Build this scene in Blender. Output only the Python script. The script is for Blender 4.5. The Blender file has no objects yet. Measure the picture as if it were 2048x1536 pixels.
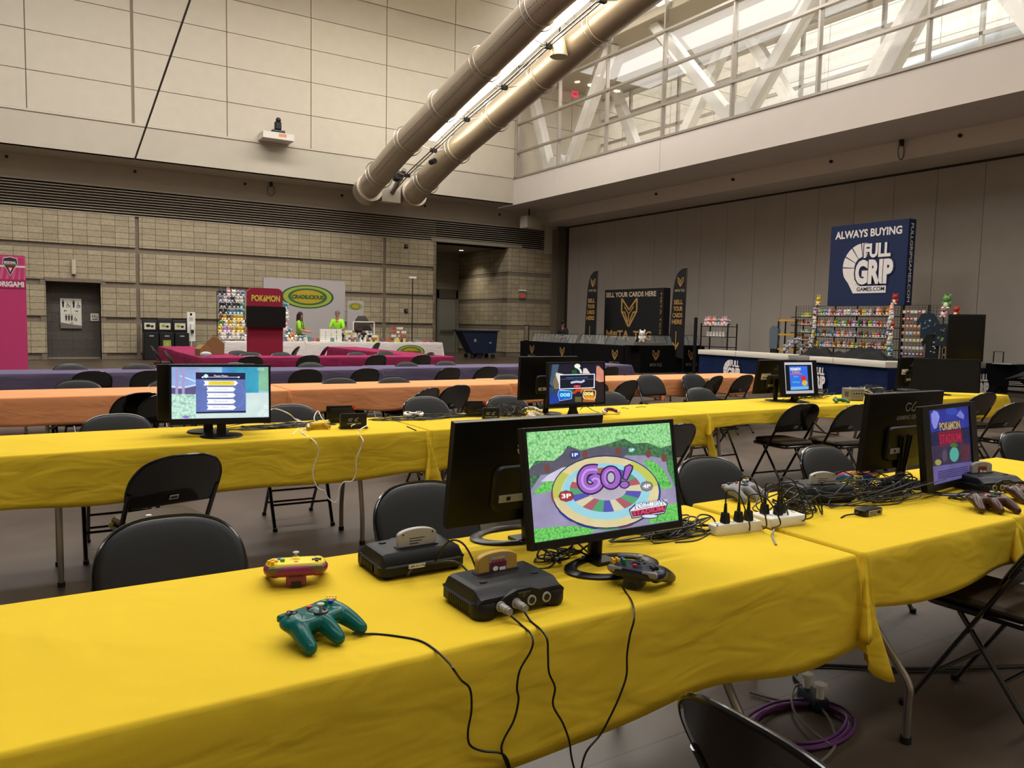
import bpy, bmesh, math, random
from math import sin, cos, pi, radians, sqrt
from mathutils import Vector, Matrix

LP_ROOF, LP_HALL, LP_GAL = 1080, 12500, 450
# ---------------- camera, world, lights, exposure ----------------
scn = bpy.context.scene
COL = scn.collection
FPX, PITCH, ROLL, YAW, CAMZ = 1538.0, radians(4.45), radians(1.22), radians(32.1), 1.44
def _camaxes():
    f = Vector((0, cos(PITCH), -sin(PITCH))); u = Vector((0, sin(PITCH), cos(PITCH))); x = Vector((1, 0, 0))
    X = x*cos(ROLL)+u*sin(ROLL); U = -x*sin(ROLL)+u*cos(ROLL)
    R = Matrix.Rotation(-YAW, 3, 'Z')
    return R@X, R@U, R@f
CX, CU, CF = _camaxes()
CAM = Vector((0, 0, CAMZ))
cd = bpy.data.cameras.new('camera'); cam = bpy.data.objects.new('camera', cd); COL.objects.link(cam)
cd.sensor_fit = 'HORIZONTAL'; cd.sensor_width = 36.0; cd.lens = 36.0*FPX/2048.0; cd.clip_start = .02; cd.clip_end = 300
cam.matrix_world = Matrix(((CX.x, CU.x, -CF.x, 0), (CX.y, CU.y, -CF.y, 0), (CX.z, CU.z, -CF.z, CAMZ), (0, 0, 0, 1)))
scn.camera = cam
scn.view_settings.view_transform = 'Standard'; scn.view_settings.look = 'None'
scn.view_settings.exposure = 0.0; scn.view_settings.gamma = 1.0
try: scn.view_settings.use_curve_mapping = False
except Exception: pass
w = bpy.data.worlds.new('world'); scn.world = w; w.use_nodes = True
w.node_tree.nodes['Background'].inputs[0].default_value = (.75, .82, 1, 1)
w.node_tree.nodes['Background'].inputs[1].default_value = .35

def area(name, loc, rot, sx, sy, power, col=(1, .95, .86), spread=180):
    l = bpy.data.lights.new(name, 'AREA'); l.shape = 'RECTANGLE'; l.size = sx; l.size_y = sy; l.energy = power; l.color = col
    l.spread = radians(spread)
    o = bpy.data.objects.new(name, l); COL.objects.link(o); o.location = loc; o.rotation_euler = rot; return o
# rows of high-bay lights under the roof
for y, k in ((-4, .7), (4, .8), (12, 1.55), (20, 2.15)):
    area('roof_light', (5, y, 14.2), (0, 0, 0), 20, 2.2, LP_ROOF*k, (1, .975, .94), spread=165)
# daylight of the glazed gallery and the bright hall beyond it
area('gallery_daylight', (28, 12, 25.5), (0, 0, 0), 12, 50, LP_HALL, (1, .99, .96))
area('gallery_daylight_fill', (19, 14, 10.95), (0, 0, 0), 2.0, 20, LP_GAL, (1, .98, .95))  # broad fill added under the gallery ceiling, standing in for daylight there

# ---------------- helpers: photo pixel -> point of the place ----------------
def ray(px, py): return CF + CX*((px-1024)/FPX) - CU*((py-768)/FPX)
def onz(px, py, z): r = ray(px, py); return CAM + r*((z-CAMZ)/r.z)
def ony(px, py, y): r = ray(px, py); return CAM + r*(y/r.y)
def onx(px, py, x): r = ray(px, py); return CAM + r*(x/r.x)

# ---------------- materials ----------------
MATS = {}
def s2l(c): return c/12.92 if c <= .04045 else ((c+.055)/1.055)**2.4
def rgb(h):
    if isinstance(h, (tuple, list)): return tuple(h)+(1,)
    h = h.lstrip('#'); return tuple(s2l(int(h[i:i+2], 16)/255) for i in (0, 2, 4))+(1,)
def mat(name, col='#808080', rough=.6, metal=0., spec=.5, emit=0., emitcol=None, noise=0., nscale=8., bump=0., bscale=60., trans=0., coat=0., sheen=0., alpha=1., ior=1.45, sss=0.):
    if name in MATS: return MATS[name]
    m = bpy.data.materials.new(name); m.use_nodes = True; nt = m.node_tree; b = nt.nodes['Principled BSDF']
    c = rgb(col); b.inputs['Base Color'].default_value = c
    b.inputs['Roughness'].default_value = rough; b.inputs['Metallic'].default_value = metal
    b.inputs['Specular IOR Level'].default_value = spec; b.inputs['IOR'].default_value = ior
    if trans: b.inputs['Transmission Weight'].default_value = trans
    if coat: b.inputs['Coat Weight'].default_value = coat
    if sheen: b.inputs['Sheen Weight'].default_value = sheen
    if alpha < 1: b.inputs['Alpha'].default_value = alpha
    if sss:
        b.inputs['Subsurface Weight'].default_value = sss; b.inputs['Subsurface Scale'].default_value = .02
    if emit:
        b.inputs['Emission Color'].default_value = rgb(emitcol or col); b.inputs['Emission Strength'].default_value = emit
    if noise or bump:
        tc = nt.nodes.new('ShaderNodeTexCoord')
    if noise:
        n = nt.nodes.new('ShaderNodeTexNoise'); n.inputs['Scale'].default_value = nscale; n.inputs['Detail'].default_value = 5
        nt.links.new(tc.outputs['Object'], n.inputs['Vector'])
        mx = nt.nodes.new('ShaderNodeMix'); mx.data_type = 'RGBA'
        mx.inputs[6].default_value = tuple(v*(1-noise) for v in c[:3])+(1,); mx.inputs[7].default_value = tuple(min(1, v*(1+noise)) for v in c[:3])+(1,)
        mr = nt.nodes.new('ShaderNodeMapRange'); mr.inputs[1].default_value = .3; mr.inputs[2].default_value = .7
        nt.links.new(n.outputs['Fac'], mr.inputs[0]); nt.links.new(mr.outputs[0], mx.inputs[0]); nt.links.new(mx.outputs[2], b.inputs['Base Color'])
        if emit: nt.links.new(mx.outputs[2], b.inputs['Emission Color'])
    if bump:
        n2 = nt.nodes.new('ShaderNodeTexNoise'); n2.inputs['Scale'].default_value = bscale; n2.inputs['Detail'].default_value = 4
        nt.links.new(tc.outputs['Object'], n2.inputs['Vector'])
        bp = nt.nodes.new('ShaderNodeBump'); bp.inputs['Strength'].default_value = bump; bp.inputs['Distance'].default_value = .01
        nt.links.new(n2.outputs['Fac'], bp.inputs['Height']); nt.links.new(bp.outputs[0], b.inputs['Normal'])
    MATS[name] = m; return m
def em(col, k=1.0, noise=0., nscale=30):      # light given off by a screen
    return mat('screen_%s_%g_%g' % (col, k, noise), '#000000' if not noise else col, .4, emit=k, emitcol=col, noise=noise, nscale=nscale) if not noise else mat('screen_%s_%g_%g' % (col, k, noise), col, .6, emit=k*.8, emitcol=col, noise=noise, nscale=nscale)
def pm(col, rough=.6, **k): return mat('paint_%s_%g_%s' % (col, rough, '_'.join('%s%g' % (a, b) for a, b in k.items())), col, rough, **k)

def brick_mat(name, c1, c2, mortar, axis, bw=.4064, bh=.1995, off=(0, 0, 0), msize=.006):
    m = bpy.data.materials.new(name); m.use_nodes = True; nt = m.node_tree; b = nt.nodes['Principled BSDF']
    tc = nt.nodes.new('ShaderNodeTexCoord'); mp = nt.nodes.new('ShaderNodeMapping')
    mp.inputs['Location'].default_value = off
    if axis == 'Y': mp.inputs['Rotation'].default_value = (radians(-90), 0, 0)
    sp = nt.nodes.new('ShaderNodeSeparateXYZ'); cb = nt.nodes.new('ShaderNodeCombineXYZ')
    nt.links.new(tc.outputs['Object'], sp.inputs[0])
    nt.links.new(sp.outputs[0 if axis == 'Y' else 1], cb.inputs[0]); nt.links.new(sp.outputs[2], cb.inputs[1])
    ad = nt.nodes.new('ShaderNodeVectorMath'); ad.operation = 'ADD'; ad.inputs[1].default_value = off; nt.links.new(cb.outputs[0], ad.inputs[0])
    nt.nodes.remove(mp)
    br = nt.nodes.new('ShaderNodeTexBrick'); br.offset = 0; br.inputs['Scale'].default_value = 1
    br.inputs['Color1'].default_value = rgb(c1); br.inputs['Color2'].default_value = rgb(c2); br.inputs['Mortar'].default_value = rgb(mortar)
    br.inputs['Brick Width'].default_value = bw; br.inputs['Row Height'].default_value = bh; br.inputs['Mortar Size'].default_value = msize; br.inputs['Mortar Smooth'].default_value = .1
    nt.links.new(ad.outputs[0], br.inputs['Vector'])
    n = nt.nodes.new('ShaderNodeTexNoise'); n.inputs['Scale'].default_value = 14; n.inputs['Detail'].default_value = 6; nt.links.new(tc.outputs['Object'], n.inputs['Vector'])
    mx = nt.nodes.new('ShaderNodeMix'); mx.data_type = 'RGBA'; mx.blend_type = 'MULTIPLY'; mx.inputs[0].default_value = .55
    nt.links.new(br.outputs['Color'], mx.inputs[6])
    cr = nt.nodes.new('ShaderNodeMapRange'); cr.inputs[1].default_value = .3; cr.inputs[2].default_value = .7; cr.inputs[3].default_value = .72; cr.inputs[4].default_value = 1.1
    nt.links.new(n.outputs['Fac'], cr.inputs[0]); nt.links.new(cr.outputs[0], mx.inputs[7]); nt.links.new(mx.outputs[2], b.inputs['Base Color'])
    bp = nt.nodes.new('ShaderNodeBump'); bp.inputs['Strength'].default_value = .6; bp.inputs['Distance'].default_value = .02
    ml = nt.nodes.new('ShaderNodeMath'); ml.operation = 'MULTIPLY_ADD'; ml.inputs[1].default_value = -1.5
    nt.links.new(br.outputs['Fac'], ml.inputs[0]); nt.links.new(n.outputs['Fac'], ml.inputs[2]); nt.links.new(ml.outputs[0], bp.inputs['Height']); nt.links.new(bp.outputs[0], b.inputs['Normal'])
    b.inputs['Roughness'].default_value = .9
    MATS[name] = m; return m

# ---------------- mesh builder ----------------
def basis(d):
    d = d.normalized(); a = Vector((0, 0, 1)) if abs(d.z) < .9 else Vector((1, 0, 0))
    u = d.cross(a).normalized(); return u, d.cross(u).normalized()
def spline(pts, n=6):
    P = [Vector(p) for p in pts]
    if len(P) < 3: return P
    out = []
    for i in range(len(P)-1):
        p0 = P[max(i-1, 0)]; p1 = P[i]; p2 = P[i+1]; p3 = P[min(i+2, len(P)-1)]
        for k in range(n):
            t = k/n; out.append(.5*((2*p1)+(p2-p0)*t+(2*p0-5*p1+4*p2-p3)*t*t+(3*p1-p0-3*p2+p3)*t**3))
    out.append(P[-1]); return out
GLY = {}
def glyphs(s, bold=0., shear=0.):
    k = (s, bold, shear)
    if k in GLY: return GLY[k]
    cu = bpy.data.curves.new('lettering', 'FONT'); cu.body = s; cu.size = 1; cu.offset = bold; cu.shear = shear; cu.resolution_u = 3
    o = bpy.data.objects.new('lettering_source', cu); me = bpy.data.meshes.new_from_object(o)
    vs = [v.co.copy() for v in me.vertices]; fs = [tuple(p.vertices) for p in me.polygons]
    bpy.data.objects.remove(o); bpy.data.curves.remove(cu); bpy.data.meshes.remove(me)
    x0 = min(v.x for v in vs); x1 = max(v.x for v in vs); y0 = min(v.y for v in vs); y1 = max(v.y for v in vs)
    vs = [((v.x-x0)/(x1-x0), (v.y-y0)/(y1-y0)) for v in vs]
    GLY[k] = (vs, fs, (x1-x0)/(y1-y0)); return GLY[k]

class MB:
    def __init__(s): s.v = []; s.f = []; s.m = []; s.mats = []
    def mi(s, m):
        if m not in s.mats: s.mats.append(m)
        return s.mats.index(m)
    def add(s, vs, fs, m, M=None):
        b = len(s.v); k = s.mi(m)
        s.v += [(M@Vector(v) if M else Vector(v)) for v in vs]
        s.f += [tuple(b+i for i in f) for f in fs]; s.m += [k]*len(fs)
        return s
    def box(s, c, d, m, R=None, M=None, taper=1.):
        x, y, z = d[0]/2, d[1]/2, d[2]/2; t = taper
        vs = [(-x, -y, -z), (x, -y, -z), (x, y, -z), (-x, y, -z), (-x*t, -y*t, z), (x*t, -y*t, z), (x*t, y*t, z), (-x*t, y*t, z)]
        T = Matrix.Translation(Vector(c)) @ (R.to_4x4() if R else Matrix.Identity(4))
        if M: T = M@T
        return s.add(vs, [(0, 3, 2, 1), (4, 5, 6, 7), (0, 1, 5, 4), (1, 2, 6, 5), (2, 3, 7, 6), (3, 0, 4, 7)], m, T)
    def bb(s, a, b, m, M=None):     # box from two corners
        return s.box([(a[i]+b[i])/2 for i in range(3)], [abs(b[i]-a[i]) for i in range(3)], m, M=M)
    def rbox(s, c, d, r, m, seg=4, M=None, top=1., ch=0.):   # vertical-edge rounded box, small chamfer
        pts = []
        for cx, cy, a0 in ((1, 1, 0), (-1, 1, 90), (-1, -1, 180), (1, -1, 270)):
            for k in range(seg+1):
                a = radians(a0+90*k/seg); pts.append((cx*(d[0]/2-r)+r*cos(a), cy*(d[1]/2-r)+r*sin(a)))
        n = len(pts); h = d[2]/2
        lv = [(-h, 1, ch), (-h+ch, 1, 0), (h-ch, top, 0), (h, top, ch)] if ch else [(-h, 1, 0), (h, top, 0)]
        vs = []
        for z, t, i in lv:
            for x, y in pts:
                l = max(1e-6, sqrt(x*x+y*y)); vs.append((c[0]+x*t*(1-i/l), c[1]+y*t*(1-i/l), c[2]+z))
        fs = [tuple(range(n))[::-1], tuple((len(lv)-1)*n+k for k in range(n))]
        for j in range(len(lv)-1):
            fs += [(j*n+k, j*n+(k+1) % n, (j+1)*n+(k+1) % n, (j+1)*n+k) for k in range(n)]
        return s.add(vs, fs, m, M)
    def tube(s, pts, r, m, seg=8, M=None, caps=True, sq=1., smooth=0):
        P = [Vector(p) for p in pts]
        if smooth: P = spline(P, smooth)
        n = len(P); R = r if isinstance(r, (list, tuple)) else [r]*n
        if len(R) != n: R = [R[0]+(R[-1]-R[0])*i/(n-1) for i in range(n)]
        vs = []; u = None
        for i in range(n):
            d = (P[min(i+1, n-1)]-P[max(i-1, 0)])
            if d.length < 1e-9: d = Vector((0, 0, 1))
            d.normalize()
            if u is None: u, v = basis(d)
            else:
                u = (u-d*u.dot(d)); u = u.normalized() if u.length > 1e-6 else basis(d)[0]; v = d.cross(u)
            for k in range(seg):
                a = 2*pi*k/seg; vs.append(P[i]+(u*cos(a)+v*sin(a)*sq)*R[i])
        fs = [(i*seg+k, i*seg+(k+1) % seg, (i+1)*seg+(k+1) % seg, (i+1)*seg+k) for i in range(n-1) for k in range(seg)]
        if caps: fs += [tuple(range(seg))[::-1], tuple((n-1)*seg+k for k in range(seg))]
        return s.add(vs, fs, m, M)
    def cyl(s, c, r, h, m, seg=20, M=None, r2=None, axis='Z'):
        r2 = r if r2 is None else r2; d = {'Z': (0, 0, 1), 'Y': (0, 1, 0), 'X': (1, 0, 0)}[axis]; d = Vector(d); c = Vector(c)
        return s.tube([c-d*h/2, c+d*h/2], [r, r2], m, seg, M)
    def sph(s, c, r, m, seg=12, ring=8, M=None):
        if not isinstance(r, (tuple, list)): r = (r, r, r)
        vs = [(c[0], c[1], c[2]-r[2])]
        for j in range(1, ring):
            t = -pi/2+pi*j/ring
            for k in range(seg): a = 2*pi*k/seg; vs.append((c[0]+r[0]*cos(t)*cos(a), c[1]+r[1]*cos(t)*sin(a), c[2]+r[2]*sin(t)))
        vs.append((c[0], c[1], c[2]+r[2])); fs = [(0, 1+(k+1) % seg, 1+k) for k in range(seg)]
        for j in range(ring-2):
            fs += [(1+j*seg+k, 1+j*seg+(k+1) % seg, 1+(j+1)*seg+(k+1) % seg, 1+(j+1)*seg+k) for k in range(seg)]
        b = 1+(ring-2)*seg; fs += [(b+k, b+(k+1) % seg, len(vs)-1) for k in range(seg)]
        return s.add(vs, fs, m, M)
    def lathe(s, prof, m, seg=24, M=None):
        vs = [(r*cos(2*pi*k/seg), r*sin(2*pi*k/seg), z) for r, z in prof for k in range(seg)]; n = len(prof)
        fs = [(j*seg+k, j*seg+(k+1) % seg, (j+1)*seg+(k+1) % seg, (j+1)*seg+k) for j in range(n-1) for k in range(seg)]
        if prof[0][0] > 1e-5: fs.append(tuple(range(seg))[::-1])
        if prof[-1][0] > 1e-5: fs.append(tuple((n-1)*seg+k for k in range(seg)))
        return s.add(vs, fs, m, M)
    def prism(s, pts, t, m, M=None):     # polygon in XZ, thickness t along Y (centred)
        n = len(pts); vs = [(x, -t/2, z) for x, z in pts]+[(x, t/2, z) for x, z in pts]
        fs = [tuple(range(n)), tuple(range(n, 2*n))[::-1]]+[(k, k+n, (k+1) % n+n, (k+1) % n) for k in range(n)]
        return s.add(vs, fs, m, M)
    def build(s, name, parent=None, smooth=35, loc=None, rotz=None, **kw):
        me = bpy.data.meshes.new(name); me.from_pydata([tuple(v) for v in s.v], [], s.f)
        for m in s.mats: me.materials.append(m)
        me.polygons.foreach_set('material_index', s.m)
        if smooth:
            me.polygons.foreach_set('use_smooth', [True]*len(me.polygons)); me.set_sharp_from_angle(angle=radians(smooth))
        me.update(); me.validate()
        o = bpy.data.objects.new(name, me); COL.objects.link(o)
        if parent: o.parent = parent
        if loc: o.location = loc
        if rotz is not None: o.rotation_euler = (0, 0, rotz)
        for k, v in kw.items(): o[k] = v
        return o

class Flat:      # print or screen picture: thin layers in one plane. mp: picture coords -> metres (u, v)
    def __init__(s, mb, M, mp=lambda x, y: (x, y), step=.0003):
        s.mb, s.M, s.mp, s.k, s.step = mb, M, mp, 0, step
    def raw(s, pts, fs, m):
        s.k += 1; vs = []
        for x, y in pts:
            u, v = s.mp(x, y); vs.append((u, -s.k*s.step, v))
        s.mb.add(vs, fs, m, s.M); return s
    def poly(s, pts, m): return s.raw(pts, [tuple(range(len(pts)))], m)
    def rect(s, x0, y0, x1, y1, m): return s.poly([(x0, y0), (x1, y0), (x1, y1), (x0, y1)], m)
    def ell(s, cx, cy, rx, ry, m, a0=0, a1=360, n=32, inner=0.):
        A = [radians(a0+(a1-a0)*i/n) for i in range(n+1)]
        if inner:
            p = [(cx+rx*cos(a), cy+ry*sin(a)) for a in A]+[(cx+rx*inner*cos(a), cy+ry*inner*sin(a)) for a in A]
            return s.raw(p, [(i, i+1, n+2+i, n+1+i) for i in range(n)], m)
        p = [(cx+rx*cos(a), cy+ry*sin(a)) for a in A]
        if a1-a0 < 360: p = [(cx, cy)]+p
        else: p = p[:-1]
        return s.poly(p, m)
    def stroke(s, pts, w, m, sm=0):
        P = [Vector((x, y, 0)) for x, y in pts]
        if sm: P = spline(P, sm)
        L = []; n = len(P)
        for i in range(n):
            d = (P[min(i+1, n-1)]-P[max(i-1, 0)]).normalized(); q = Vector((-d.y, d.x, 0))*w/2; L.append((P[i]+q, P[i]-q))
        pts = [(a.x, a.y) for a, b in L]+[(b.x, b.y) for a, b in L]
        return s.raw(pts, [(i, i+1, n+i+1, n+i) for i in range(n-1)], m)
    def text(s, t, bl, br, tl, m, bold=0., shear=0.):
        vs, fs, a = glyphs(t, bold, shear)
        return s.raw([(bl[0]+(br[0]-bl[0])*x+(tl[0]-bl[0])*y, bl[1]+(br[1]-bl[1])*x+(tl[1]-bl[1])*y) for x, y in vs], fs, m)
    def tbox(s, t, x0, y0, x1, y1, m, bold=0., shear=0.): return s.text(t, (x0, y0), (x1, y0), (x0, y1), m, bold, shear)
def quadmap(q, w, h):    # picture-pixel quad TL,TR,BR,BL -> metres on a w x h screen centred at 0
    (x0, y0), (x1, y1), (x2, y2), (x3, y3) = q
    # homography unit square->quad
    dx1, dx2, sx = x1-x2, x3-x2, x0-x1+x2-x3; dy1, dy2, sy = y1-y2, y3-y2, y0-y1+y2-y3
    den = dx1*dy2-dx2*dy1; g = (sx*dy2-dx2*sy)/den; hh = (dx1*sy-sx*dy1)/den
    A = Matrix(((x1-x0+g*x1, x3-x0+hh*x3, x0), (y1-y0+g*y1, y3-y0+hh*y3, y0), (g, hh, 1))).inverted()
    def f(x, y):
        p = A@Vector((x, y, 1)); u, v = p.x/p.z, p.y/p.z
        return ((min(max(u, 0), 1)-.5)*w, (.5-min(max(v, 0), 1))*h)
    return f

def thing(name, label, cat, loc=(0, 0, 0), rotz=0., group=None):
    o = bpy.data.objects.new(name, None); o.empty_display_size = .1; COL.objects.link(o)
    o.location = loc; o.rotation_euler = (0, 0, rotz); return tag(o, label, cat, group)
def tag(o, label, cat, group=None, kind=None):
    o['label'] = label; o['category'] = cat
    if group: o['group'] = group
    if kind: o['kind'] = kind
    return o
def dup(root, loc, rotz=None, label=None, group=None, cat=None):
    def cp(o, par):
        c = o.copy(); COL.objects.link(c)
        if par: c.parent = par
        for ch in KIDS.get(o.name, []): cp(ch, c)
        return c
    r = cp(root, None); r.location = loc
    if rotz is not None: r.rotation_euler = (r.rotation_euler[0], r.rotation_euler[1], rotz)
    if label: r['label'] = label
    if group: r['group'] = group
    return r
KIDS = {}
def learn(root):      # remember the children of a prototype so copies take them along
    def w(o):
        KIDS[o.name] = [c for c in COL.objects if c.parent == o]
        for c in KIDS[o.name]: w(c)
    w(root); return root
def structure(mb, name, **k): return mb.build(name, kind='structure', **k)
Z90 = Matrix.Rotation(radians(90), 4, 'Z')
def TR(x, y, z, rz=0., rx=0., ry=0.): return Matrix.Translation((x, y, z)) @ Matrix.Rotation(rz, 4, 'Z') @ Matrix.Rotation(rx, 4, 'X') @ Matrix.Rotation(ry, 4, 'Y')
# =============== THE HALL ===============
YB, YF, XB, XW = 28.755, 27.33, 17.0, 20.65      # block wall, upper wall, gallery beam, partition wall
ZF0, ZF1 = 6.37, 7.44
# floor
m = bpy.data.materials.new('polished_concrete'); m.use_nodes = True; nt = m.node_tree; b = nt.nodes['Principled BSDF']
tc = nt.nodes.new('ShaderNodeTexCoord'); n = nt.nodes.new('ShaderNodeTexNoise'); n.inputs['Scale'].default_value = .9; n.inputs['Detail'].default_value = 8; n.inputs['Roughness'].default_value = .65
nt.links.new(tc.outputs['Object'], n.inputs['Vector']); cr = nt.nodes.new('ShaderNodeValToRGB')
cr.color_ramp.elements[0].position = .3; cr.color_ramp.elements[0].color = rgb('#3d3228'); cr.color_ramp.elements[1].position = .72; cr.color_ramp.elements[1].color = rgb('#5a4c3e')
nt.links.new(n.outputs['Fac'], cr.inputs[0]); br = nt.nodes.new('ShaderNodeTexBrick'); br.offset = 0; br.inputs['Scale'].default_value = 1; br.inputs['Brick Width'].default_value = 4.5; br.inputs['Row Height'].default_value = 4.5; br.inputs['Mortar Size'].default_value = .004
br.inputs['Color1'].default_value = br.inputs['Color2'].default_value = (1, 1, 1, 1); br.inputs['Mortar'].default_value = (.3, .3, .3, 1)
mpn = nt.nodes.new('ShaderNodeMapping'); mpn.inputs['Location'].default_value = (.9, 2.6, 0); nt.links.new(tc.outputs['Object'], mpn.inputs[0]); nt.links.new(mpn.outputs[0], br.inputs['Vector'])
mx = nt.nodes.new('ShaderNodeMix'); mx.data_type = 'RGBA'; mx.blend_type = 'MULTIPLY'; mx.inputs[0].default_value = 1; nt.links.new(cr.outputs[0], mx.inputs[6]); nt.links.new(br.outputs['Color'], mx.inputs[7]); nt.links.new(mx.outputs[2], b.inputs['Base Color'])
mr = nt.nodes.new('ShaderNodeMapRange'); mr.inputs[3].default_value = .28; mr.inputs[4].default_value = .5; nt.links.new(n.outputs['Fac'], mr.inputs[0]); nt.links.new(mr.outputs[0], b.inputs['Roughness'])
MATS['floor'] = m
structure(MB().bb((-14, -9, -.2), (XW+.4, 36, 0), m), 'floor')
M_beige = mat('acoustic_panel', '#beb4a3', .85, bump=.15, bscale=90, noise=.03, nscale=3)
M_pain = mat('painted_fascia', '#b3aa99', .7, noise=.03, nscale=2)
M_fasc = mat('beam_paint', '#cfc5bb', .6, noise=.02, nscale=1)
M_dark = mat('shadow_gap', '#3a332a', .9)
M_band = mat('smooth_band_block', '#75695a', .85, noise=.1, nscale=12)
M_part = mat('partition_vinyl', '#aaa299', .75, bump=.1, bscale=200, noise=.03, nscale=1.5)
M_cmu = brick_mat('split_face_block', '#ab9d81', '#9b8e74', '#483f30', 'Y', off=(.39-.0, 0, 0))
M_cmux = brick_mat('split_face_block_return', '#ab9d81', '#9b8e74', '#483f30', 'X', off=(.1, 0, 0))
# back wall, lower: courses of block between smooth bands
GR = [(.198, 1.193), (1.388, 2.365), (2.558, 3.543), (3.721, 4.74)]
BAYS = [(-14, .455), (2.0, 3.05), (3.17, 11.9), (12.03, 14.23)]
mb = MB()
mb.bb((-14, YB+.06, 0), (.455, YB+.4, 5.6), M_band); mb.bb((2.0, YB+.06, 0), (14.23, YB+.4, 5.6), M_band); mb.bb((.455, YB+.06, 2.5), (2.0, YB+.4, 5.6), M_band)
for i, (z0, z1) in enumerate(GR):
    for a, c in BAYS:
        if i >= 2 and a == -14: c = 3.05
        if i >= 2 and a == 2.0: continue
        # block courses: texture row origin sits at each group's base
        mb.bb((a, YB, z0), (c, YB+.06, z1), M_cmu)
o = structure(mb, 'wall_back', smooth=0)
# restroom recess with dark tiled wall
M_tile = brick_mat('dark_wall_tile', '#4a443e', '#524b45', '#36302a', 'Y', bw=.6, bh=.3, msize=.004)
mb = MB(); mb.bb((.44, YB+.5, 0), (2.02, YB+.6, 2.6), M_tile); mb.bb((.3, YB+.02, 0), (.455, YB+.6, 2.6), M_band); mb.bb((2.0, YB+.02, 0), (2.15, YB+.6, 2.6), M_band)
mb.bb((.44, YB-.01, 2.5), (2.02, YB+.6, 2.62), M_band); mb.bb((.47, YB+.44, 0), (1.99, YB+.5, .04), mat('steel_threshold', '#b9b2a6', .3, metal=.8))
structure(mb, 'wall_recess', smooth=0)
# alcove at the right end: side wall, back wall, ceiling, pier
mb = MB(); XP = 17.71
for z0, z1 in GR:
    mb.bb((XP, YB, z0), (20.0, YB+.5, z1), M_cmu); mb.bb((XP-.001, YB+.002, z0), (XP+.3, 33.3, z1), M_cmux)
mb.bb((XP+.015, YB+.02, 0), (20.02, YB+.5, 4.75), M_band); mb.bb((XP+.015, YB+.04, 0), (XP+.4, 33.3, 4.75), M_band)
structure(mb, 'wall_pier', smooth=0)
M_cmud = brick_mat('grey_painted_block', '#8c8473', '#857d6d', '#6b6455', 'Y', off=(.1, 0, 0))
mb = MB(); mb.bb((14.0, 33.3, 0), (18.2, 33.5, 4.8), M_cmud); mb.bb((14.1, YB, 0), (14.23, 33.3, 4.8), M_band)
structure(mb, 'wall_alcove', smooth=0)
structure(MB().bb((14.0, YB-.02, 4.76), (18.4, 33.6, 4.9), mat('alcove_ceiling', '#8f8675', .8)), 'ceiling_alcove')
mb = MB().cyl((0, 0, -.006), .11, .02, mat('lamp_trim', '#d8d3c6', .5), 24); t = mb.build('lamp_trim')
dl = thing('recessed_downlight', 'round lit downlight in the alcove ceiling above the grey door', 'lamp', (0, 0, 0)); t.parent = dl
MB().cyl((0, 0, -.018), .08, .01, mat('lamp_lens', '#fff6dc', .4, emit=18, emitcol='#fff3d6'), 24).build('lens', dl)
dl.location = ony(912, 506, 31.0); dl.location.z = 4.755; dl.location = (16.75, 31.3, 4.755)
l = bpy.data.lights.new('downlight_beam', 'SPOT'); l.energy = 240; l.spot_blend = 1.; l.spot_size = radians(120); l.color = (1, .93, .78); l.shadow_soft_size = .08
lo = bpy.data.objects.new('downlight_beam', l); COL.objects.link(lo); lo.location = (16.75, 31.3, 4.70)
# grey door in the alcove
M_door = mat('grey_door_paint', '#78756c', .5); M_frame = mat('door_frame_paint', '#6a675d', .5)
a0 = onx(875, 500, 14.3)
dx0, dx1 = ony(876, 620, 33.3).x, ony(910, 620, 33.3).x
mb = MB(); mb.bb((dx0, 33.24, 0), (dx1, 33.3, 2.9), M_door); mb.bb((dx0-.1, 33.2, 0), (dx0, 33.3, 3.0), M_frame); mb.bb((dx1, 33.2, 0), (dx1+.1, 33.3, 3.0), M_frame); mb.bb((dx0-.1, 33.2, 2.6), (dx1+.1, 33.3, 3.05), mat('transom_panel', '#4a4038', .6))
d = structure(mb, 'door_1', smooth=0)
MB().box(((dx0+dx1)/2, 33.17, 1.05), (.75, .05, .1), mat('brushed_steel', '#8f8a80', .3, metal=.9)).build('push_bar', d)
# louvres above the block wall
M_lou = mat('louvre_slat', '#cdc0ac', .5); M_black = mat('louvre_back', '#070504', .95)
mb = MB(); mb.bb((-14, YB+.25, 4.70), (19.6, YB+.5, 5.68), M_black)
for k in range(10):
    z = 4.80+k*.087
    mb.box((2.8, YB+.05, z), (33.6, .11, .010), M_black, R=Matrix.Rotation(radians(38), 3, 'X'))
    mb.box((2.8, YB-.002, z-.036), (33.6, .012, .022), M_lou)
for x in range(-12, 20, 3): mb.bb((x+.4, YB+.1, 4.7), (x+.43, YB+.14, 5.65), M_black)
structure(mb, 'trim_louvres', smooth=0)
mb = MB(); mb.bb((-14, YB-.0, 5.62), (20.3, YB+.3, 6.4), M_pain); mb.bb((19.6, YB-.02, 4.6), (20.3, YB+.3, 6.4), M_pain)
structure(mb, 'trim_face_band', smooth=0)
mb = MB(); mb.bb((-14, YF, ZF0), (XB, YB+.3, ZF0+.03), M_pain); mb.bb((-14, YF, ZF0), (XB, YF+.06, ZF1), M_pain); mb.bb((-14, YF-.03, ZF1-.03), (XB, YF+.06, ZF1+.03), M_beige)
structure(mb, 'trim_fascia_back', smooth=0)
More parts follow.
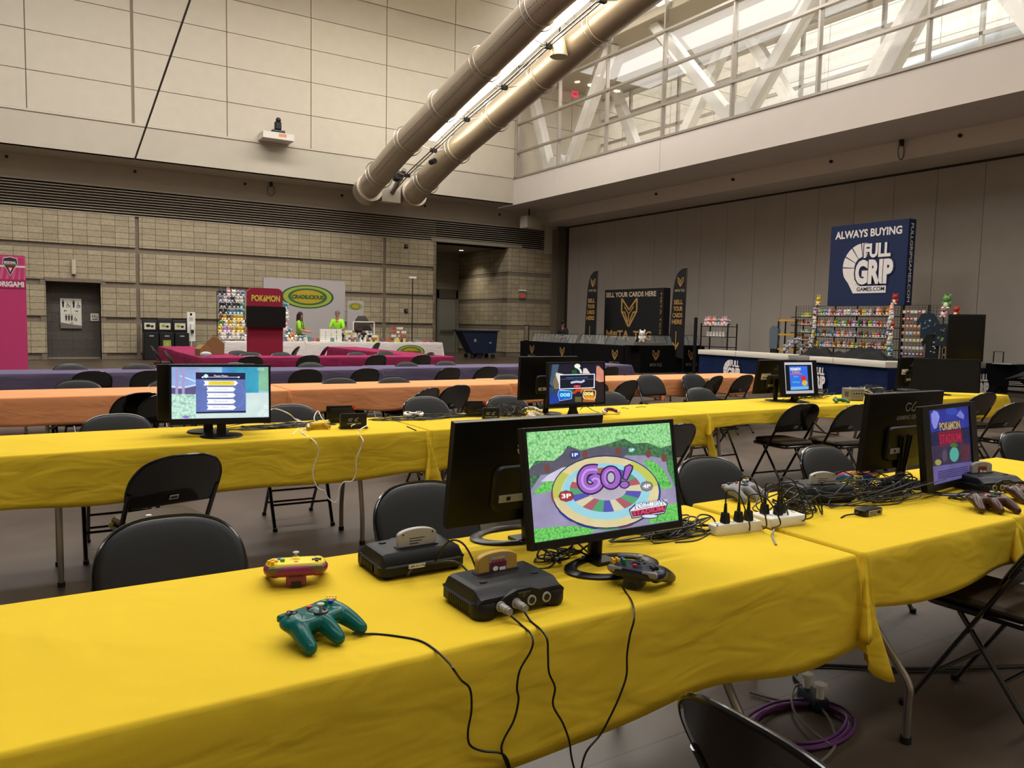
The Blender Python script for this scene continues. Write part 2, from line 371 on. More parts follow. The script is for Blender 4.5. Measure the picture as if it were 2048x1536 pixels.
# upper back wall: acoustic panels with joints
mb = MB(); mb.bb((-14, YF+.06, ZF1), (XB+8, YF+.3, 16), mat('joint_paint', '#8f8370', .9))
xs = [-11.25+2.83*k for k in range(0, 16)]
zs = [ZF1+.03, 8.60, 9.74, 10.86, 11.93]
zs2 = [12.95, 14.1, 15.3]
for i in range(len(xs)-1):
    g = .045 if abs(xs[i]-2.9) < .1 else .014; g2 = .045 if abs(xs[i+1]-2.9) < .1 else .014
    for j in range(len(zs)-1): mb.bb((xs[i]+g, YF, zs[j]+.01), (xs[i+1]-g2, YF+.07, zs[j+1]-.01), M_beige)
    for j in range(len(zs2)-1): mb.bb((xs[i]+g, YF, zs2[j]+.01), (xs[i+1]-g2, YF+.07, zs2[j+1]-.01), M_beige)
    mb.bb((xs[i]+g, YF+.02, 11.95), (xs[i+1]-g2, YF+.07, 12.93), M_pain)
structure(mb, 'wall_upper_back', smooth=0)
# right: partition wall with panel joints, dark track, column
mb = MB(); ys = [-9+1.22*k for k in range(0, 32)]
mb.bb((XW+.03, -9, 0), (XW+.3, YB+.3, 5.9), M_dark)
for i in range(len(ys)-1):
    if ys[i] > 28.3: break
    mb.bb((XW, ys[i]+.006, .06), (XW+.04, min(ys[i+1], 28.35)-.006, 5.80), M_part)
structure(mb, 'wall_right', smooth=0)
mb = MB(); mb.bb((XW-.02, -9, 5.80), (XW+.2, 28.4, 5.9), M_dark); structure(mb, 'trim_partition_track', smooth=0)
mb = MB(); mb.bb((20.0, YB-.1, 0), (20.3, YB+.3, 5.7), M_band); mb.bb((20.3, YB-.25, 0), (20.62, YB+.3, 5.86), mat('column_paint', '#5a5243', .6)); structure(mb, 'wall_column', smooth=0)
X2 = 19.13
mb = MB(); mb.bb((X2+.1, -8.9, 5.861), (XW+.3, YB+.3, 6.0), M_fasc); mb.bb((X2, -9, 5.86), (X2+.1, YB, 6.36), M_fasc); mb.bb((XB+.13, -9, 6.361), (X2+.1, YB+.3, 6.5), M_fasc)
structure(mb, 'ceiling_gallery_underside', smooth=0)
mb = MB(); ps = [27.33, 24.4, 18.6, 7.2, -9]
for i in range(len(ps)-1): mb.bb((XB-.0, ps[i+1]+.006, 6.33), (XB+.12, ps[i]-.006, 7.36), M_fasc)
mb.bb((XB+.02, -9, 6.4), (XB+.3, 27.33, 7.3), M_dark); mb.bb((XB-.02, -9, 7.36), (XB+.2, 27.33, 7.40), mat('sill_metal', '#a39a8e', .4, metal=.5))
structure(mb, 'trim_gallery_beam', smooth=0)
# glazing: mullions, transoms, panes
M_mul = mat('mullion_metal', '#a59d92', .4, metal=.5)
M_glass = mat('clear_glass', '#ffffff', .0, trans=1., ior=1.12, alpha=.12, spec=.3)
my = [27.1-.0, 24.25, 21.42, 18.59, 15.76, 12.93, 10.10, 7.27, 4.44, 1.61, -1.2, -4.0, -6.9]
mt = [7.40, 8.40, 9.53, 10.66, 11.79, 12.92]
mb = MB()
for y in my: mb.bb((XB-.0, y-.03, 7.4), (XB+.14, y+.03, 14), M_mul)
for z in mt: mb.bb((XB-.03, -9, z-.035), (XB+.1, 27.1, z+.035), M_mul)
g = structure(mb, 'window_1', smooth=0)
MB().bb((XB+.05, -9, 7.4), (XB+.058, 27.1, 14), M_glass).build('glass', g, smooth=0)
# gallery behind the glass: floor, ceiling, truss diagonals, far glazing
M_tr = mat('truss_paint', '#d6d2c9', .5)
structure(MB().bb((XB+.3, -9, 7.0), (21.2, 30, 7.28), M_pain), 'floor_gallery')
structure(MB().bb((XB+.2, -9, 11.35), (22.2, 30, 11.6), mat('gallery_ceiling_paint', '#a59a86', .85)), 'ceiling_gallery')
def beam(a, c, w_, d_, m, name, label):
    a, c = Vector(a), Vector(c); L = (c-a).length; ang = math.atan2(c.z-a.z, c.y-a.y)
    M = Matrix.Translation((a+c)/2) @ Matrix.Rotation(ang, 4, 'X')
    return MB().box((0, 0, 0), (d_, L, w_), m, M=M)
mb = MB()
for XT, dp, wd, L_ in ((17.7, .36, .34, [((25.5, 7.1), (27.3, 11.4)), ((24.7, 7.1), (22.0, 11.4)), ((15.9, 7.1), (19.8, 11.4)), ((16.2, 7.1), (12.7, 11.4)), ((11.8, 7.1), (9.2, 11.4)), ((4.6, 7.1), (8.6, 11.4)), ((4.3, 7.1), (0.8, 11.4)), ((-3.6, 7.1), (.3, 11.4))]),
        (20.9, .36, .36, [((23.4, 7.1), (25.8, 11.4)), ((22.6, 7.1), (19.7, 11.4)), ((15.6, 7.1), (18.7, 11.4)), ((15.2, 7.1), (12.2, 11.4)), ((8.6, 7.1), (11.4, 11.4)), ((8.2, 7.1), (5.0, 11.4))])):
    for (ya, za), (yc, zc_) in L_:
        a, c = Vector((XT, ya, za)), Vector((XT, yc, zc_)); ang = math.atan2(c.z-a.z, c.y-a.y)
        mb.box((0, 0, 0), (dp, (c-a).length, wd), M_tr, M=Matrix.Translation((a+c)/2)@Matrix.Rotation(ang, 4, 'X'))
    for y in ((25.1, 16.05, 4.4) if XT < 18 else (23.0, 15.4, 8.4)): mb.prism([(-.9, 7.15), (.9, 7.15), (.35, 8.0), (-.35, 8.0)], dp*.98, M_tr, M=Matrix.Translation((XT, y, 0))@Z90)
tag(mb.build('gallery_truss', smooth=0), 'pale steel diagonal truss behind the gallery glass', 'truss', kind='structure')
mb = MB()
for y in [27.1-2.83*k+1.2 for k in range(13)]: mb.bb((21.5, y-.05, 7.2), (21.62, y+.05, 11.4), M_mul)
for z in (7.3, 8.3, 9.37, 10.4, 11.3): mb.bb((21.5, -9, z-.05), (21.62, 30, z+.05), M_mul)
structure(mb, 'window_2', smooth=0)
structure(MB().bb((17.3, 27.4, 7.2), (22, 27.6, 11.4), mat('gallery_end_wall', '#b8ab92', .8)), 'wall_gallery_end')
structure(MB().bb((17.5, 27.38, 7.25), (18.3, 27.40, 8.9), mat('lit_doorway', '#fff2d4', .6, emit=.55, emitcol='#fff0d0')), 'door_2')
# bright hall beyond the gallery
M_hall = brick_mat('white_hall_panels', '#e9e5da', '#e4dfd4', '#a9a498', 'X', bw=2.8, bh=1.1, msize=.02)
structure(MB().bb((34, -25, 4), (34.3, 45, 26), M_hall), 'wall_far_hall', smooth=0)
structure(MB().bb((21.6, -25, 6.0), (34, 45, 6.2), mat('hall_floor', '#b9b2a4', .7)), 'floor_far_hall')
structure(MB().bb((21.6, 30, 6), (34, 30.3, 26), mat('hall_end', '#d9d4c8', .8)), 'wall_far_hall_end')
mb = MB()
mb.tube([(28, -20, 11.5), (28, 5, 11.8), (28, 18, 10.9), (28, 26, 9.4)], .5, mat('white_duct', '#dfe6ea', .35, metal=.3), 20, smooth=6)
tag(mb.build('hall_duct'), 'long pale round air duct in the bright hall beyond the gallery glass', 'duct', kind='structure')
# remaining shell (outside the photo, keeps the light in)
structure(MB().bb((-14.3, -9, 0), (-14, 30, 16), M_beige), 'wall_left'); structure(MB().bb((-14, -9.3, 0), (21, -9, 16), M_beige), 'wall_front')
structure(MB().bb((-14.3, -9.3, 15.2), (XB+.3, 28, 15.5), mat('roof_deck', '#b9b0a0', .8)), 'ceiling')
# =============== TABLES, CLOTHS, CHAIRS ===============
random.seed(7)
TZ = .742
def cloth_mat(name, col, back=None):
    m = mat(name, col, .95, sheen=.0, spec=.15, noise=.03, nscale=2.2)
    nt = m.node_tree; b = nt.nodes['Principled BSDF']
    tc = nt.nodes.new('ShaderNodeTexCoord'); mp = nt.nodes.new('ShaderNodeMapping'); mp.inputs['Scale'].default_value = (1.1, 1.1, 3.2); mp.inputs['Rotation'].default_value = (0, radians(12), 0)
    n = nt.nodes.new('ShaderNodeTexNoise'); n.inputs['Scale'].default_value = 3.2; n.inputs['Detail'].default_value = 2; n.inputs['Distortion'].default_value = .7
    nt.links.new(tc.outputs['Object'], mp.inputs[0]); nt.links.new(mp.outputs[0], n.inputs['Vector'])
    n2 = nt.nodes.new('ShaderNodeTexNoise'); n2.inputs['Scale'].default_value = 350; nt.links.new(tc.outputs['Object'], n2.inputs['Vector'])
    b1 = nt.nodes.new('ShaderNodeBump'); b1.inputs['Strength'].default_value = .6; b1.inputs['Distance'].default_value = .02; nt.links.new(n.outputs['Fac'], b1.inputs['Height'])
    b2 = nt.nodes.new('ShaderNodeBump'); b2.inputs['Strength'].default_value = .12; b2.inputs['Distance'].default_value = .002; nt.links.new(n2.outputs['Fac'], b2.inputs['Height']); nt.links.new(b1.outputs[0], b2.inputs['Normal']); nt.links.new(b2.outputs[0], b.inputs['Normal'])
    return m
M_yel = cloth_mat('yellow_cloth', '#dab930'); M_org = cloth_mat('orange_cloth', '#dd9464'); M_pur = cloth_mat('purple_cloth', '#5f566e'); M_pink = cloth_mat('pink_cloth', '#85264a'); M_white = cloth_mat('white_cloth', '#cfc6c2'); M_blkc = cloth_mat('black_cloth', '#0b0b0d'); M_navy = cloth_mat('navy_cloth', '#152244')
M_chrome = mat('grey_steel_tube', '#a49e94', .28, metal=.9); M_under = mat('table_underside', '#6b5238', .7); M_topw = mat('table_laminate', '#8a7357', .6)
M_blk = mat('black_gloss_steel', '#08080a', .16, spec=.6, coat=.4); M_vinyl = mat('charcoal_vinyl', '#11100e', .5, spec=.3, bump=.12, bscale=500); M_seatv = mat('brown_vinyl', '#3b2c17', .55, bump=.1, bscale=500); M_rub = mat('rubber', '#0d0c0b', .8); M_stick = mat('sticker_white', '#b9b5aa', .6)

def table(x0, x1, y0, y1, label, group, z=TZ, leg_r=.0145, fw=.26):
    t = thing('folding_table', label, 'table', ((x0+x1)/2, (y0+y1)/2, 0), 0, group)
    L, W = x1-x0, y1-y0
    MB().rbox((0, 0, z-.022), (L-.02, W-.02, .03), .03, M_under).build('tabletop', t)
    for sx in (-1, 1):
        xe = sx*(L/2-.36)
        for sy in (-1, 1):
            mb = MB(); mb.tube([(xe, sy*W*.17, z-.04), (xe, sy*W*.19, z-.28), (xe, sy*W*(.19+(fw-.19)*.4), z-.40), (xe, sy*W*(fw-.01), .22), (xe, sy*W*fw, .14), (xe, sy*W*fw, .0)], leg_r, M_chrome, 10, smooth=5)
            mb.cyl((xe, sy*W*fw, .012), leg_r+.004, .024, M_rub, 12); mb.build('leg', t)
        MB().tube([(xe, -W*.21, z-.33), (xe, W*.21, z-.33)], .009, M_chrome, 8).build('crossbar', t)
        MB().tube([(xe, 0, z-.33), (xe-sx*.42, 0, z-.05)], .009, M_chrome, 8).build('brace', t)
    return t

def cloth(x0, x1, y0, y1, m, label, group, drop=.27, z=TZ+.004, seed=0, drops=None, corner=1.32, amp=.010, back=None, skew=0.):
    """cloth laid over a table: flat top, rounded edge, skirt all round with folds at the corners. drops: (front,right,back,left)"""
    rnd = random.Random(seed); D = drops or (drop, drop, drop, drop)
    # perimeter samples: (x, y, nx, ny, length, cornerness)
    per = []; r = .02; N = 56
    cs = [(x1, y0), (x1, y1), (x0, y1), (x0, y0)]
    sides = [((x0, y0), (x1, y0), (0, -1)), ((x1, y0), (x1, y1), (1, 0)), ((x1, y1), (x0, y1), (0, 1)), ((x0, y1), (x0, y0), (-1, 0))]
    ph = [rnd.random()*6 for _ in range(8)]
    for k, (a, c, n) in enumerate(sides):
        ax, ay = a; cx_, cy_ = c; L = sqrt((cx_-ax)**2+(cy_-ay)**2); nn = N if L > 1.2 else 20
        tx, ty = (cx_-ax)/L, (cy_-ay)/L
        for i in range(nn+1):
            s_ = r+(L-2*r)*i/nn; u = s_/L
            wob = .012*sin(3.1*s_*2+ph[k])+.008*sin(7.7*s_+ph[k+4])+.02*(1-abs(2*u-1))*0
            per.append((ax+tx*s_, ay+ty*s_, n[0], n[1], D[k]+wob, 0., s_, k))
        n2 = sides[(k+1) % 4][2]; Dm = (D[k]+D[(k+1) % 4])/2
        ccx, ccy = c[0]-n[0]*r-n2[0]*r, c[1]-n[1]*r-n2[1]*r
        for i in range(1, 12):
            a_ = i/12; q = sin(a_*pi)
            nx, ny = n[0]*cos(a_*pi/2)+n2[0]*sin(a_*pi/2), n[1]*cos(a_*pi/2)+n2[1]*sin(a_*pi/2)
            # drape cone with two inward pleats
            pl = math.cos(a_*2*pi*2)*-.5+.5
            per.append((ccx+nx*r, ccy+ny*r, nx, ny, (D[k]*(1-a_)+D[(k+1) % 4]*a_)*(1+(corner-1)*q**1.5), q*(1-.75*pl), 0, k))
    K = [0, .25, .5, .75, 1.]; J = 9
    rows = []
    n_ = len(per)
    vs = []
    for (x, y, nx, ny, L, q, s_, k) in per:    # inner ring on the top, edge ring
        vs.append((x-nx*.012, y-ny*.012, z))
    for (x, y, nx, ny, L, q, s_, k) in per: vs.append((x-nx*.003, y-ny*.003, z-.003))
    for (x, y, nx, ny, L, q, s_, k) in per: vs.append((x, y, z-.012))
    for j in range(1, J+1):
        t = j/J
        for (x, y, nx, ny, L, q, s_, k) in per:
            off = .006+.012*t+amp*t*(sin(5.3*s_+ph[k]*2)+.6*sin(11.9*s_+ph[(k+3) % 8]))+q*.10*t
            vs.append((x+nx*off, y+ny*off, z-.012-(L-.012)*t))
    fs = [tuple(range(n_))]
    for j in range(J+2): fs += [(j*n_+(i+1) % n_, j*n_+i, (j+1)*n_+i, (j+1)*n_+(i+1) % n_) for i in range(n_)]
    mb = MB(); mb.add(vs, fs, m); o = mb.build('tablecloth', smooth=60)
    sd = o.modifiers.new('thickness', 'SOLIDIFY'); sd.thickness = .0012; sd.offset = 0
    if back: o.data.materials.append(back); sd.material_offset = 1
    tag(o, label, 'tablecloth', group); return o

Y1, Y2, Y3, Y4 = (1.41, 2.165), (4.45, 5.215), (7.53, 8.32), (10.55, 11.33)
M_yback = mat('cloth_reverse', '#d8c7a0', .9)
# nearest yellow row
table(-.27, 2.16, *Y1, 'folding table under the nearest yellow cloth, with the two black consoles on it', 'folding tables of the nearest yellow row', fw=.40)
cloth(-.28, 2.175, *Y1, M_yel, 'nearest yellow tablecloth, under the teal controller and the GO! monitor', 'yellow tablecloths', drops=(.285, .27, .27, .27), seed=1, corner=1.42)
table(2.22, 4.60, *Y1, 'folding table on the right of the nearest row, its splayed steel leg showing', 'folding tables of the nearest yellow row', fw=.44)
cloth(2.205, 3.165, *Y1, M_yel, 'yellow tablecloth under the white power strips, right of the first seam of the nearest row', 'yellow tablecloths', drops=(.185, .1, .25, .27), seed=2, corner=1.1)
cloth(3.155, 4.62, 1.413, Y1[1]+.03, M_yel, 'yellow tablecloth at the right edge of the photo under the brown controller', 'yellow tablecloths', drops=(.215, .25, .27, .1), seed=3, z=TZ+.006, corner=1.1)
# second yellow row
X_ = [-.27, 2.17, 4.70, 7.14, 9.58]
lab = ['left part of the second yellow row, white cable hanging from it', 'second yellow row behind the GO! monitor', 'second yellow row with the handheld-game monitor', 'far right end of the second yellow row']
dr = [(.275, .27, .27, .27), (.27, .30, .27, .27), (.12, .2, .25, .12), (.24, .26, .25, .2)]
for i in range(4):
    table(X_[i]+.02, X_[i+1]-.02, *Y2, 'folding table of the '+lab[i], 'folding tables of the second yellow row')
    cloth(X_[i]+.008, X_[i+1]-.008, *Y2, M_yel, 'yellow tablecloth on the '+lab[i], 'yellow tablecloths', drops=dr[i], seed=10+i, back=M_yback, corner=1.45)
# orange row
lab = ['leftmost table of the orange row', 'orange row table behind the charging docks', 'orange row table behind the 008 / 006 screen', 'rightmost table of the orange row, by the blue booth']
for i in range(4):
    a, c = [-.27, 2.17, 4.74, 7.17][i], [2.15, 4.72, 7.15, 9.45][i]
    yy = (Y3[0]+(.0, .03, .12, .1)[i], Y3[1]+(.0, .03, .12, .1)[i])
    table(a+.02, c-.02, *yy, 'folding table, '+lab[i], 'folding tables of the orange row')
    cloth(a, c, *yy, M_org, 'orange tablecloth on the '+lab[i], 'orange tablecloths', drop=.235, seed=20+i, corner=1.3)
# purple row
lab = ['leftmost table of the purple row', 'second table from the left of the purple row', 'third table from the left of the purple row', 'rightmost table of the purple row']
for i in range(4):
    a, c = [-.45, 1.93, 4.38, 6.98][i], [1.91, 4.34, 6.94, 9.25][i]; dy = (0, -.1, .1, .1)[i]
    table(a+.02, c-.02, Y4[0]+dy, Y4[1]+dy, 'folding table, '+lab[i], 'folding tables of the purple row')
    cloth(a, c, Y4[0]+dy, Y4[1]+dy, M_pur, 'purple tablecloth on the '+lab[i], 'purple tablecloths', drop=.27, seed=30+i, corner=1.3)
# pink U of tables
pk = [((2.5, 4.95, 14.1, 14.86), 'front side of the pink table square, below the red booth panel'), ((4.97, 7.42, 14.1, 14.86), 'right end of the front side of the pink table square'),
      ((2.5, 3.26, 14.9, 17.3), 'left arm of the pink table square, with the cardboard boxes'), ((2.55, 3.31, 17.32, 19.75), 'far end of the left arm of the pink table square'),
      ]
for i, ((a, c, p, q), l) in enumerate(pk):
    table(a+.02, c-.02, p+.02, q-.02, 'folding table at the '+l, 'folding tables under pink cloths', leg_r=.013) if c-a > q-p else None
    cloth(a, c, p, q, M_pink, 'pink tablecloth at the '+l, 'pink tablecloths', drop=.6, seed=40+i, corner=1.1)
for i, (a, c, p, q, l) in enumerate([(6.66, 7.42, 14.9, 17.3, 'right arm of the pink table square, nearer table'), (6.62, 7.38, 17.32, 19.7, 'right arm of the pink table square, farther table')]):
    cloth(a, c, p, q, M_pink, 'pink tablecloth at the '+l, 'pink tablecloths', drop=.6, seed=50+i, corner=1.1)

# ---- folding chair. local: sitter looks to +Y ----
def make_chair(cat_label, pad_col=None):
    t = thing('folding_chair', cat_label, 'chair')
    leg = lambda x: None
    yb, zb = -.235, .80
    def P(s_, x): # along the front leg / back upright line
        return (x, .23-(.23+.235)*s_, .80*s_)
    for sx in (-1, 1):
        mb = MB(); mb.tube([P(0, sx*.198), P(.5, sx*.203), P(.80, sx*.205)], .0125, M_blk, 8, sq=.75); mb.cyl((sx*.198, .23, .01), .016, .022, M_rub, 10); mb.build('leg', t)
        mb = MB(); mb.tube([(sx*.172, -.26, 0), (sx*.172, -.02, .32), (sx*.172, .06, .425)], .0115, M_blk, 8, sq=.75); mb.cyl((sx*.172, -.255, .01), .015, .022, M_rub, 10); mb.build('leg', t)
    mb = MB(); mb.tube([(-.172, -.18, .11), (.172, -.18, .11)], .008, M_blk, 6); mb.build('stretcher', t)
    MB().tube([(-.172, -.10, .21), (.172, -.10, .21)], .008, M_blk, 6).build('stretcher', t); MB().tube([P(.2, -.198), P(.2, .198)], .008, M_blk, 6).build('stretcher', t)
    mb = MB(); mb.rbox((0, .0, .436), (.375, .40, .022), .05, M_blk, top=1., ch=.004); mb.build('seat_pan', t)
    MB().rbox((0, .0, .464), (.36, .385, .036), .06, M_seatv, seg=6, ch=.013).build('seat', t)
    # backrest shell: rounded top, curved in plan
    W_, H0, H1 = .215, .555, .812
    def outline(w, h0, h1, r):
        pts = [(-w*.93, h0), (w*.93, h0), (w*.98, h0+.05)]; hh = h1-h0-.09; N_ = 26
        for k in range(N_+1):
            a = pi*k/N_; cx_, sx_ = cos(a), sin(a)
            pts.append((w*math.copysign(abs(cx_)**.72, cx_), h0+.09+hh*abs(sx_)**.78))
        pts.append((-w*.98, h0+.05)); return pts
    def shell(w, h0, h1, r, off, th, m, puff=0.):
        from mathutils import geometry
        pts = outline(w, h0, h1, r); n = len(pts); mb = MB()
        c_ = (0, (h0+h1)/2)
        rings = [1., .97, .9, .7, .4, .1]
        def pos(x, z, o): 
            s_ = z/.80; y = .23-.465*s_ + .25*(x*x) + o
            return (x, y, z)
        vsf = []; vsb = []
        for q in rings:
            for x, z in pts:
                X, Z_ = c_[0]+(x-c_[0])*q, c_[1]+(z-c_[1])*q
                pf = puff*(1-q**6); e = th/2*(0 if q == 1. else 1)
                vsf.append(pos(X, Z_, off+e+pf)); vsb.append(pos(X, Z_, off-e))
        nr = len(rings); vs = vsf+vsb; o_ = nr*n; fs = []
        for j in range(nr-1):
            for i in range(n):
                a, b_, c2, d = j*n+i, j*n+(i+1) % n, (j+1)*n+(i+1) % n, (j+1)*n+i
                fs.append((a, d, c2, b_)); fs.append((o_+a, o_+b_, o_+c2, o_+d))
        fs.append(tuple((nr-1)*n+i for i in range(n))[::-1]); fs.append(tuple(o_+(nr-1)*n+i for i in range(n)))
        return mb.add(vs, fs, m)
    bk = shell(W_, H0, H1, .135, -.004, .016, M_blk).build('backrest', t, smooth=60)
    # rim tube round the back's top
    mb = MB(); pts = [p for p in outline(W_, H0, H1, .135)[2:]]
    mb.tube([(x, .23-.465*(z/.8)+.25*x*x-.004, z) for x, z in pts], .007, M_blk, 8); mb.build('back_rim', bk)
    shell(W_-.003, H0+.012, H1-.002, .12, .010, .012, pad_col or M_vinyl, puff=.012).build('back_pad', t, smooth=60)
    mb = MB(); s_ = .60/.8; yy = .23-.465*s_-.016
    Mx = Matrix.Translation((0, yy, .60)) @ Matrix.Rotation(math.atan2(.465, .8), 4, 'X')
    mb.box((0, 0, 0), (.042, .002, .026), M_stick, M=Mx); mb.box((0, -.0015, 0), (.03, .001, .009), M_rub, M=Mx); mb.build('sticker', bk)
    return learn(t)
chair0 = make_chair('proto'); chair0_used = [False]
def chair(x, y, rz, label, group):
    if not chair0_used[0]:
        chair0_used[0] = True; chair0.location = (x, y, 0); chair0.rotation_euler = (0, 0, rz); chair0['label'] = label; chair0['group'] = group; return chair0
    return dup(chair0, (x, y, 0), rz, label, group)
def chair_px(px, py, rz, label, group, zt=.80):   # px,py: middle of the top of the back in the photo
    p = onz(px, py, zt); c, s_ = cos(rz), sin(rz)
    ox, oy = 0, -.235
    return chair(p.x-(c*ox-s_*oy), p.y-(s_*ox+c*oy), rz, label, group)
D = radians
G = 'chairs on the far side of the nearest yellow row'
chair_px(338, 1042, D(178), 'grey-padded folding chair behind the empty left part of the nearest yellow table', G)
chair_px(838, 972, D(180), 'grey-padded folding chair half hidden by the black back of the left monitor', G)
chair_px(1408, 921, D(176), 'grey-padded folding chair just right of the GO! monitor', G)
chair_px(1636, 897, D(181), 'grey-padded folding chair behind the console beside the red controller', G)
chair_px(2030, 868, D(170), 'grey-padded folding chair at the right edge, tucked behind the nearest yellow row', G)
G = 'chairs on the near side of the second yellow row'
chair_px(366, 915, D(15), 'black folding chair with a small white cap on its seat, before the second yellow row', G)
chair_px(1362, 852, D(6), 'glossy black folding chair showing its back right behind the GO! monitor', G)
chair_px(1612, 811, D(-6), 'glossy black folding chair standing free in the right aisle', G)
chair_px(1722, 812, D(-6), 'glossy black folding chair partly behind the large black monitor back on the right', G)
chair_px(1975, 789, D(-8), 'glossy black folding chair at the far right end of the second yellow row', G)
chair_px(2036, 808, D(-8), 'glossy black folding chair crossing the right edge, nearer than the one at the table end', G)
G = 'chairs on the far side of the second yellow row'
for px, py, l in ((233, 833, 'grey-padded folding chair behind the left part of the second yellow row'), (577, 813, 'grey-padded folding chair right of the pause-menu monitor'), (846, 797, 'grey-padded folding chair behind the white controller'), (1010, 795, 'grey-padded folding chair behind the smaller charging dock'), (1215, 787, 'grey-padded folding chair half hidden by the 008 / 006 screen'), (1396, 779, 'grey-padded folding chair left of the monitor with the white name sticker')):
    chair_px(px, py, D(180+random.uniform(-4, 4)), l, G)
G = 'chairs on the near side of the orange row'
for px, py, rz, l in ((283, 789, 18, 'glossy black folding chair before the orange row, left of the pause-menu monitor'), (338, 790, 16, 'glossy black folding chair before the orange row, mostly hidden by the pause-menu monitor'), (862, 779, 30, 'glossy black folding chair turned sideways before the orange row'), (918, 773, 16, 'glossy black folding chair before the orange row, just right of the sideways one'), (1195, 770, 4, 'glossy black folding chair before the orange row, almost hidden by the 008 / 006 screen'), (1262, 763, 14, 'glossy black folding chair before the orange row, right of the 008 / 006 screen'), (1436, 754, 14, 'glossy black folding chair before the orange row, left of the name-stickered monitor'), (1494, 752, 6, 'glossy black folding chair before the orange row, behind the name-stickered monitor')):
    chair_px(px, py, D(rz), l, G)
ORD = ['leftmost', 'second from the left', 'third from the left', 'fourth from the left', 'fifth from the left', 'sixth from the left', 'seventh from the left', 'eighth from the left']
def rowch(pts, rz, what, G, jit=4):
    for i, (px, py) in enumerate(pts):
        chair_px(px, py, D(rz+random.uniform(-jit, jit)), '%s, %s' % (what, ORD[i] if i < len(pts)-1 else 'rightmost'), G)
rowch([(155, 763), (338, 761), (677, 757), (786, 756), (1012, 750), (1295, 752), (1382, 750)], 180, 'grey-padded folding chair behind the orange row', 'chairs on the far side of the orange row')
rowch([(186, 745), (303, 744), (615, 741), (735, 739), (902, 737), (978, 735), (1223, 735)], 6, 'glossy black folding chair before the purple row', 'chairs on the near side of the purple row', 6)
rowch([(140, 731), (277, 730), (470, 728), (620, 727), (812, 726), (890, 724), (1068, 720), (1135, 720)], 180, 'grey-padded folding chair behind the purple row', 'chairs on the far side of the purple row')
rowch([(503, 714), (620, 712), (756, 711), (846, 711)], 6, 'glossy black folding chair before the pink front tables', 'chairs before the pink tables')
rowch([(475, 703), (500, 705), (562, 706), (712, 705), (770, 703)], 180, 'grey-padded folding chair inside the pink table square', 'chairs inside the pink table square')
for px, py, rz, l in ((303, 693, -100, 'dark folding chair left of the pink side table, farther of two'), (330, 703, -100, 'dark folding chair left of the pink side table, nearer of two'), (597, 694, 60, 'dark folding chair pulled out before the white booth counter'), (655, 694, 60, 'dark folding chair at the far end of the right pink tables'), (757, 686, 90, 'dark folding chair right of the pink right arm, farther'), (863, 706, 90, 'dark folding chair right of the pink right arm, nearer')):
    chair_px(px, py, D(rz), l, 'chairs beside the pink tables')
# nearest chairs, in front of the first row
chair(1.205, .80, D(-90), 'glossy black folding chair back in the foreground at the bottom edge', 'chairs on the near side of the nearest yellow row')
chair(3.05, 1.40, D(2), 'black folding chair at the lower right edge, half under the nearest yellow row', 'chairs on the near side of the nearest yellow row')
# =============== MONITORS AND GAME GEAR ===============
M_mon = mat('monitor_plastic', '#0c0c0e', .32, spec=.4); M_monm = mat('monitor_back', '#0b0b0c', .42, bump=.05, bscale=400); M_scr = mat('dark_panel_glass', '#050507', .12)
M_cab = mat('black_cable', '#0a0a0b', .38); M_wcab = mat('white_cable', '#e6e0d0', .5); M_port = mat('port_label', '#a8a49c', .5)
M_n64 = mat('charcoal_console_plastic', '#131315', .5, spec=.35, bump=.04, bscale=900); M_n64d = mat('console_dark_plastic', '#101012', .5)
M_gry = mat('grey_plastic', '#8c8a86', .4); M_lgry = mat('light_grey_plastic', '#a9a69f', .42); M_wht = mat('white_plastic', '#e4e1d6', .4)

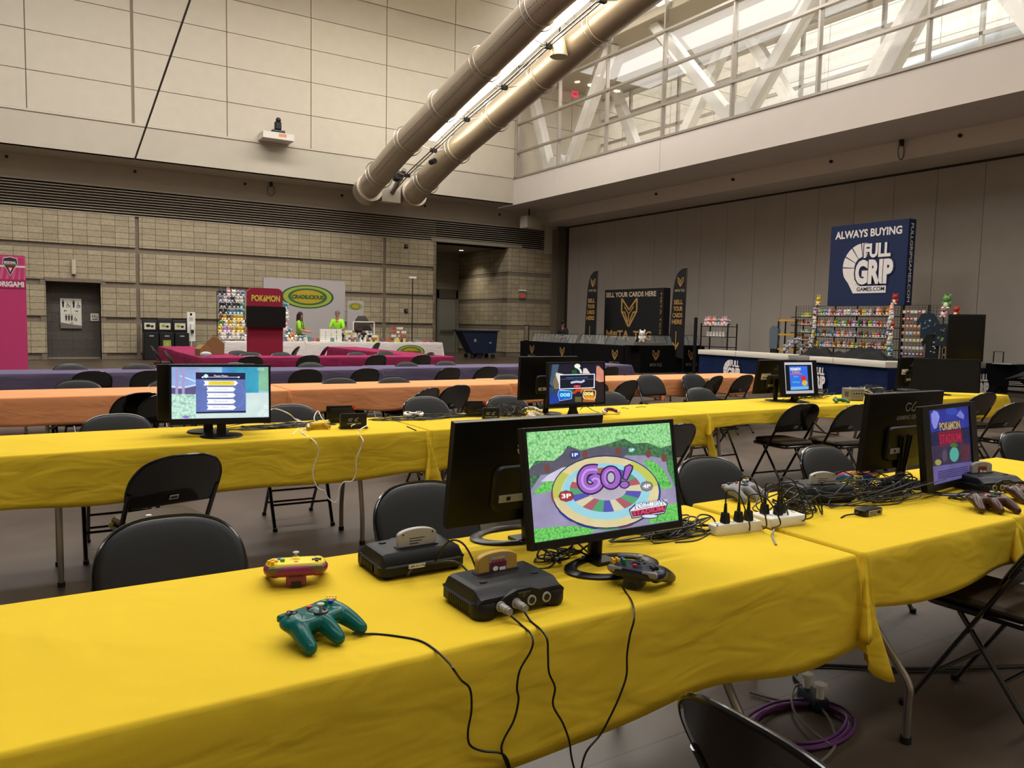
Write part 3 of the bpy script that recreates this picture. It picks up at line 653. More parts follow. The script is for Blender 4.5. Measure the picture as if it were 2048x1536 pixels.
def monitor(x, y, z, rz, tilt, w, h, label, draw=None, bez=(.012, .012, .022), stand='ring', group=None, logo=None, base_y=.0, thick=.03, roll=0., sw=None, sh=None, neck=None):
    """x,y,z: centre of the screen; front looks to local -Y"""
    t = thing('computer_monitor', label, 'monitor', (x, y, TZ+.004), rz, group)
    zc = z-(TZ+.004)
    M = Matrix.Translation((0, 0, zc)) @ Matrix.Rotation(-tilt, 4, 'X') @ Matrix.Rotation(roll, 4, 'Y')
    l, tp, bt = bez; mb = MB()
    W0, H0 = w+2*l, h+tp+bt; cz = (tp-bt)/2
    mb.box((0, thick*.35, cz), (W0, thick*.7, H0), M_mon, M=M)
    mb.bb((-W0/2, -thick*.25, cz-H0/2), (-w/2, .001, cz+H0/2), M_mon, M=M); mb.bb((w/2, -thick*.25, cz-H0/2), (W0/2, .001, cz+H0/2), M_mon, M=M)
    mb.bb((-w/2, -thick*.25, h/2), (w/2, .001, cz+H0/2), M_mon, M=M); mb.bb((-w/2, -thick*.25, cz-H0/2), (w/2, .001, -h/2), M_mon, M=M)
    hs = mb.build('housing', t, smooth=0); bv = hs.modifiers.new('bevel', 'BEVEL'); bv.width = .002; bv.segments = 2
    # rear bulge with ports
    mb = MB(); mb.rbox((0, 0, 0), (w*.5, h*.5, .012), .03, M_monm, M=M@Matrix.Translation((0, thick*.7+.005, -h*.2))@Matrix.Rotation(radians(-90), 4, 'X'), ch=.004, top=.96)
    mb.build('rear_cover', t)
    mb = MB(); mb.box((w*.12, thick*.7+.012, -h*.30), (.09, .003, .024), M_port, M=M); mb.box((w*.14, thick*.7+.0135, -h*.30), (.014, .002, .012), M_mon, M=M); mb.build('port_label', t)
    if logo:
        mb = MB(); F = Flat(mb, M@Matrix.Translation((0, thick*.7+.001, 0))@Matrix.Rotation(pi, 4, 'Z')); logo(F); mb.build('rear_marking', t, smooth=0)
    # screen
    mb = MB(); mb.bb((-w/2, -.0005, -h/2), (w/2, .002, h/2), M_scr, M=M); sc = mb.build('screen', t, smooth=0)
    if draw:
        mb = MB(); F = Flat(mb, M@Matrix.Translation((0, -.0008, 0)), step=.00004); draw(F, w, h); mb.build('picture', sc, smooth=0)
    # stand
    bw = w*.42
    if stand == 'ring':
        a = [(cos(2*pi*k/40)*.155, sin(2*pi*k/40)*.10) for k in range(41)]
        mb = MB(); n = 41; vs = []
        for (rr, zz) in ((1, 0), (1, .007), (.93, .012), (.80, .012), (.74, .007), (.74, 0)):
            vs += [(px*rr, py*rr+base_y, zz) for px, py in a[:-1]]
        k_ = 40; fs = [((j % 6)*k_+i, (j % 6)*k_+(i+1) % k_, ((j+1) % 6)*k_+(i+1) % k_, ((j+1) % 6)*k_+i) for j in range(6) for i in range(k_)]
        mb.add(vs, fs, M_mon); mb.bb((-.035, base_y+.02, .0), (.035, base_y+.10, .012), M_mon); mb.build('stand_base', t)
        mb = MB(); mb.tube([(0, base_y+.085, .01), (0, base_y+.075, zc*.5), (0, .03, zc-.02)], [.03, .024, .026], M_mon, 12, sq=.5, smooth=4); mb.build('stand_neck', t)
    elif stand == 'disc':
        MB().lathe([(.0, 0), (.118, 0), (.12, .004), (.115, .011), (.05, .018), (0, .019)], M_mon, 40, M=Matrix.Translation((0, base_y+.02, 0))).build('stand_base', t)
        mb = MB(); mb.box((0, base_y+.035, (zc-h/2)*.5+.02), (.055, .035, zc-h/2+.03), M_mon, taper=.8); mb.build('stand_neck', t)
    elif stand == 'oval':
        MB().lathe([(.0, 0), (.13, 0), (.132, .003), (.10, .010), (.04, .022), (0, .024)], M_mon, 40, M=Matrix.Translation((0, base_y+.03, 0))).build('stand_base', t)
        mb = MB(); mb.prism([(-.05, .005), (.05, .005), (.025, .06), (.03, zc-h*.3), (-.03, zc-h*.3), (-.025, .06)], .035, M_mon, M=Matrix.Translation((0, base_y+.04, 0))); mb.build('stand_neck', t)
    elif stand == 'blade':
        MB().lathe([(.0, 0), (.115, 0), (.117, .004), (.11, .008), (0, .010)], M_mon, 36, M=Matrix.Translation((0, base_y+.0, 0))).build('stand_base', t)
        mb = MB()
        for sx in (-1, 1): mb.tube([(sx*.01, base_y-.02, .01), (sx*.035, .03, zc-h*.1)], [.014, .012], M_mon, 8)
        mb.build('stand_neck', t)
    return t

# --- pictures on the screens ---
def leafy(base, dark, hi, sc=60, k=1.0):
    nm = 'foliage_%s_%g' % (base, sc)
    if nm in MATS: return MATS[nm]
    m = bpy.data.materials.new(nm); m.use_nodes = True; nt = m.node_tree; b = nt.nodes['Principled BSDF']
    tc = nt.nodes.new('ShaderNodeTexCoord'); v = nt.nodes.new('ShaderNodeTexVoronoi'); v.inputs['Scale'].default_value = sc
    nt.links.new(tc.outputs['Object'], v.inputs['Vector']); cr = nt.nodes.new('ShaderNodeValToRGB'); e = cr.color_ramp.elements
    e[0].position = 0; e[0].color = rgb(hi); e[1].position = .6; e[1].color = rgb(base); q = e.new(.95); q.color = rgb(dark)
    nt.links.new(v.outputs['Distance'], cr.inputs[0]); nt.links.new(cr.outputs[0], b.inputs['Emission Color']); b.inputs['Emission Strength'].default_value = k; b.inputs['Base Color'].default_value = (0, 0, 0, 1)
    MATS[nm] = m; return m
def draw_go(F, w, h):
    F.mp = quadmap([(60, 145), (1765, 35), (1868, 1185), (165, 1447)], w, h)
    F.poly([(50, 140), (1765, 30), (1870, 1190), (165, 1450)], em('#8f8bb0', .95, .12, 25))
    # grass patches
    G_ = leafy('#5fbf55', '#3f8f45', '#93e07d', 140)
    F.poly([(1450, 480), (1560, 480), (1640, 540), (1700, 600), (1750, 700), (1800, 800), (1640, 830), (1560, 650)], G_)
    F.poly([(180, 830), (280, 730), (430, 700), (560, 640), (420, 800), (300, 860), (150, 880)], G_)
    F.poly([(160, 1290), (400, 1260), (640, 1250), (900, 1290), (820, 1350), (165, 1447)], G_); F.poly([(1650, 1030), (1868, 980), (1868, 1185), (1500, 1225), (1560, 1130)], G_)
    F.poly([(1700, 350), (1800, 340), (1850, 800), (1790, 700), (1740, 600)], leafy('#3c7d46', '#2c5b3a', '#62a862', 120))
    # dark forest belt and bright canopy
    F.poly([(60, 350), (600, 250), (1765, 120), (1810, 480), (1500, 420), (1200, 420), (800, 440), (500, 520), (420, 640), (250, 640), (130, 820)], leafy('#3f6b48', '#31503c', '#5a8f60', 110))
    F.poly([(500, 330), (900, 310), (1280, 330), (1230, 440), (1000, 425), (800, 470), (740, 520), (420, 600), (330, 640), (110, 660), (105, 560), (330, 470)], em('#57586a', .9, .15, 30))
    F.poly([(60, 145), (1765, 35), (1790, 300), (1660, 330), (1500, 270), (1330, 280), (1230, 220), (1040, 280), (880, 320), (720, 360), (560, 300), (500, 400), (400, 480), (180, 480), (95, 600)], leafy('#86cf84', '#58a062', '#c4f2b6', 130))
    for x, y in ((320, 570), (765, 405), (1155, 365), (1515, 400), (1700, 450)): F.ell(x, y, 34, 48, em('#7d4a3f', .9), n=12)
    F.poly([(340, 640), (500, 560), (640, 540), (700, 580), (560, 640), (420, 720), (240, 730)], em('#c9c6e2', .9, .1, 40))
    # wheel
    cx, cy = 1010, 855
    F.ell(cx, cy, 642, 438, em('#3a3a70', .8)); F.ell(cx, cy-4, 628, 420, em('#cfc59a', .95, .05)); F.ell(cx, cy, 628, 425, em('#c8cf62', .95), a0=-60, a1=-10, inner=.82); F.ell(cx, cy, 628, 425, em('#c8cf62', .9), a0=170, a1=215, inner=.84)
    for a0, a1, c in ((100, 122, '#2f3f9a'), (75, 98, '#4f9a62'), (60, 76, '#7a4040'), (15, 32, '#4f9a62'), (-14, 14, '#2f3f9a'), (128, 150, '#2f3f9a'), (165, 180, '#8f4a50')):
        F.ell(cx, cy, 648, 444, em(c, .85), a0=a0, a1=a1, inner=.965)
    F.ell(cx, cy-10, 520, 335, em('#8fc9de', .95, .04, 40)); F.ell(cx-5, cy-30, 425, 265, em('#d6d0c0', .9))
    cc = ['#5a58b8', '#57a877', '#b0606c', '#ddd6b0']; n = 20
    for i in range(n):
        F.ell(cx-5, cy-30, 422, 262, em(cc[i % 4], .95), a0=i*18+4, a1=i*18+4+(18 if i % 4 else 20), n=5, inner=.45)
    F.ell(cx+5, cy-30, 235, 125, em('#a9a7ba', .95, .08, 30))
    # player tags on rounded badges
    for x, y, rx, ry, c, t_ in ((643, 412, 55, 45, '#2b4c9c', '1P'), (1312, 357, 48, 38, '#3f9a86', '2P'), (540, 898, 88, 62, '#a93a3e', '3P'), (1488, 785, 72, 55, '#8e8a8c', '4P')):
        F.ell(x, y, rx+6, ry+6, em('#3d3036', .8), n=8); F.ell(x, y, rx, ry, em(c, .95), n=8)
        F.text(t_, (x-rx*.62, y+ry*.45), (x+rx*.66, y+ry*.38), (x-rx*.66, y-ry*.42), em('#ffffff', 1.), .03)
    # GO!
    dk, pu, hi = em('#3c1c4c', .9), em('#a066c8', 1.), em('#c59ae6', 1.)
    Gp = [(905, 590), (850, 585), (780, 600), (735, 660), (730, 740), (770, 800), (840, 815), (910, 775), (925, 715), (880, 690), (840, 715)]
    for ww, m_ in ((138, dk), (100, pu), (26, hi)): F.stroke(Gp, ww, m_, 5)
    F.ell(1065, 682, 130, 146, dk); F.ell(1065, 682, 112, 128, pu); F.ell(1065, 682, 78, 98, hi, inner=.86, a0=120, a1=300); F.ell(1065, 680, 52, 74, dk); F.ell(1065, 680, 40, 58, em('#bcbccb', .95))
    F.poly([(1195, 700), (1225, 550), (1285, 520), (1332, 545), (1325, 590), (1260, 720)], dk); F.poly([(1212, 690), (1240, 560), (1282, 537), (1315, 555), (1305, 590), (1250, 705)], pu); F.ell(1225, 765, 62, 48, dk); F.ell(1225, 765, 47, 36, pu)
    # title
    F.poly([(1275, 1060), (1340, 1000), (1690, 950), (1735, 990), (1700, 1110), (1310, 1165)], em('#23406e', .9)); F.poly([(1290, 1068), (1350, 1010), (1685, 962), (1722, 995), (1690, 1098), (1318, 1152)], em('#e8e6e8', .95))
    F.poly([(1300, 1080), (1715, 1010), (1690, 1090), (1320, 1145)], em('#8b1d46', .9)); F.text('STADIUM', (1325, 1130), (1690, 1072), (1315, 1078), em('#d94a6a', 1.), .03); F.text('POK\u00e9MON', (1350, 1058), (1680, 1008), (1345, 985), em('#33548c', .95), .06); F.text('POK\u00e9MON', (1358, 1050), (1672, 1004), (1354, 990), em('#ffffff', 1.), .02)
    F.ell(1520, 1140, 105, 28, em('#23406e', .9)); F.ell(1520, 1138, 92, 20, em('#dfe4ea', .95)); F.text('TM', (1688, 968), (1728, 962), (1686, 945), em('#ffffff', 1.))
def draw_pause(F, w, h):
    F.mp = quadmap([(145, 180), (1890, 155), (1915, 1005), (160, 1070)], w, h)
    F.poly([(140, 175), (1895, 150), (1920, 1010), (155, 1080)], em('#8fb9dc', 1., .15, 9))
    for x0, y0, x1, y1, c in ((145, 180, 600, 500, '#8aa5dd'), (1060, 160, 1250, 640, '#4b94d6'), (1250, 160, 1720, 600, '#3a9cc0'), (1720, 160, 1900, 560, '#7fb99a')): F.rect(x0, y0, x1, y1, em(c, 1., .2, 12))
    F.poly([(1500, 600), (1900, 590), (1915, 1005), (600, 1050), (600, 950), (1500, 930)], em('#c2d8dc', 1., .08, 14)); F.poly([(145, 540), (590, 480), (590, 640), (145, 660)], em('#5a5488', .95, .2, 10))
    F.poly([(150, 640), (590, 640), (600, 1050), (160, 1070)], leafy('#b7e0cf', '#7fae9a', '#e6fff0', 60)); F.stroke([(150, 510), (330, 530), (590, 480)], 28, em('#cfe4ff', 1.), 4); F.stroke([(310, 330), (590, 420)], 22, em('#cfeaff', 1.))
    for x in (220, 600, 340): F.rect(x, 190, x+50, 640, em('#b9a6d6', .9))
    F.ell(420, 1030, 60, 25, em('#9a78d8', 1.))
    F.poly([(583, 265), (1478, 260), (1500, 940), (603, 965)], em('#5c6fb4', 1., .12, 20)); F.poly([(583, 265), (1478, 260), (1480, 372), (588, 382)], em('#232448', .9)); F.poly([(600, 940), (1500, 905), (1500, 935), (603, 968)], em('#1c2347', .9))
    F.ell(1300, 640, 170, 230, em('#7486cc', 1.), a0=-80, a1=80, inner=.93); F.stroke([(700, 345), (1375, 335)], 7, em('#ffffff')); F.ell(770, 325, 40, 32, em('#d9fff0')); F.ell(712, 345, 18, 15, em('#ffffff')); F.ell(1360, 335, 18, 14, em('#ffffff'))
    F.text('Pause Menu', (918, 332), (1160, 330), (918, 300), em('#ffffff'))
    for i, (x0, x1, y, c) in enumerate(((728, 1350, 440, '#f3e24e'), (780, 1308, 546, '#ffffff'), (786, 1310, 648, '#ffffff'), (790, 1315, 752, '#ffffff'), (792, 1322, 856, '#ffffff'))):
        F.poly([(x0, y-36), (x1-45, y-42), (x1, y-6), (x1-45, y+36), (x0, y+46), (x0+28, y+4)], em('#ffffff')); 
        if i == 0: F.poly([(820, y-30), (1270, y-36), (1290, y), (1270, y+34), (820, y+40)], em('#f2dd45'))
        F.text(('Continue Playing', 'Controls', 'Config', 'Save', 'Main Menu')[i], (x0+150-i*8, y+14), (x1-140, y+8), (x0+150-i*8, y-14), em('#a99b30' if i == 0 else '#a8b3c8'))
    for x, y in ((1855, 838), (1800, 905), (1745, 962), (1862, 960)): F.ell(x, y, 30, 26, em('#f2fbff'), inner=.78)
    for x in (1720, 1790): F.ell(x, 195, 26, 20, em('#d9f4ff'), inner=.7)
def draw_duel(F, w, h):
    F.mp = quadmap([(240, 110), (1870, 85), (1870, 1230), (265, 1290)], w, h)
    F.rect(200, 60, 1900, 1310, em('#17172a', .9, .3, 12)); F.poly([(240, 800), (520, 800), (560, 1250), (240, 1300)], em('#1c3a94', .9, .2, 8)); F.poly([(350, 130), (550, 130), (500, 420), (380, 800), (280, 700), (320, 400)], em('#40566e', .9, .25, 18)); F.ell(400, 870, 100, 130, em('#2b4350', .9, .2), n=12)
    F.poly([(1650, 180), (1720, 170), (1865, 320), (1865, 640), (1740, 660), (1620, 600), (1640, 400)], em('#c98672', .95, .15, 20)); F.poly([(370, 640), (450, 440), (560, 400), (560, 850), (420, 850)], em('#7a6a58', .9, .2, 20)); F.poly([(470, 370), (690, 420), (560, 450), (540, 700), (450, 430)], em('#e8dcc8', .95))
    F.ell(1085, 180, 90, 70, em('#eef4e4'), n=14); F.stroke([(1100, 230), (1170, 300), (1200, 390)], 60, em('#d6efe0')); F.poly([(920, 300), (1060, 280), (1080, 410), (920, 410)], em('#1f5a34', .9)); F.poly([(1240, 400), (1260, 250), (1350, 240), (1460, 400)], em('#ead9d0', .95))
    F.poly([(1600, 640), (1865, 660), (1865, 1230), (1640, 1230)], em('#2b2020', .9))
    F.poly([(540, 430), (1600, 405), (1590, 830), (548, 858)], em('#f2f0ff')); F.poly([(572, 452), (1572, 430), (1562, 806), (578, 836)], em('#161a2c', .95)); F.rect(580, 560, 1560, 575, em('#5a5a86', .9))
    F.text('Preparing to start a new battle', (765, 545), (1390, 530), (765, 508), em('#4fb4ee')); F.stroke([(890, 670), (1060, 640), (1200, 650), (1290, 600)], 60, em('#cfcbe8'), 4); F.poly([(975, 745), (1170, 740), (1172, 800), (978, 806)], em('#d94050')); F.text('OK', (1050, 785), (1090, 784), (1050, 762), em('#ffffff'))
    F.poly([(560, 850), (960, 850), (1000, 1000), (560, 960)], em('#1d6f5a', .9)); F.poly([(930, 990), (1040, 860), (1230, 850), (1200, 960), (1100, 920), (1010, 990)], em('#d8391c')); F.poly([(1200, 850), (1540, 840), (1500, 880), (1240, 900), (1170, 1000)], em('#d98a2c', .95)); F.rect(1010, 1080, 1200, 1230, em('#6a6a3a', .8)); F.rect(1240, 1160, 1600, 1235, em('#9a5a28', .9, .2))
    F.poly([(530, 900), (580, 860), (880, 900), (930, 950), (920, 1140), (560, 1200), (510, 1000)], em('#9fc4f2')); F.poly([(545, 905), (870, 915), (910, 960), (900, 1130), (570, 1185), (530, 1010)], em('#1a63c8')); F.text('008', (570, 1080), (875, 1075), (570, 965), em('#8fe6ff'), .05); F.text('HYPER', (660, 1150), (800, 1145), (660, 1122), em('#5a9cf0'))
    F.poly([(1240, 960), (1290, 890), (1590, 880), (1630, 930), (1610, 1130), (1570, 1170), (1270, 1150), (1235, 1080)], em('#f6d9a0')); F.poly([(1260, 970), (1300, 905), (1580, 900), (1610, 940), (1590, 1110), (1560, 1150), (1290, 1135), (1255, 1070)], em('#e0901c')); F.poly([(1270, 965), (1310, 905), (1580, 900), (1600, 940), (1590, 1050), (1275, 1060)], em('#5a2c0c')); F.text('006', (1275, 1055), (1560, 1045), (1275, 940), em('#fff0a0'), .05); F.text('MULTI', (1350, 1125), (1480, 1122), (1350, 1095), em('#f8d84a'))
def draw_title(F, w, h):
    F.mp = quadmap([(280, 140), (890, 65), (975, 1180), (375, 1350)], w, h)
    F.rect(200, 0, 1000, 1400, em('#191c46', .9, .3, 14))
    F.poly([(280, 140), (890, 65), (905, 400), (290, 500)], em('#26308c', .9, .3, 10))
    F.poly([(330, 200), (370, 130), (430, 160), (460, 240), (420, 420), (380, 440), (340, 330)], em('#7a80d8', .95, .1, 20)); F.poly([(710, 220), (770, 130), (830, 210), (825, 280), (740, 240)], em('#7078cc', .95)); F.ell(640, 150, 90, 60, em('#3048ae', .9), n=12)
    F.poly([(340, 720), (900, 650), (945, 1000), (370, 1100)], em('#2e2846', .85, .4, 22)); F.poly([(790, 720), (920, 680), (940, 930), (800, 960)], em('#4a2236', .85, .3, 30)); F.poly([(350, 1050), (960, 960), (975, 1180), (375, 1350)], em('#5b5490', .9, .15, 12))
    F.poly([(440, 490), (790, 440), (820, 660), (700, 660), (470, 730)], em('#7d1233', .9)); F.text('STADIUM', (460, 690), (800, 645), (450, 520), em('#4a0a20', .9), .04); F.text('STADIUM', (468, 682), (792, 640), (458, 530), em('#a81f48', .95), .02)
    F.text('POK\u00e9MON', (462, 478), (788, 436), (440, 330), em('#1c2a6a', .9), .08); F.text('POK\u00e9MON', (470, 470), (780, 430), (450, 338), em('#b89a48', .95), .03)
    F.ell(690, 850, 70, 120, em('#4ea79a', .9), n=14); F.ell(680, 700, 60, 40, em('#3c6b32', .9), n=10); F.ell(450, 980, 50, 50, em('#a39a50', .85), n=10); F.ell(545, 870, 40, 100, em('#53465e', .85), n=10)
    for i in range(5): F.stroke([(450, 1135+i*28), (900, 1040+i*30)], 12, em('#26224a', .9))
def draw_gba(F, w, h):
    F.mp = quadmap([(475, 435), (765, 425), (785, 740), (500, 750)], w, h)
    F.rect(460, 420, 800, 760, em('#101014', .8)); F.poly([(475, 435), (765, 425), (766, 450), (476, 460)], em('#c9c9d2')); F.poly([(495, 722), (783, 712), (785, 740), (500, 750)], em('#b9b9c2')); F.poly([(475, 435), (486, 435), (510, 750), (499, 750)], em('#c9c9d2')); F.poly([(755, 427), (766, 427), (786, 740), (775, 740)], em('#c9c9d2'))
    F.poly([(527, 473), (715, 465), (732, 702), (550, 712)], em('#2a63d8', 1., .08, 20)); F.poly([(548, 680), (731, 670), (732, 702), (550, 712)], em('#6fb6ea')); F.text('POK\u00e9MON', (543, 518), (647, 512), (541, 487), em('#f2f0e0'), .05)
    F.text('PUZZLE', (562, 543), (638, 538), (561, 525), em('#e8a04c'), .03); F.text('CHALLENGE', (545, 562), (660, 555), (544, 545), em('#e0623c'), .03); F.text('Mini', (578, 585), (625, 582), (577, 570), em('#9ad0ff')); F.rect(565, 625, 640, 640, em('#46b0c8')); F.ell(678, 590, 28, 27, em('#d42c34')); F.ell(690, 640, 30, 30, em('#e0b43c'), n=8)
# logos on backs
def lg_ball(F):
    F.ell(-.022, .07, .030, .030, M_port, n=36); F.rect(-.053, .067, .009, .073, M_mon); F.ell(-.022, .07, .013, .013, M_mon); F.ell(-.022, .07, .008, .008, M_port)
def lg_gen(k=1., y=.06):
    def f(F):
        F.stroke([(.03*k, y+.045*k), (-.0, y+.05*k), (-.012*k, y+.03*k), (.0, y+.015*k), (.02*k, y+.02*k), (.02*k, y+.03*k)], .006*k, M_gry, 4); F.stroke([(.065*k, y+.055*k), (.045*k, y+.04*k), (.035*k, y+.02*k), (.06*k, y+.015*k), (.06*k, y+.03*k)], .006*k, M_gry, 4)
        F.tbox('GAMING GEN', -.075*k, y-.025*k, .095*k, y-.005*k, M_gry, .02, .25)
    return f
def lg_sticker(F):
    lg_gen(.6, .08)(F); F.rect(-.22, -.03, -.08, .03, M_wht); F.rect(-.215, -.026, -.085, .026, mat('sticker_dark_ink', '#3a3620', .6)); F.rect(-.212, -.023, -.088, .023, M_wht); F.tbox('Generations', -.20, -.02, -.092, .006, M_rub, .03); F.tbox('Gaming', -.17, .008, -.11, .02, M_rub)

monitor(1.409, 1.721, .998, radians(-.3), radians(10.7), .531, .299, 'large monitor with a bright game picture reading GO! on the nearest table', draw_go, stand='ring', base_y=-.04)
monitor(1.330, 2.03, .990, radians(180), radians(8), .531, .299, 'black monitor seen from behind with a round white emblem, left of the GO! screen', None, stand='ring', base_y=-.06, logo=lg_ball)
monitor(.940, 4.70, 1.005, radians(-11.7), radians(8), .531, .299, 'monitor showing a pause menu with white arrow buttons on the second yellow row', draw_pause, stand='disc', bez=(.012, .014, .035), base_y=-.02)
monitor(.905, 4.93, 1.0, radians(176), radians(2), .531, .299, 'black monitor standing back to back behind the pause-menu screen', None, stand='disc')
monitor(3.486, 4.636, 1.007, radians(1.8), radians(3.8), .531, .299, 'monitor showing the numbers 008 and 006 on the second yellow row', draw_duel, stand='oval', bez=(.008, .01, .022))
monitor(3.42, 4.93, 1.035, radians(182), radians(2), .531, .299, 'black monitor seen from behind left of the 008 / 006 screen', None, stand='blade')
monitor(6.274, 4.80, .982, radians(-5), radians(8), .376, .300, 'squarish monitor with a blue handheld-game picture in a pale frame', draw_gba, stand='oval', bez=(.055, .02, .03))
monitor(6.18, 5.02, .99, radians(182), radians(9), .531, .299, 'black monitor back with a white rectangular name sticker, left of the handheld-game screen', None, stand='blade', logo=lg_sticker, base_y=.05)
monitor(8.50, 5.02, 1.0, radians(184), radians(4), .531, .299, 'black monitor back with a white name sticker before the blue booth counter', None, stand='blade', logo=lg_sticker)
monitor(8.72, 4.78, .97, radians(-45), radians(4), .78, .34, 'wide dark blue switched-off monitor at the end of the second yellow row', None, stand='blade', bez=(.012, .012, .022))
monitor(3.424, 1.814, .955, radians(6.3), radians(7), .41, .315, 'monitor with a dark violet game title picture at the right of the nearest row', draw_title, stand='ring', bez=(.065, .02, .028))
monitor(3.39, 2.03, 1.0, radians(180), radians(4), .56, .315, 'large black monitor back with pale lettering, behind the violet title screen', None, stand='blade', logo=lg_gen(1., .07), base_y=.03)

# --- cartridge console ---
def console(x, y, rz, label, cart, carlab=None, red=False, lead=False):
    t = thing('game_console', label, 'game console', (x, y, TZ+.003), rz, 'cartridge game consoles')
    # lower body outline with a bowed front and rounded corners (front at -Y)
    def outl(W_, D_, r, bow, f=0.):
        pts = []
        for k in range(7): a = radians(90*k/6); pts.append((W_/2-r+r*cos(a), D_/2-r+r*sin(a)))
        for k in range(7): a = radians(90+90*k/6); pts.append((-W_/2+r+r*cos(a), D_/2-r+r*sin(a)))
        for k in range(7): a = radians(180+90*k/6); pts.append((-W_/2+r+r*cos(a), -D_/2+r+r*sin(a)))
        for k in range(1, 12):
            u = k/12; xx = (-W_/2+r)+(W_-2*r)*u; pts.append((xx, -D_/2+bow*max(0, sin(pi*u))**.6))
        for k in range(7): a = radians(270+90*k/6); pts.append((W_/2-r+r*cos(a), -D_/2+r+r*sin(a)))
        return pts
    def loft(levels, m):
        n = len(levels[0][1]); vs = []
        for z, p, zf in levels: vs += [(x_, y_, z+(zf(x_, y_) if zf else 0)) for x_, y_ in p]
        fs = [tuple(range(n))[::-1]]
        for j in range(len(levels)-1): fs += [(j*n+k, j*n+(k+1) % n, (j+1)*n+(k+1) % n, (j+1)*n+k) for k in range(n)]
        return vs, fs, n
    A = outl(.26, .19, .03, .014); B = outl(.252, .182, .03, .014)
    mb = MB(); vs, fs, n = loft([(.010, B, None), (.014, A, None), (.036, A, None), (.040, B, None)], M_n64); fs.append(tuple(3*n+k for k in range(n))); mb.add(vs, fs, M_n64)
    mb.bb((-.06, -.083, .006), (.06, .08, .02), M_n64d); mb.build('lower_shell', t, smooth=30)
    # upper shell: heightfield deck that rolls down to the front with the raised middle
    NX, NY = 28, 20; vs = []; 
    def top(u, v):   # u,v in 0..1 ; v=0 front
        X = (u-.5)*.248; Y = -.088+.176*v
        cr_ = min(1, .42+.9*(min(u, 1-u))**.6)   # corners cut at the front
        if v < .5: X *= 1-.0*(1-cr_)
        ed = min(1, min(u, 1-u)/.05)**.5; fr = min(1, v/.18); bk = min(1, (1-v)/.1)**.5
        swell = math.exp(-((u-.5)/.22)**2)
        z = .042+.028*ed*(.35+.65*fr**(1.6-1.2*swell))*bk+.004*swell*fr*(1-v)
        return X, Y+.0*swell, z
    for j in range(NY+1):
        for i in range(NX+1): vs.append(top(i/NX, j/NY))
    fs = [(j*(NX+1)+i, j*(NX+1)+i+1, (j+1)*(NX+1)+i+1, (j+1)*(NX+1)+i) for j in range(NY) for i in range(NX)]
    b0 = len(vs); rim = [i for i in range(NX+1)]+[(j*(NX+1)+NX) for j in range(1, NY+1)]+[NY*(NX+1)+i for i in range(NX-1, -1, -1)]+[j*(NX+1) for j in range(NY-1, 0, -1)]
    vs += [(vs[k][0], vs[k][1], .036) for k in rim]; nr = len(rim)
    fs += [(rim[(k+1) % nr], rim[k], b0+k, b0+(k+1) % nr) for k in range(nr)]
    mb = MB(); mb.add(vs, fs, M_n64); mb.rbox((0, .035, .070), (.128, .034, .008), .008, M_n64d, ch=.002); up = mb.build('upper_shell', t, smooth=35)
    # front feet pods
    for sx in (-1, 1): MB().lathe([(.0, 0), (.024, 0), (.031, .006), (.033, .014), (.033, .034), (.029, .041), (0, .043)], M_n64, 20, M=Matrix.Translation((sx*.098, -.066, 0))).build('front_foot', t)
    for sx in (-1, 1): MB().cyl((sx*.10, .07, .006), .014, .012, M_rub, 12).build('rear_foot', t)
    # front fascia, ports, emblem
    mb = MB(); mb.prism([(-.085, .012), (.085, .012), (.085, .036), (.05, .052), (.02, .062), (-.02, .062), (-.05, .052), (-.085, .036)], .018, M_n64, M=Matrix.Translation((0, -.084, 0))); fa = mb.build('front_fascia', t, smooth=0)
    for k in range(4):
        mb = MB(); mb.cyl((-.066+.044*k, -.0945, .031), .0125, .004, M_lgry, 20, axis='Y'); mb.cyl((-.066+.044*k, -.0969, .031), .0082, .002, M_n64d, 16, axis='Y'); mb.build('controller_port', t)
    mb = MB(); mb.prism([(-.022, .058), (.022, .058), (.017, .046), (.0, .041), (-.017, .046)], .002, M_n64d, M=Matrix.Translation((0, -.0945, 0)))
    F = Flat(mb, Matrix.Translation((0, -.0957, 0))); F.tbox('NINTENDO 64', -.017, .053, .017, .0565, M_gry); 
    for q, c in ((-.003, '#3c6a4a'), (.001, '#6b2a2a')): F.poly([(q-.002, .044), (q+.001, .044), (q+.003, .051), (q, .051)], pm(c))
    mb.build('emblem', fa, smooth=0)
    mb = MB(); mb.sph((-.0, -.095, .022), (.003, .0015, .002), mat('power_led', '#ff2a40', .3, emit=3., emitcol='#ff3050') if red else M_n64d, 8, 6); mb.build('power_light', t)
    for sx, nm in ((-1, 'power_switch'), (1, 'reset_button')): MB().rbox((sx*.075, -.028, .0705), (.02, .012, .008), .004, M_n64d, ch=.002).build(nm, t)
    mb = MB(); 
    for sx in (-1, 1):
        mb = MB(); mb.bb((sx*.1290, -.052, .014), (sx*.1300, .045, .036), M_n64)
        for k in range(10): mb.bb((sx*.1300, -.05+.009*k, .016), (sx*.1308, -.046+.009*k, .034), M_n64d)
        mb.build('side_vents', t, smooth=0)
    # cartridge: a thing of its own, standing in the slot
    c = thing('game_cartridge', cart[1], 'game cartridge', (0, 0, 0), 0, 'game cartridges'); c.matrix_world = TR(x, y, TZ+.003, rz) @ Matrix.Translation((0, .035, .066))
    pts = [(-.058, 0), (.058, 0), (.058, .038)]+[(.058*cos(radians(a)), .038+.018*sin(radians(a))) for a in range(10, 180, 12)]+[(-.058, .038)]
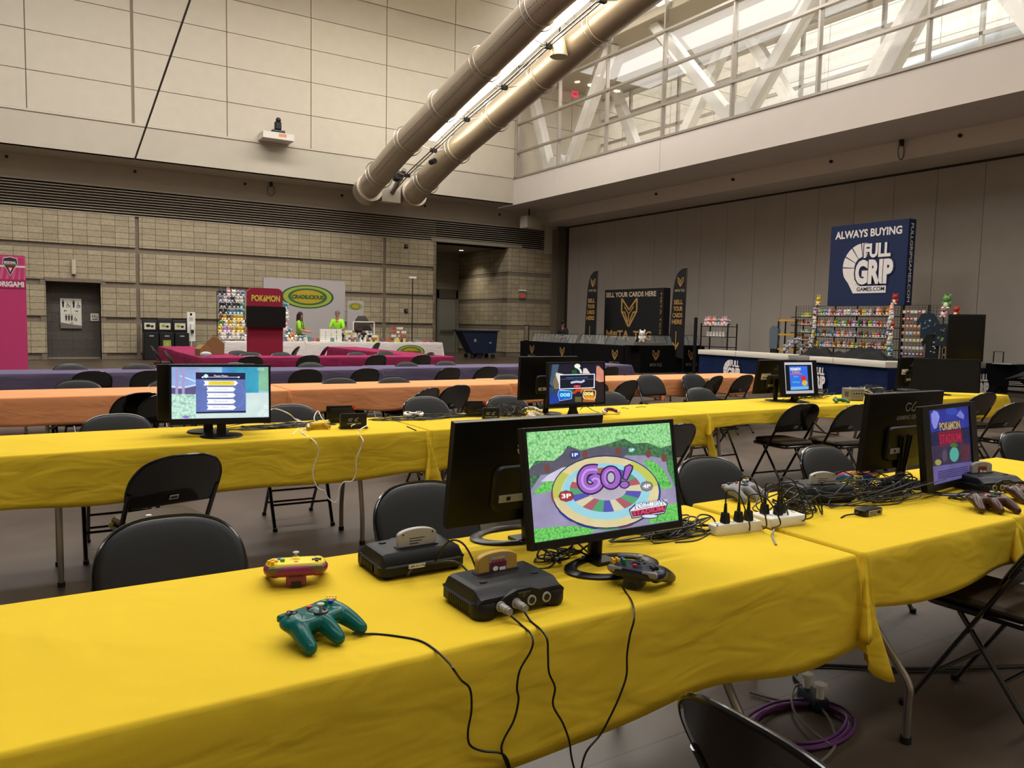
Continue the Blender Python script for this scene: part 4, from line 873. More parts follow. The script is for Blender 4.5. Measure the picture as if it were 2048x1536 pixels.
    o = MB().prism(pts, .018, cart[0], M=Matrix.Identity(4)).build('shell', c, smooth=40); bv = o.modifiers.new('bevel', 'BEVEL'); bv.width = .002; bv.segments = 2; bv.limit_method = 'ANGLE'
    mb = MB(); F = Flat(mb, Matrix.Translation((0, -.0092, 0)) if cart[2] != 'rear' else Matrix.Rotation(pi, 4, 'Z')@Matrix.Translation((0, -.0092, 0)))
    if cart[2] == 'rear':
        F.rect(-.03, .008, .03, .034, M_lgry); 
        for k in range(3): F.rect(-.026, .028-k*.007, .022-.01*k, .030-k*.007, M_n64d)
        F.rect(-.03, -.0, .03, .006, M_wht)
        for sx in (-1, 1): F.ell(sx*.045, .042, .0025, .0025, M_n64d)
    else:
        F.rect(-.026, .004, .026, .048, pm('#8a8f96')); F.rect(-.025, .005, .025, .030, pm(cart[2])); F.tbox('POK\u00e9MON', -.018, .037, .018, .044, pm('#e6c34a'), .03); F.tbox('STADIUM', -.020, .028, .020, .036, pm('#b01c2c'), .04); F.rect(.004, .007, .022, .016, pm('#e9e6de')); F.ell(-.008, .014, .008, .006, pm('#e9e6de'))
    mb.build('label', c, smooth=0)
    return t
console(.990, 1.60, radians(1), 'dark cartridge console in front of the GO! monitor with two grey plugs in its front', (mat('gold_cartridge', '#b58f3c', .5, noise=.1, nscale=40), 'gold game cartridge standing in the nearest console', '#5a2a38'), red=True)
console(.905, 1.965, radians(180), 'dark console seen from behind, left of the gold cartridge console, with a white sticker', (M_lgry, 'pale grey cartridge seen from its back, in the console left of the GO! monitor', 'rear'))
console(2.74, 1.985, radians(163), 'dark console seen from behind between the grey and the red controllers', (M_lgry, 'pale grey cartridge in the console behind the white power strips', 'rear'))
console(3.62, 1.75, radians(-14), 'dark console at the right edge beside the brown controller', (M_lgry, 'pale grey cartridge with a red picture label at the right edge', '#8a2f22'))
# back label of the second console
mb = MB(); F = Flat(mb, TR(.905, 1.965, 0, 0) @ Matrix.Translation((0, -.0955, 0))); F.rect(-.05, TZ+.030, -.0, TZ+.042, M_wht); F.tbox('1-800-255-3700', -.047, TZ+.033, -.003, TZ+.039, M_rub, .02)
o = mb.build('phone_sticker', smooth=0); tag(o, 'small white phone-number sticker on the back of the console left of the gold cartridge', 'sticker')

# --- three-pronged controller. local +Y: cord end, prongs towards -Y, z up ---
def controller(p, rz, label, top, bot=None, rx=0., ry=0., grip=None, group='three-pronged controllers', lift=0.):
    t = thing('game_controller', label, 'game controller', (p.x, p.y, TZ+.004+lift), 0, group); t.rotation_euler = (rx, ry, rz)
    bot = bot or top
    def body(m, mb, dz=0., k=1.):
        for sx in (-1, 1):
            pts = [(sx*.050, .014, .044+dz), (sx*.058, -.014, .039+dz), (sx*.066, -.042, .027+dz), (sx*.0700, -.064, .0165+dz*.4)]; rr = [.025*k, .0245*k, .0205*k, .0145*k]
            mb.tube(pts, rr, m, 14, smooth=4); mb.sph(pts[-1], rr[-1], m, 12, 8); mb.sph((sx*.050, .010, .045+dz), (.033*k, .038*k, .0185*k), m, 16, 10)
        pts = [(0, .014, .043+dz), (0, -.02, .040+dz), (0, -.050, .028+dz), (0, -.070, .0170+dz*.4)]; rr = [.026*k, .023*k, .019*k, .0145*k]
        mb.tube(pts, rr, m, 14, smooth=4); mb.sph(pts[-1], rr[-1], m, 12, 8)
        mb.rbox((0, .010, .045+dz), (.126, .084*k, .028*k), .02, m, ch=.008)
        return mb
    def fuse(o):
        rm = o.modifiers.new('merge', 'REMESH'); rm.mode = 'VOXEL'; rm.voxel_size = .0022; rm.use_smooth_shade = True
        sm = o.modifiers.new('smooth', 'SMOOTH'); sm.iterations = 7; sm.factor = .6
    fuse(body(bot, MB()).build('body', t, smooth=0))
    if bot is not top: fuse(body(top, MB(), .0085, .80).build('top_shell', t, smooth=0))
    mb = MB(); d = mat('control_dark', '#38383b', .4); zt = .0655
    mb.box((-.052, .020, zt), (.024, .008, .006), d); mb.box((-.052, .020, zt), (.008, .024, .006), d); mb.build('direction_pad', t)
    mb = MB(); mb.lathe([(.016, 0), (.016, .006), (.012, .007), (.009, .003), (0, .003)], d, 20, M=Matrix.Translation((0, -.012, .058))); st = mb.build('stick_collar', t)
    mb = MB(); mb.cyl((0, -.012, .069), .0036, .014, M_lgry, 10); mb.lathe([(.004, 0), (.0082, .001), (.0082, .0035), (.005, .005), (0, .0045)], M_lgry, 16, M=Matrix.Translation((0, -.012, .076))); mb.build('analog_stick', st)
    MB().cyl((0, .026, .0605), .0058, .009, pm('#c22a2a', .35), 14).build('start_button', t)
    for q, (bx, by, c, r_) in enumerate(((.044, .006, '#2446a8', .006), (.034, .016, '#2c8f4c', .006), (.058, .012, '#e8b62c', .0048), (.067, .021, '#e8b62c', .0048), (.049, .021, '#e8b62c', .0048), (.058, .031, '#e8b62c', .0048))):
        MB().cyl((bx, by, zt-.003), r_, .016, pm(c, .35), 12).build(('face_button', 'face_button', 'camera_button', 'camera_button', 'camera_button', 'camera_button')[q], t)
    for sx in (-1, 1): mb = MB(); mb.rbox((sx*.048, .044, .050), (.042, .014, .015), .004, grip or M_gry, M=None, ch=.003); mb.build('shoulder_button', t, smooth=30)
    mb = MB(); mb.rbox((0, .026, .030), (.052, .044, .044), .006, bot, top=.95, ch=.003); mb.box((0, .0485, .036), (.034, .003, .008), M_n64d); mb.box((0, .048, .012), (.026, .003, .014), M_n64d); mb.build('pak_slot', t, smooth=30)
    return t
M_teal = mat('teal_translucent', '#0c625e', .2, trans=.25, spec=.6, ior=1.3); M_plum = mat('plum_plastic', '#7a1c50', .3); M_yelp = mat('yellow_plastic', '#ecd21e', .35); M_navyp = mat('navy_plastic', '#10142e', .32); M_redp = mat('red_plastic', '#b5211c', .35); M_bluep = mat('blue_plastic', '#1d4f8a', .35); M_brn = mat('brown_plastic', '#4a2f22', .3); M_cgry = mat('controller_grey', '#7d7d7d', .42)
ct = lambda x, y: onz(x, y, TZ+.03)
C_TEAL = controller(ct(634, 1252), radians(22), 'translucent teal three-pronged controller lying alone at the front of the nearest table', M_teal, grip=M_teal)
controller(ct(592, 1146), radians(164), 'yellow and plum three-pronged controller at the back of the nearest table', M_yelp, M_plum, grip=mat('olive_grip', '#55553a', .4))
C_NAVY = controller(ct(1276, 1152), radians(118), 'dark navy three-pronged controller right of the gold cartridge console', M_navyp)
controller(ct(1483, 985), radians(6), 'grey three-pronged controller left of the white power strips', M_cgry)
controller(ct(1718, 960), radians(166), 'red and blue three-pronged controller before the large black monitor back', M_redp, M_bluep, grip=M_yelp)
controller(ct(1978, 1008), radians(-30), 'brown three-pronged controller at the right end of the nearest table', M_brn)
controller(ct(2052, 990), radians(-20), 'second brown controller, partly hidden behind the brown one at the right edge', M_brn)
# plugs of the first console
PLUGS = []
for k in range(2):
    M = TR(.990, 1.60, TZ+.003, radians(1))
    px_ = -.066+.044*k; mb = MB(); mb.cyl((px_, -.112, .031), .0095, .032, M_gry, 16, axis='Y'); mb.cyl((px_, -.131, .031), .0082, .008, M_gry, 14, axis='Y')
    for j in range(3): mb.cyl((px_, -.105-.008*j, .031), .0101, .003, M_lgry, 16, axis='Y')
    o = mb.build('controller_plug'); o.matrix_world = M; PLUGS.append(o); tag(o, 'grey round controller plug in the nearest console, ' + ('left of the two' if k == 0 else 'right of the two'), 'plug', 'grey controller plugs')
# =============== SMALL GEAR ON THE TABLES ===============
def obj(mb, name, label, cat, group=None, loc=None, rz=None, smooth=35, kind=None):
    o = mb.build(name, smooth=smooth); 
    if loc is not None: o.location = loc
    if rz is not None: o.rotation_euler = (0, 0, rz)
    return tag(o, label, cat, group, kind)
TT = TZ+.0065
def tp(x, y, h=0.): p = onz(x, y, TT+h); return (p.x, p.y, p.z)
def cable(pts, r, m, name, label, cat='cable', group=None, n=5, parent=None):
    mb = MB(); mb.tube(spline(pts, n), r, m, 6)
    if parent is not None:
        bpy.context.view_layer.update(); I = parent.matrix_world.inverted(); mb.v = [I@v for v in mb.v]; return mb.build('cord', parent)
    return obj(mb, name, label, cat, group)
def on_front(pts, yv): return [tuple(ony(x, y, yv)) for x, y in pts]
# cords hanging over the front of the nearest table (traced where they run)
CR = .0026
c1 = [tp(706, 1266, .012), tp(728, 1268, .004), tp(750, 1268), tp(790, 1272), tp(838, 1281), tp(868, 1298), tp(895, 1323), tp(908, 1340)]+on_front([(922, 1360), (940, 1378), (943, 1420), (936, 1462), (940, 1490), (965, 1502), (1000, 1506), (1015, 1520)], 1.372)+[tuple(ony(1025, 1560, 1.368))]
cable(c1, CR, M_cab, 'controller_cord', '', parent=C_TEAL)
pc = onz(1028, 1228, TZ+.034)
c2 = [tuple(ony(1022, 1232, 1.475)), tp(1045, 1252), tp(1062, 1268), ]+on_front([(1066, 1285), (1060, 1305), (1040, 1340), (1034, 1375), (1037, 1400), (1028, 1440), (1008, 1478), (1003, 1500), (1012, 1525), (1022, 1550)], 1.372)
cable(c2, CR, M_cab, 'controller_cord', '', parent=PLUGS[0])
c3 = [tuple(ony(1048, 1222, 1.475)), tp(1062, 1243), tp(1080, 1258)]+on_front([(1094, 1278), (1096, 1310), (1098, 1345), (1110, 1375), (1106, 1410), (1125, 1445), (1138, 1480), (1143, 1515), (1152, 1550)], 1.370)
cable(c3, CR, M_cab, 'controller_cord', '', parent=PLUGS[1])
c4 = [tp(1243, 1172, .02), tp(1252, 1185), tp(1262, 1200), tp(1267, 1216)]+on_front([(1268, 1240), (1260, 1270), (1254, 1310), (1253, 1350), (1240, 1390), (1222, 1430), (1200, 1470), (1172, 1505), (1160, 1550)], 1.371)
cable(c4, CR, M_cab, 'controller_cord', '', parent=C_NAVY)

def squiggle(cx, cy, sx, sy, n, seed, h=.012, z=TT, ends=()):
    r = random.Random(seed); pts = [tuple(e) for e in ends[:1]]
    a = r.random()*6.28
    for i in range(n):
        a += r.uniform(.7, 1.9); q = r.uniform(.35, 1.)
        pts.append((cx+cos(a)*sx*q, cy+sin(a)*sy*q, z+.002+r.random()**2*h))
    return pts+[tuple(e) for e in ends[1:]]
def tangle(cnt, cx, cy, sx, sy, seed, label, group, n=9, r=.0026, m=None, h=.03, z=TT):
    for i in range(cnt):
        R_ = random.Random(seed*100+i)
        cable(squiggle(cx+R_.uniform(-.25, .25)*sx, cy+R_.uniform(-.25, .25)*sy, sx*R_.uniform(.5, 1), sy*R_.uniform(.5, 1), n, seed*100+i, h, z), r*R_.uniform(.8, 1.25), m or M_cab, 'cable', label, 'cable', group)
# between the consoles and the monitor stand
cable([tp(815, 1150, .03), tp(835, 1135, .02), (.955, 1.80, TT+.05), (.99, 1.76, TT+.02), (1.05, 1.74, TT), (1.10, 1.80, TT)], .003, M_cab, 'cable', 'black cable looping between the two nearest consoles, lower one', 'cable', 'cables between the consoles')
cable([(.93, 1.865, TT+.03), (.95, 1.82, TT+.10), (.985, 1.79, TT+.09), (1.0, 1.75, TT+.01), (.93, 1.76, TT)], .003, M_cab, 'cable', 'black cable looping between the two nearest consoles, upper one', 'cable', 'cables between the consoles')
cable([(1.02, 1.70, TT+.03), (1.08, 1.77, TT+.02), (1.16, 1.80, TT+.004), (1.24, 1.76, TT), (1.32, 1.80, TT+.03)], .0028, M_cab, 'cable', 'black cable from the nearest console to the GO! monitor', 'cable', 'cables between the consoles')
tangle(5, 1.30, 1.80, .12, .07, 11, 'black cable tangled under the left side of the GO! monitor', 'cables under the GO! monitor', n=7, h=.06)
tangle(10, 1.80, 1.86, .25, .10, 12, 'black cable in the heap between the GO! monitor and the white power strip', 'cables right of the GO! monitor', n=8, h=.05)
tangle(8, 2.42, 1.86, .22, .12, 13, 'black cable looping around the two white power strips', 'cables around the power strips', n=8, h=.09)
tangle(15, 2.98, 1.88, .38, .16, 14, 'black cable in the big tangle before the violet title screen', 'cables before the violet title screen', n=10, h=.10)
tangle(4, 3.35, 1.68, .2, .10, 15, 'black cable on the cloth in front of the violet title screen', 'cables under the violet title screen', n=7, h=.02)
cable([tp(1335, 1168, .0), tp(1352, 1140), tp(1372, 1090), tp(1385, 1075)], .0026, M_cab, 'cable', 'short black cable between the navy controller and the cable heap', 'cable') if False else None
# power strips
def strip(p, rz, L_, W_, label, plugs):
    t = thing('power_strip', label, 'power strip', (p[0], p[1], TT-.003), rz, 'white power strips')
    o = MB().rbox((0, 0, .019), (L_, W_, .036), .008, M_wht, ch=.004).build('housing', t)
    for i in range(6): MB().box((-L_/2+L_*(i+.7)/6.4, 0, .0375), (.006, .018, .001), M_gry).build('socket', t, smooth=0)
    MB().cyl((L_/2+.004, 0, .019), .009, .012, M_gry, 12, axis='X').build('cord_grip', t)
    c, s_ = cos(rz), sin(rz)
    for i, (u, v, hh, ln) in enumerate(plugs):
        x, y = p[0]+c*u-s_*v, p[1]+s_*u+c*v; z = TT+.034
        k = thing('plug', 'black mains plug standing in the %s white power strip' % ln, 'plug', (x, y, z), rz, 'plugs in the %s white power strip' % ln)
        mb = MB(); mb.rbox((0, 0, .018), (.026, .030, .036), .005, M_cab, ch=.003, top=.8); mb.cyl((0, 0, .05), .007, .034, M_cab, 10, r2=.0045); mb.build('body', k)
        mb = MB(); mb.tube([(0, 0, .06), (.005, .0, .06+hh), (.03+.01*i, -.03, .05+hh), (.06, -.05-.02*i, .01), (.09, -.02, -.03)], .0026, M_cab, 6, smooth=6); mb.build('cord', k)
    return t
strip(tp(1470, 1063), radians(-8), .20, .045, 'long white power strip with three standing plugs, right of the GO! monitor', [(-.045, 0, .05, 'left'), (.012, 0, .09, 'left'), (.055, 0, .03, 'left')])
strip(tp(1557, 1046), radians(-6), .17, .10, 'wide white power block with black adapters, right of the longer strip', [(-.05, .02, .05, 'right'), (-.015, -.01, .07, 'right'), (.02, .01, .04, 'right')])
cable([tp(1420, 1060, .015), tp(1400, 1062), tp(1388, 1050, .03), tp(1400, 1030, .05), tp(1425, 1035, .05), tp(1430, 1060), tp(1395, 1080), tp(1350, 1085)], .003, M_cab, 'cable', 'black cable curling left out of the long white power strip', 'cable')
cable([tp(1548, 1060, .012), tp(1545, 1068, .006), tp(1545, 1074), tp(1552, 1090, -.0)], .004, M_gry, 'cable', 'thick grey cord leaving the front of the wide white power block', 'cord')
def brick(p, rz, label, lab=True):
    t = thing('power_adapter', label, 'power adapter', (p[0], p[1], TT-.003), rz, 'black power adapters')
    MB().rbox((0, 0, .014), (.11, .05, .027), .006, M_cab, ch=.004).build('housing', t)
    mb = MB(); F = Flat(mb, Matrix.Translation((0, -.0252, 0)), step=.0002); F.rect(-.035, .004, .045, .024, M_port if lab else M_n64d)
    if lab:
        for i in range(3): F.rect(-.03, .007+i*.005, .012+.01*i, .009+i*.005, M_rub)
        F.rect(.02, .008, .04, .02, M_rub)
    mb.build('rating_label', t, smooth=0); MB().tube([(-.055, 0, .014), (-.08, 0, .013), (-.11, .02, .006), (-.15, .01, .004)], .003, M_cab, 6, smooth=4).build('lead', t)
brick(tp(1736, 1028), radians(0), 'black power adapter with a printed grey label, before the violet title screen')
brick(tp(1600, 1012), radians(4), 'black power adapter behind the white power block')

# docks, consoles and pads on the second row
def dock(p, rz, label, wdt=.105, logo=True, red=False):
    t = thing('charging_dock', label, 'dock', (p[0], p[1], TT-.003), rz, 'black docks on the second yellow row')
    M_d = mat('dock_plastic', '#0f0f10', .35)
    MB().rbox((0, -.02, .05), (wdt*1.6, .015, .10), .006, M_d, ch=.002).build('front_plate', t); MB().rbox((0, .018, .045), (wdt*1.55, .03, .09), .006, M_d, ch=.002).build('back_block', t); MB().rbox((0, 0, .006), (wdt*1.7, .075, .012), .01, M_d, ch=.002).build('base', t)
    MB().rbox((-.0, .0, .07), (wdt*2.0, .014, .09), .01, mat('tablet_black', '#0a0a0b', .25), ch=.003).build('tablet', t) if red else None
    if red:
        MB().rbox((wdt*.86, -.0, .1), (.03, .018, .028), .006, pm('#c23a30', .4), ch=.002).build('red_grip', t)
    if logo:
        mb = MB(); F = Flat(mb, Matrix.Translation((0, -.0282, 0))); k = .6
        F.stroke([(.02*k-.02, .065), (-.03, .066), (-.034, .056), (-.022, .052), (-.016, .058)], .004, M_lgry, 3); F.stroke([(.03, .072), (.012, .064), (.006, .054), (.018, .051), (.022, .057)], .004, M_lgry, 3); F.tbox('GAMING GEN', -.045, .032, .045, .040, M_lgry, .03); mb.build('lettering', t, smooth=0)
dock(tp(706, 856), radians(-8), 'larger black dock with pale lettering beside the white cables', .105, True)
dock(tp(682, 844), radians(-6), 'black dock with a red-tipped tablet behind the larger lettered dock', .10, False, True)
dock(tp(981, 842), radians(-20), 'smaller black dock with pale lettering near the middle seam of the second row', .075, True)
dock(tp(950, 832), radians(-14), 'black dock with a red corner behind the smaller lettered dock', .08, False, True)
M_crm = mat('cream_plastic', '#ddd6c2', .4)
def flatpad(p, rz, label):
    t = thing('game_controller', label, 'game controller', (p[0], p[1], TT), rz, 'small controllers on the second row')
    mb = MB(); 
    for sx in (-1, 1): mb.lathe([(0, 0), (.032, .002), (.034, .012), (.03, .020), (0, .022)], M_crm, 24, M=Matrix.Translation((sx*.042, 0, .012))@Matrix.Rotation(radians(18), 4, 'X'))
    mb.rbox((0, .0, .024), (.09, .05, .018), .008, M_crm, ch=.003, M=None); mb.build('body', t)
    mb = MB()
    for a in range(4): mb.cyl((.042+.013*cos(a*pi/2), .013*sin(a*pi/2)-.004, .037), .005, .006, M_n64d, 10)
    mb.box((-.042, -.004, .037), (.022, .007, .006), M_n64d); mb.box((-.042, -.004, .037), (.007, .022, .006), M_n64d); mb.build('buttons', t)
    mb = MB(); mb.box((0, -.03, .018), (.012, .014, .012), M_cab); mb.build('cord_plug', t)
flatpad(tp(827, 834), radians(-15), 'cream dog-bone controller in front of the middle grey chair')
def wheelpad(p, rz, label, m2):
    t = thing('game_controller', label, 'game controller', (p[0], p[1], TT), rz, 'small controllers on the second row')
    mb = MB(); mb.tube([(-.06, -.045, .014), (-.06, -.01, .020), (-.04, .022, .028), (0, .03, .032), (.04, .022, .028), (.06, -.01, .020), (.06, -.045, .014)], [.013, .017, .019, .018, .019, .017, .013], M_crm, 12, smooth=4); mb.build('body', t)
    mb = MB(); mb.tube([(-.045, -.03, .026), (-.035, .01, .034), (0, .018, .038), (.035, .01, .034), (.045, -.03, .026)], .012, m2, 10, smooth=4); mb.build('face_plate', t)
wheelpad(tp(1219, 828), radians(-8), 'cream and dark red controller alone on the cloth right of the 008 / 006 screen', pm('#5a1420', .4))
wheelpad(tp(1068, 836), radians(30), 'cream controller nearest the cable heap left of the 008 / 006 screen', M_crm)
wheelpad(tp(1062, 826), radians(-30), 'cream controller behind another one, left of the 008 / 006 screen', M_crm)
def cube(p, rz, m, label, m2):
    t = thing('game_console', label, 'game console', (p[0], p[1], TT-.003), rz, 'cube consoles')
    MB().rbox((0, 0, .065), (.150, .160, .115), .01, m, ch=.004).build('housing', t); MB().rbox((0, 0, .006), (.14, .15, .012), .01, M_n64d).build('base', t)
    MB().cyl((0, 0, .123), .06, .006, m, 28).build('lid', t)
    mb = MB(); mb.box((0, -.0805, .075), (.11, .003, .03), m2)
    for i in range(4): mb.cyl((-.04+.027*i, -.083, .075), .0095, .003, M_n64d, 14, axis='Y')
    mb.build('front_ports', t); mb = MB()
    for k in range(5): mb.box((-.0755, -.03, .05+.008*k), (.002, .05, .004), M_n64d)
    mb.build('side_vent', t, smooth=0) if k < 0 else MB().box((-.0755, -.01, .065), (.002, .06, .05), pm('#4a463c')).build('side_vent', t, smooth=0)
    return t
CUBE0 = cube(tp(1705, 800), radians(-22), mat('silver_console', '#8b8780', .35, metal=.3), 'silver cube-shaped console on the far part of the second yellow row', M_lgry)
cube(tp(1815, 802), radians(-22), mat('black_console', '#101012', .35), 'black cube-shaped console with a pale front panel, right of the silver one', M_lgry)
def twin(p, rz, m, label):
    t = thing('game_controller', label, 'game controller', (p[0], p[1], TT), rz, 'winged controllers by the cube consoles')
    mb = MB()
    for sx in (-1, 1): mb.tube([(sx*.035, .02, .028), (sx*.052, -.01, .026), (sx*.062, -.05, .014)], [.024, .021, .013], m, 12, smooth=4); mb.sph((sx*.035, .02, .028), (.028, .026, .02), m, 14, 8)
    mb.rbox((0, .022, .028), (.07, .04, .03), .012, m, ch=.006); mb.build('body', t)
    MB().cyl((-.04, .02, .052), .010, .012, M_lgry, 12).build('control_stick', t); MB().cyl((.042, .022, .049), .008, .008, pm('#2e8f7a'), 12).build('main_button', t); return t
M_grn = mat('green_plastic', '#2f6b2c', .4); M_ind = mat('indigo_plastic', '#19172a', .4)
C_FAR = [None, None]; C_FAR[0] = twin(tp(1680, 806), radians(-26), M_grn, 'green winged controller in front of the silver cube console')
twin(tp(1775, 803), radians(-26), M_ind, 'dark indigo winged controller between the two cube consoles')
twin(tp(1828, 798), radians(-30), M_grn, 'green winged controller right of the black cube console')
C_FAR[1] = CUBE0
for i, (x, y, x2, y2) in enumerate(((1693, 812, 1695, 838), (1718, 800, 1719, 822))):
    a = tp(x, y); cable([a]+on_front([(x+3, y+12), (x2, y2-10), (x2-2, y2+6)], 4.42), .0025, M_cab, 'controller_cord', '', parent=C_FAR[i])
# cable heaps on the second row
tangle(7, 1.35, 4.93, .42, .10, 21, 'black cable lying between the pause-menu monitor and the larger dock', 'cables by the pause-menu monitor', n=8, h=.03)
tangle(8, 2.35, 5.0, .5, .13, 22, 'black cable lying between the two lettered docks', 'cables between the docks', n=9, h=.02)
tangle(12, 3.05, 4.93, .26, .15, 23, 'black cable in the heap left of the 008 / 006 screen', 'cables left of the 008 / 006 screen', n=9, h=.10)
tangle(10, 6.75, 5.0, .40, .12, 24, 'black cable in the heap between the handheld-game screen and the silver console', 'cables left of the silver console', n=9, h=.09)
tangle(12, 7.75, 5.02, .40, .12, 25, 'black cable in the heap behind the two cube consoles', 'cables behind the cube consoles', n=9, h=.11)
tangle(3, 7.6, 4.98, .3, .1, 26, 'white cable in the heap behind the two cube consoles', 'white cables behind the cube consoles', n=8, h=.1, m=M_wcab)
# white cables over the second table
w1 = [tp(520, 838, .03), tp(545, 818, .06), tp(575, 826, .06), tp(590, 838), tp(612, 852), tp(602, 862)]+[tp(612, 871)]+on_front([(631, 885), (636, 905), (630, 925), (625, 950), (635, 975), (648, 982)], 4.40)
w1 = w1+on_front([(655, 995), (668, 1005), (674, 1000), (676, 985), (686, 965), (704, 962)], 4.40)+on_front([(712, 945), (712, 920), (722, 895), (726, 880)], 4.40)+[tp(716, 866), tp(722, 858, .02), tp(735, 850, .02), tp(728, 846, .01), tp(705, 850, .03), tp(703, 856)]
cable(w1, .0038, M_wcab, 'cable', 'white cable draped from the second yellow table in a long low loop', 'cable')
cable([tp(598, 850), tp(610, 858), tp(640, 856), tp(628, 838, .05), tp(636, 822, .08), tp(645, 838, .04), tp(660, 845, .02)], .003, M_wcab, 'cable', 'white cable standing up in a loop left of the larger dock', 'cable')
cable([tp(585, 870), tp(600, 850), tp(593, 838, .02), tp(620, 855), tp(600, 868)], .0028, M_wcab, 'cable', 'short white cable coiled at the front of the larger dock heap', 'cable')
def shell_pad(p, rz):
    t = thing('game_controller', 'see-through yellow controller under the white cables', 'game controller', (p[0], p[1], TT), rz)
    m = mat('clear_yellow', '#d8b53a', .2, trans=.6, ior=1.3); mb = MB(); mb.rbox((0, 0, .02), (.12, .05, .03), .02, m, ch=.006)
    for sx in (-1, 1): mb.tube([(sx*.05, 0, .02), (sx*.07, -.05, .012)], [.02, .012], m, 10)
    mb.build('body', t); mb = MB(); mb.cyl((-.03, 0, .038), .008, .008, M_crm, 10); mb.build('stick', t)
shell_pad(tp(632, 858), radians(4))
for i, (x, y, x2, y2) in enumerate(((1243, 816, 1257, 818), (1272, 815, 1292, 814))):
    cable([tp(x, y), tp((x+x2)/2, (y+y2)/2-1), tp(x2, y2)], .003, mat('brown_tie', '#6a5a28', .6), 'cable_tie', 'thin brown strip lying on the cloth right of the red-faced controller, %s' % ('left one', 'right one')[i], 'strip')
obj(MB().tube([tp(814, 853), tp(832, 861)], .004, M_cab, 6), 'pen', 'short dark pen on the cloth left of the second-row seam', 'pen')
cap = onz(243, 1042, .49); obj(MB().cyl((0, 0, .012), .013, .022, M_wht, 16), 'bottle_cap', 'small white cap on the seat of the black chair at the left', 'cap', loc=(.455, 3.93, .4825))
cable([tuple(onz(1160, 820, TT+.02)), tp(1170, 812, .05), tp(1185, 820, .01), tp(1203, 827, .006), tp(1210, 829)], .0028, M_cab, 'cable', 'black cable from the 008 / 006 monitor to the cream and red controller', 'cable')
# floor gear beneath the nearest table
def coil(cx, cy, r0, turns, m, label, name, seed, rt=.005):
    R_ = random.Random(seed); pts = []
    for i in range(int(turns*14)):
        a = 2*pi*i/14; q = r0*(1+.12*sin(a*.37+seed)+R_.uniform(-.03, .03)); pts.append((cx+cos(a)*q*1.25, cy+sin(a)*q*.8, rt+.004*(i/14)+R_.random()*.002))
    cable(pts, rt, m, name, label, 'cable', n=3)
M_vio = mat('purple_hose', '#5a1f66', .4); q = onz(1600, 1455, 0)
coil(q.x, q.y, .17, 4.2, M_vio, 'coiled purple cable on the floor under the nearest table', 'extension_cord', 3, .006)
g0 = onz(1560, 1440, 0)
cable([tuple(onz(x, y, z_)) for x, y, z_ in ((1500, 1385, .01), (1560, 1400, .01), (1620, 1400, .02), (1660, 1440, .02), (1670, 1490, .01), (1640, 1525, .01))], .005, mat('grey_cord', '#6d6458', .5), 'extension_cord', 'grey cord crossing the purple coil on the floor', 'cord')
cable([tuple(onz(x, y, .02)) for x, y in ((1640, 1380), (1595, 1370), (1583, 1400), (1600, 1440), (1660, 1490))], .005, mat('grey_cord', '#6d6458', .5), 'extension_cord', 'grey cord looping beside the floor socket block', 'cord')
cable([tuple(onz(x, y, .01)) for x, y in ((1620, 1385), (1590, 1355), (1600, 1335), (1650, 1330), (1800, 1337), (1950, 1335), (2050, 1332))], .008, M_cab, 'extension_cord', 'thick black cable running right along the floor under the nearest row', 'cord')
t = thing('socket_block', 'dark socket block with two round white plugs on the floor beside the purple coil', 'socket block', tuple(onz(1625, 1410, 0)), radians(70))
MB().rbox((0, 0, .025), (.13, .06, .05), .01, mat('socket_dark', '#14202a', .5), ch=.006).build('housing', t)
for sx in (-1, 1):
    mb = MB(); mb.cyl((sx*.045, 0, .075), .014, .05, M_wht, 14); mb.cyl((sx*.045, 0, .10), .024, .012, M_wht, 18); mb.build('white_plug', t)
# =============== BOOTHS ===============
W90 = radians(-90)     # a thing turned to look towards -X (its local +X runs to the right in the photo)
def world(M): return M
GOLD = mat('gold_print', '#a8834a', .6); WPR = mat('white_print', '#e2dcda', .7); NAVP = mat('navy_print', '#14234a', .8); BLKF = mat('black_fabric', '#0a0a0c', .85)
def plain(name, label, cat, loc, rz, build, group=None, smooth=35):
    t = thing(name, label, cat, loc, rz, group); build(t); return t
def full_grip(F, cx, cz, s, ink, ground):
    """hand-grip emblem with the two words, centred, s = overall height"""
    k = s/100.
    P = lambda x, y: (cx+(x-50)*k, cz+(y-50)*k)
    a0 = [(2, 46), (2, 60), (8, 73), (18, 84), (30, 92), (43, 97)]; 
    for i in range(5):       # five finger segments fanning round the left side
        A0, A1 = radians(205-27*i), radians(205-27*(i+1)+3)
        pts = []
        for t_ in range(5): a = A0+(A1-A0)*t_/4; pts.append(P(46+46*cos(a), 50+47*sin(a)))
        for t_ in range(5): a = A1+(A0-A1)*t_/4; pts.append(P(46+20*cos(a), 48+22*sin(a)))
        F.poly(pts, ink)
    F.poly([P(12, 22), P(40, 12), P(96, 12), P(96, -2), P(26, -2)], ink); F.poly([P(5, 30), P(26, 38), P(40, 13), P(12, 21)], ink)
    F.tbox('GAMES.COM', P(34, 0)[0], P(0, 2)[1], P(93, 0)[0], P(0, 10)[1], ground, .02)
    F.tbox('FULL', P(44, 0)[0], P(0, 66)[1], P(104, 0)[0], P(0, 96)[1], ground, .09); F.tbox('FULL', P(46, 0)[0], P(0, 67)[1], P(102, 0)[0], P(0, 95)[1], ink, .045)
    F.tbox('GRIP', P(26, 0)[0], P(0, 13)[1], P(112, 0)[0], P(0, 66)[1], ground, .09); F.tbox('GRIP', P(29, 0)[0], P(0, 15)[1], P(109, 0)[0], P(0, 64)[1], ink, .055)
